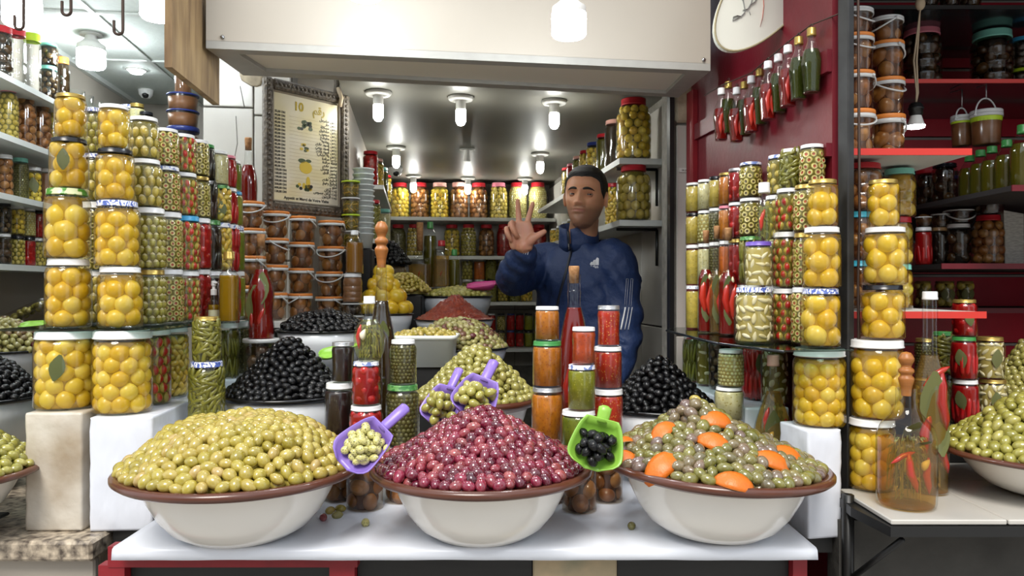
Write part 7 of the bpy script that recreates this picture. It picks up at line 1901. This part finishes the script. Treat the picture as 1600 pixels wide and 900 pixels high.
for k in range(NH):
    for i in range(NT):
        t = 2 * PI * i / NT; z0 = hairline(t); z_ = z0 + (.1176 - z0) * (k / (NH - 1)) ** .85
        off = .0005 + .0045 * min(1, k / 5) + .0020 * max(0, math.cos(t)) * (k / NH)
        p = head_pt(t, min(z_, .1172), off); j = .0009 * math.sin(i * 7.3 + k * 5.1)
        v.append((p[0], p[1] + j, p[2] + .0060 * (k / (NH - 1)) + j))
for k in range(NH - 1):
    for i in range(NT): f.append([k * NT + (i + 1) % NT, k * NT + i, (k + 1) * NT + i, (k + 1) * NT + (i + 1) % NT])
mb = MB(); mb.add(v, f); o = hpart('hair', mb.mesh('hair', [pm('short_black_hair', '14110f', .65, bump=1.0, bscale=420, bdist=.003, var=.4, scale=260)]))

# jacket
NAVY = pm('navy_tracksuit', '1b315c', .62, var=.12, scale=7, bump=.55, bscale=13, bdist=.03)
jk = MB()
loft(jk, [(*bl(0, 0, z), w, d) for z, w, d in ((.86, .168, .122), (.90, .178, .130), (1.0, .176, .130), (1.12, .172, .128), (1.25, .172, .128), (1.36, .176, .126), (1.43, .172, .112), (1.475, .135, .092), (1.505, .095, .078), (1.52, .075, .07))], 40, YAW, 0, 2.5)
limb(jk, [bl(-.10, 0, 1.44), bl(-.165, .01, 1.445), REL, pxp(818.5, 394, 2.625)], [.078, .078, .064, .046], 22, 7)
limb(jk, [bl(.10, 0, 1.44), bl(.150, .005, 1.44), LEL, bl(.195, .11, 1.03)], [.078, .080, .064, .050], 22, 7)
g = random.Random(4)
for (a, b, r0, n) in ((bl(-.165, .01, 1.44), REL, .074, 5), (REL, pxp(818, 396, 2.68), .060, 4), (bl(.165, 0, 1.40), LEL, .076, 5), (LEL, bl(.195, .11, 1.06), .060, 5)):
    a, b = Vector(a), Vector(b); ax = (b - a).normalized(); p, q = frame_of(ax)
    for k in range(n):                                   # creases lying slantwise round the sleeves
        t = (k + .5) / n + g.uniform(-.06, .06); c = a.lerp(b, t); ph = g.uniform(0, 6)
        tube(jk, [c + (p * math.cos(w) + q * math.sin(w)) * (r0 * (1 - .18 * t) - .003) + ax * .02 * math.sin(w * 1.3 + ph) for w in np.linspace(ph, ph + 3.6, 12)], [.002] + [.0085] * 10 + [.002], 8)
for z, t0, t1 in ((1.33, 2.2, 3.6), (1.24, .2, 1.6), (1.17, 1.9, 3.9), (1.08, .4, 2.4), (1.02, 2.4, 4.4)):
    tube(jk, [bl(.168 * math.cos(w) , .124 * math.sin(w), z + .035 * math.sin(w * 1.7)) for w in np.linspace(t0, t1, 12)], [.002] + [.008] * 10 + [.002], 8)
jm = remeshed(jk, .0062, 7, 'jacket', .5); jm.materials.clear(); jm.materials.append(NAVY)
co = np.empty(len(jm.vertices) * 3); jm.vertices.foreach_get('co', co); co = co.reshape(-1, 3)
nn = np.empty(len(jm.vertices) * 3); jm.vertices.foreach_get('normal', nn); nn = nn.reshape(-1, 3)
X, Y, Z = co.T
wv = np.sin(Z * 46 + X * 34 - Y * 20 + 2.2 * np.sin(X * 17 + Z * 9) + 1.7 * np.sin(Y * 19 - Z * 11))
w2 = np.sin(Z * 71 - X * 52 + 2.0 * np.sin(X * 23 - Y * 13))
amp = .0032 * (1 + .6 * np.sin(Z * 13 + X * 9))                     # soft cloth folds
co = co + nn * ((np.abs(wv) ** .6 * np.sign(wv)) * amp + w2 * .0012)[:, None]
jm.vertices.foreach_set('co', co.ravel()); jm.update()
jo = mpart('jacket', jm)
bvh = BVHTree.FromPolygons([tuple(q) for q in co.reshape(-1, 3)], [tuple(p.vertices) for p in jm.polygons])
EYE = Vector((0, 0, CZ))
def on_jacket(u, v, lift=.0015):
    dr = (Vector(pxp(u, v, 1.0)) - EYE).normalized(); h = bvh.ray_cast(EYE, dr)
    return (h[0] + h[1] * lift) if h[0] is not None else Vector(pxp(u, v, 2.85))
# stand collar: two layers open at the throat
NC = Vector(bl(0, .012, 1.50)); v, f = [], []; NT = 44
rows = ((.0, .082, .072), (.03, .077, .071), (.062, .073, .070), (.085, .071, .070), (.087, .067, .066), (.06, .066, .064), (.02, .068, .062))
for (h, rw, rd_) in rows:
    for i in range(NT + 1):
        a = -PI / 2 + .10 + (2 * PI - .20) * i / NT     # starts and ends at the front
        fwd = -math.sin(a); x_ = rw * math.cos(a); y_ = rd_ * fwd
        hh = h * (1 + .38 * (1 - fwd) / 2) - .010 * max(0, fwd) ** 4
        v.append(bl(x_, .012 + y_ + .010 * hh / .08 * (fwd > 0), 1.492 + hh))
for r in range(len(rows) - 1):
    for i in range(NT): f.append([r * (NT + 1) + i, r * (NT + 1) + i + 1, (r + 1) * (NT + 1) + i + 1, (r + 1) * (NT + 1) + i])
mb = MB(); mb.add(v, f); co_ = obj('collar', mb.mesh('collar', [NAVY]), jo)
md = co_.modifiers.new('thick', 'SOLIDIFY'); md.thickness = .004
ZIP = pm('zip_tape', '0f1422', .5)
zp = [on_jacket(u, v, .0015) for u, v in ((894, 386), (891, 400), (887, 416), (882, 434), (877, 452), (872, 472), (868, 494), (866, 520), (865, 545))]
mb = MB(); tube(mb, zp, .0055, 8, 0, True, .5); obj('zip', mb.mesh('zip', [ZIP]), jo)
zc = [Vector(bl(0.002, .012 + .0735 + .010 * k / 3 + .001, 1.490 + .024 * k)) for k in range(4)]
mb = MB(); tube(mb, [zp[0]] + zc, .0045, 8, 0, True, .6); obj('zip', mb.mesh('zip', [ZIP]), jo)
mb = MB(); p = zc[1] + Vector((-.002, -.006, 0)); tube(mb, [p, p + Vector((.001, -.001, -.022))], .0024, 6); obj('zip_pull', mb.mesh('zip_pull', [M['steel']]), jo)
# sleeve stripes and chest emblem
WHT = pm('white_print', 'e8e8ea', .5)
def strip(pts, w, name='stripe'):
    P_ = [on_jacket(u, v, .0014) for u, v in pts]; mb = MB(); tube(mb, P_, w, 6, 0, True, .35); obj(name, mb.mesh(name, [WHT]), jo)
def ln(p, q, n=8): return [(p[0] + (q[0] - p[0]) * k / n, p[1] + (q[1] - p[1]) * k / n) for k in range(n + 1)]
for dx in (0, 7):
    strip(ln((978.5 + dx, 436), (976 + dx, 478)), .0012); strip(ln((981.5 + dx, 436), (979 + dx, 478)), .0012); strip(ln((978.5 + dx, 435.5), (981.5 + dx, 435.5), 2), .0012)
for dx in (0, 6.5, 12):
    strip(ln((977 + dx * .9, 480), (970 + dx * .95, 515)), .0040)
for k in range(3): strip(ln((819 + k * 3.2, 392 + k * .6), (817.5 + k * 3.2, 397 + k * .6), 3), .0022)
cen = on_jacket(927, 413, .0012); e1 = (on_jacket(932, 413) - on_jacket(922, 413)).normalized(); nrm = (EYE - cen); e3 = (nrm - e1 * nrm.dot(e1)).normalized(); e2 = e3.cross(e1)
pxm = cen.y / F * 1.15
LM = Matrix((e1, e2, e3)).transposed().to_4x4(); LM.translation = cen + e3 * .001
mb = MB()
for x0, h in ((-6.2, 4.2), (-2.4, 7.2), (1.6, 10.4)):   # three slanting bars of growing height
    q = [(x0, -1.0), (x0 + 3.2, -1.0), (x0 + 3.2 + .0, -1.0 + .0), (x0 + 3.6, 0)]
    pts = [(x0 + 2.0, -1), (x0 + 5.2, -1), (x0 + 5.2 - .0, -1 + h * .86), (x0 + 2.9, -1 + h)]
    pts = [(x0 + 1.4 + h * .16, -1), (x0 + 4.6 + h * .10, -1), (x0 + 4.6 + h * .10, -1 + h), (x0 + 1.4 + h * .30, -1 + h * .80)] if False else [(x0 + 3.4 - h * .42, -1 + .30 * h), (x0 + 3.4, -1 + h), (x0 + 6.0, -1 + h * .86), (x0 + 6.0, -1), (x0 + 3.4 - h * .25, -1)]
    n = len(pts); v = [(a * pxm, b * pxm, -.001) for a, b in pts] + [(a * pxm, b * pxm, .0006) for a, b in pts]
    mb.add(v, [list(range(n - 1, -1, -1)), list(range(n, 2 * n))] + [[i, (i + 1) % n, n + (i + 1) % n, n + i] for i in range(n)])
o = obj('emblem', mb.mesh('emblem', [WHT], False), jo); o.matrix_basis = LM
o = obj('lettering', text_mesh('adidas', 6.2 * pxm, WHT, .0006, 'CENTER'), jo); o.matrix_basis = LM @ Matrix.Translation((-.2 * pxm, -5.4 * pxm, 0)) @ Matrix.Rotation(.06, 4, 'Z')
# trousers and shoes (behind the counters)
tr = MB()
loft(tr, [(*bl(0, 0, z), w, d) for z, w, d in ((.80, .150, .112), (.88, .162, .116), (.95, .160, .115))], 28, YAW)
for sx in (-1, 1): limb(tr, [bl(sx * .082, 0, .84), bl(sx * .095, .02, .48), bl(sx * .10, -.01, .06)], [.092, .07, .058], 16)
tm = remeshed(tr, .010, 4, 'trousers'); tm.materials.clear(); tm.materials.append(pm('black_trousers', '17181c', .7)); mpart('trousers', tm)
for sx in (-1, 1):
    mb = MB(); limb(mb, [bl(sx * .10, -.05, .045), bl(sx * .105, .06, .04), bl(sx * .11, .17, .032)], [.040, .043, .030], 14)
    for q in mb.v: q[:, 2] = np.maximum(q[:, 2], .0)
    mpart('shoe', mb.mesh('shoe', [M['black']]))

# ---------------------------------------------------------------- writing
FORMS = {}
for cp_ in range(0xFE70, 0xFEFD):
    dec = unicodedata.decomposition(chr(cp_)).split()
    if len(dec) >= 2 and dec[0] in ('<isolated>', '<initial>', '<medial>', '<final>'):
        key = ''.join(chr(int(q, 16)) for q in dec[1:]); FORMS.setdefault(key, {})[dec[0][1:-1]] = chr(cp_)
def arabic(s):
    """Joined letter shapes in display order (right to left)."""
    out = []; chars = []
    i = 0
    while i < len(s):
        if s[i:i + 2] in FORMS and s[i] == '\u0644': chars.append(s[i:i + 2]); i += 2
        else: chars.append(s[i]); i += 1
    joins = lambda c: c in FORMS and 'initial' in FORMS[c]
    for k, c in enumerate(chars):
        if c not in FORMS: out.append(c); continue
        prev = k > 0 and joins(chars[k - 1]); nxt = k + 1 < len(chars) and chars[k + 1] in FORMS and 'final' in FORMS[chars[k + 1]] and joins(c)
        f_ = FORMS[c]; form = 'medial' if prev and nxt else 'final' if prev else 'initial' if nxt else 'isolated'
        out.append(f_.get(form) or f_.get('isolated') or c)
    return ''.join(out[::-1])

# framed price list: its own upright plane, left edge nearer the street
pa, pb = Vector((PX(408, 2.62), 2.62, 0)), Vector((PX(541, 2.90), 2.90, 0))
BW = (pb - pa).length; bz0, bz1 = 1.612, 2.072; BHt = bz1 - bz0
bd = thing('price_board', 'price list in a carved dark frame with Arabic writing above the orange-lidded buckets', 'sign', (pa.x, pa.y, bz0), (0, 0, math.atan2(pb.y - pa.y, pb.x - pa.x)))
FRM = pm('carved_frame', '3b342c', .45, col2='6a6052', scale=70, bump=.8, bscale=110, bdist=.006)
fw = .036
def bar(x0, x1, z0, z1, name, prof, mat, par=bd):
    mb = MB(); box(mb, ((x0 + x1) / 2, prof / 2 * -1, (z0 + z1) / 2), (x1 - x0, prof, z1 - z0), 0, None, .006); return obj(name, mb.mesh(name, [mat], False), par)
for x0, x1, z0, z1 in ((0, fw, 0, BHt), (BW - fw, BW, 0, BHt), (fw, BW - fw, BHt - fw, BHt), (fw, BW - fw, 0, fw)):
    fb = bar(x0, x1, z0, z1, 'frame_bar', .024, FRM)
    mb = MB(); L = max(x1 - x0, z1 - z0); n = int(L / .017)
    for k in range(n):                                    # beaded carving
        t = (k + .5) / n; cx, cz = (x0 + (x1 - x0) * t, (z0 + z1) / 2) if x1 - x0 > z1 - z0 else ((x0 + x1) / 2, z0 + (z1 - z0) * t)
        ball(mb, (cx, -.024, cz), (.0068, .005, .0068), 1)
    obj('carving', mb.mesh('carving', [FRM]), fb)
ix0, ix1, iz0, iz1 = fw, BW - fw, fw, BHt - fw
LIN = pm('inner_fillet', '8d8474', .4)
for x0, x1, z0, z1 in ((ix0, ix0 + .008, iz0, iz1), (ix1 - .008, ix1, iz0, iz1), (ix0, ix1, iz1 - .008, iz1), (ix0, ix1, iz0, iz0 + .008)):
    bar(x0, x1, z0, z1, 'inner_fillet', .014, LIN)
PAP, nt, b_, _o = base_mat('printed_paper'); L_ = nt.links.new
tc = _n(nt, 'ShaderNodeTexCoord'); nz = _n(nt, 'ShaderNodeTexNoise'); nz.inputs['Scale'].default_value = 5; L_(tc.outputs['Object'], nz.inputs['Vector'])
rp = _n(nt, 'ShaderNodeValToRGB'); rp.color_ramp.elements[0].color = C('dccf9e'); rp.color_ramp.elements[0].position = .35; rp.color_ramp.elements[1].color = C('e6dfcb'); rp.color_ramp.elements[1].position = .6
L_(nz.outputs['Fac'], rp.inputs[0]); L_(rp.outputs[0], b_.inputs['Base Color']); b_.inputs['Roughness'].default_value = .25
pp = bar(ix0, ix1, iz0, iz1, 'printed_sheet', .006, PAP)
INK = pm('print_ink', '22201c', .5); GOLD = pm('print_gold', 'b39a1e', .4); GRN = pm('print_green', '3f4f2a', .5); YEL = pm('print_yellow', 'd6b83a', .5); LGT = pm('print_line', 'b7a67e', .5)
def put(me, x, z, name='lettering', sx=1.0, sz=1.0):
    return obj(name, me, pp, (x, -.0064, z), (PI / 2, 0, 0), (sx, sz, 1))
pw = ix1 - ix0; ph = iz1 - iz0
put(text_mesh('10', .042, GOLD, .0003, 'CENTER', .0014), ix0 + pw * .38, iz1 - .056)
put(text_mesh(arabic('رقم'), .038, GOLD, .0003, 'CENTER', .0012), ix0 + pw * .68, iz1 - .056)
NAMES = ('زيتون مشرمل', 'زيتون حار', 'زيتون مسلالة', 'زيتون مشقوق', 'زيتون مجعوب', 'زيتون مفرشخ', 'زيتون رونديه', 'زيتون أسود عادي', 'زيتون أسود رومي', 'زيتون أسود بلدي', 'زيتون بالأعشاب', 'خضرا مرقدة', 'فلفلة مرقدة', 'مصير عادي', 'مصير معسل', 'ليمون الدق', 'السمن', 'الخليع عادي', 'الخليع رهيم', 'أملو', 'زيت أركان', 'زيت أركان مسوس', 'زيت الزيتون')
PRICES = ('35,00', '30,00', '35,00', '40,00', '35,00', '50,00', '40,00', '45,00', '50,00', '45,00', '50,00', '50,00', '35,00', '35,00', '30,00', '40,00', '150,00', '160,00', '150,00', '250,00', '250,00', '600,00', '130,00')
z0 = iz1 - .068; step = (z0 - iz0 - .030) / len(NAMES)
for k, (nm, pr) in enumerate(zip(NAMES, PRICES)):
    zz = z0 - step * (k + .8)
    put(text_mesh(arabic(nm), .0142, INK, .0003, 'RIGHT', .0004), ix1 - .012, zz)
    put(text_mesh(pr + ' DH', .0108, INK, .0003, 'LEFT', .0004), ix0 + .012, zz + .002)
    mb = MB(); box(mb, (ix0 + pw * .5, -.0062, zz - .003), (pw * .5, .0004, .0006)); obj('printed_line', mb.mesh('printed_line', [LGT], False), pp)
t_ = text_mesh('Appetit et Merci de Votre Visite',   .0145, INK, .0003, 'CENTER', .0004); put(t_, ix0 + pw * .5, iz0 + .014)
def blob(x, z, rx, rz, m, name='printed_picture'):
    mb = MB(); n = 14; v = [(x + rx * math.cos(2 * PI * i / n), -.0066, z + rz * math.sin(2 * PI * i / n)) for i in range(n)]; w = [(a, -.0061, c) for a, _, c in v]
    mb.add(v + w, [list(range(n - 1, -1, -1))] + [[i, (i + 1) % n, n + (i + 1) % n, n + i] for i in range(n)]); obj(name, mb.mesh(name, [m], False), pp)
g = random.Random(2); cx = ix0 + pw * .47
for k in range(13): blob(cx + g.uniform(-.026, .026), iz1 - .105 + g.uniform(-.014, .014), g.uniform(.006, .010), g.uniform(.005, .008), (GRN, INK, GRN)[k % 3])
for k in range(8): blob(cx - .004 + g.uniform(-.018, .018), iz1 - .185 + g.uniform(-.014, .014), .007, .005, (GRN, YEL)[k % 2])
blob(cx + .004, iz1 - .255, .027, .022, YEL); blob(cx - .012, iz1 - .232, .016, .008, GRN); blob(cx + .016, iz1 - .230, .012, .006, GRN)
for k in range(14): blob(cx - .004 + g.uniform(-.034, .034), iz1 - .325 + g.uniform(-.010, .010), .007, .006, (GRN, INK, YEL)[k % 3])
blob(cx + .014, iz1 - .308, .009, .022, YEL)
mb = MB(); tube(mb, [(BW * .86, .0, BHt - .03), (BW * .86, -.010, BHt + .04), (BW * .86, .0, BHt + .09)], .010, 6); obj('hanger', mb.mesh('hanger', [FRM]), bd)
mb = MB(); tube(mb, [(BW * .86, -.026, BHt - .05), (BW * .865, -.034, BHt - .02), (BW * .86, -.016, BHt + .02)], .008, 6); obj('string', mb.mesh('string', [M['cord']]), bd)

# oval painted sign by the red wall
sd = 1.95; cxs, czs = PX(1207, sd), PZ(-24, sd); sa, sb_ = 132 * sd / F, 56 * sd / F; ang = math.radians(50)
sg = thing('oval_sign', 'white oval sign with grey and red brush writing beside the cream shutter box', 'sign', (cxs, sd, czs), (0, 0, .10))
mb = MB(); n = 56; v = []
for yy in (-.009, .009):
    for i in range(n):
        a = 2 * PI * i / n; p, q = sa * math.cos(a), sb_ * math.sin(a); v.append((p * math.cos(ang) - q * math.sin(ang), yy, p * math.sin(ang) + q * math.cos(ang)))
mb.add(v, [list(range(n)), list(range(2 * n - 1, n - 1, -1))] + [[(i + 1) % n, i, n + i, n + (i + 1) % n] for i in range(n)])
obj('board', mb.mesh('board', [pm('sign_white', 'd9d8cc', .35, var=.06, scale=9)], False), sg)
mb = MB(); tube(mb, [v[i % n] for i in range(n + 1)], .0028, 5, 0, False); obj('edge_band', mb.mesh('edge_band', [pm('worn_gilt_edge', '9a8f6e', .5)]), sg)
def brush(pts, rad, m):
    P_ = [(PX(u, sd) - cxs, -.0105, PZ(v_, sd) - czs) for u, v_ in pts]
    mb = MB(); tube(mb, P_, rad, 8, 0, True, .15); o = obj('brush_stroke', mb.mesh('brush_stroke', [m]), sg); return o
GB_ = pm('grey_brush_paint', '6f6f6c', .6); RB_ = pm('red_brush_paint', 'a8503e', .6)
brush([(1140, 37), (1141, 31), (1147, 29), (1153, 30), (1160, 22), (1157, 6), (1152, -4)], [.001, .003, .0035, .003, .0035, .004, .002], GB_)
brush([(1140, 37), (1146, 34), (1152, 31)], [.001, .003, .001], GB_)
brush([(1156, 20), (1164, 18), (1170, 8), (1172, -6)], [.001, .004, .004, .003], GB_); brush([(1168, 12), (1176, 6), (1181, -6)], [.002, .004, .003], GB_)
brush([(1167, 22), (1168.5, 27)], [.0015, .0022], GB_)
brush([(1184, 45), (1188, 30), (1190, 12), (1189, -8)], [.0006, .002, .0026, .0026], RB_)
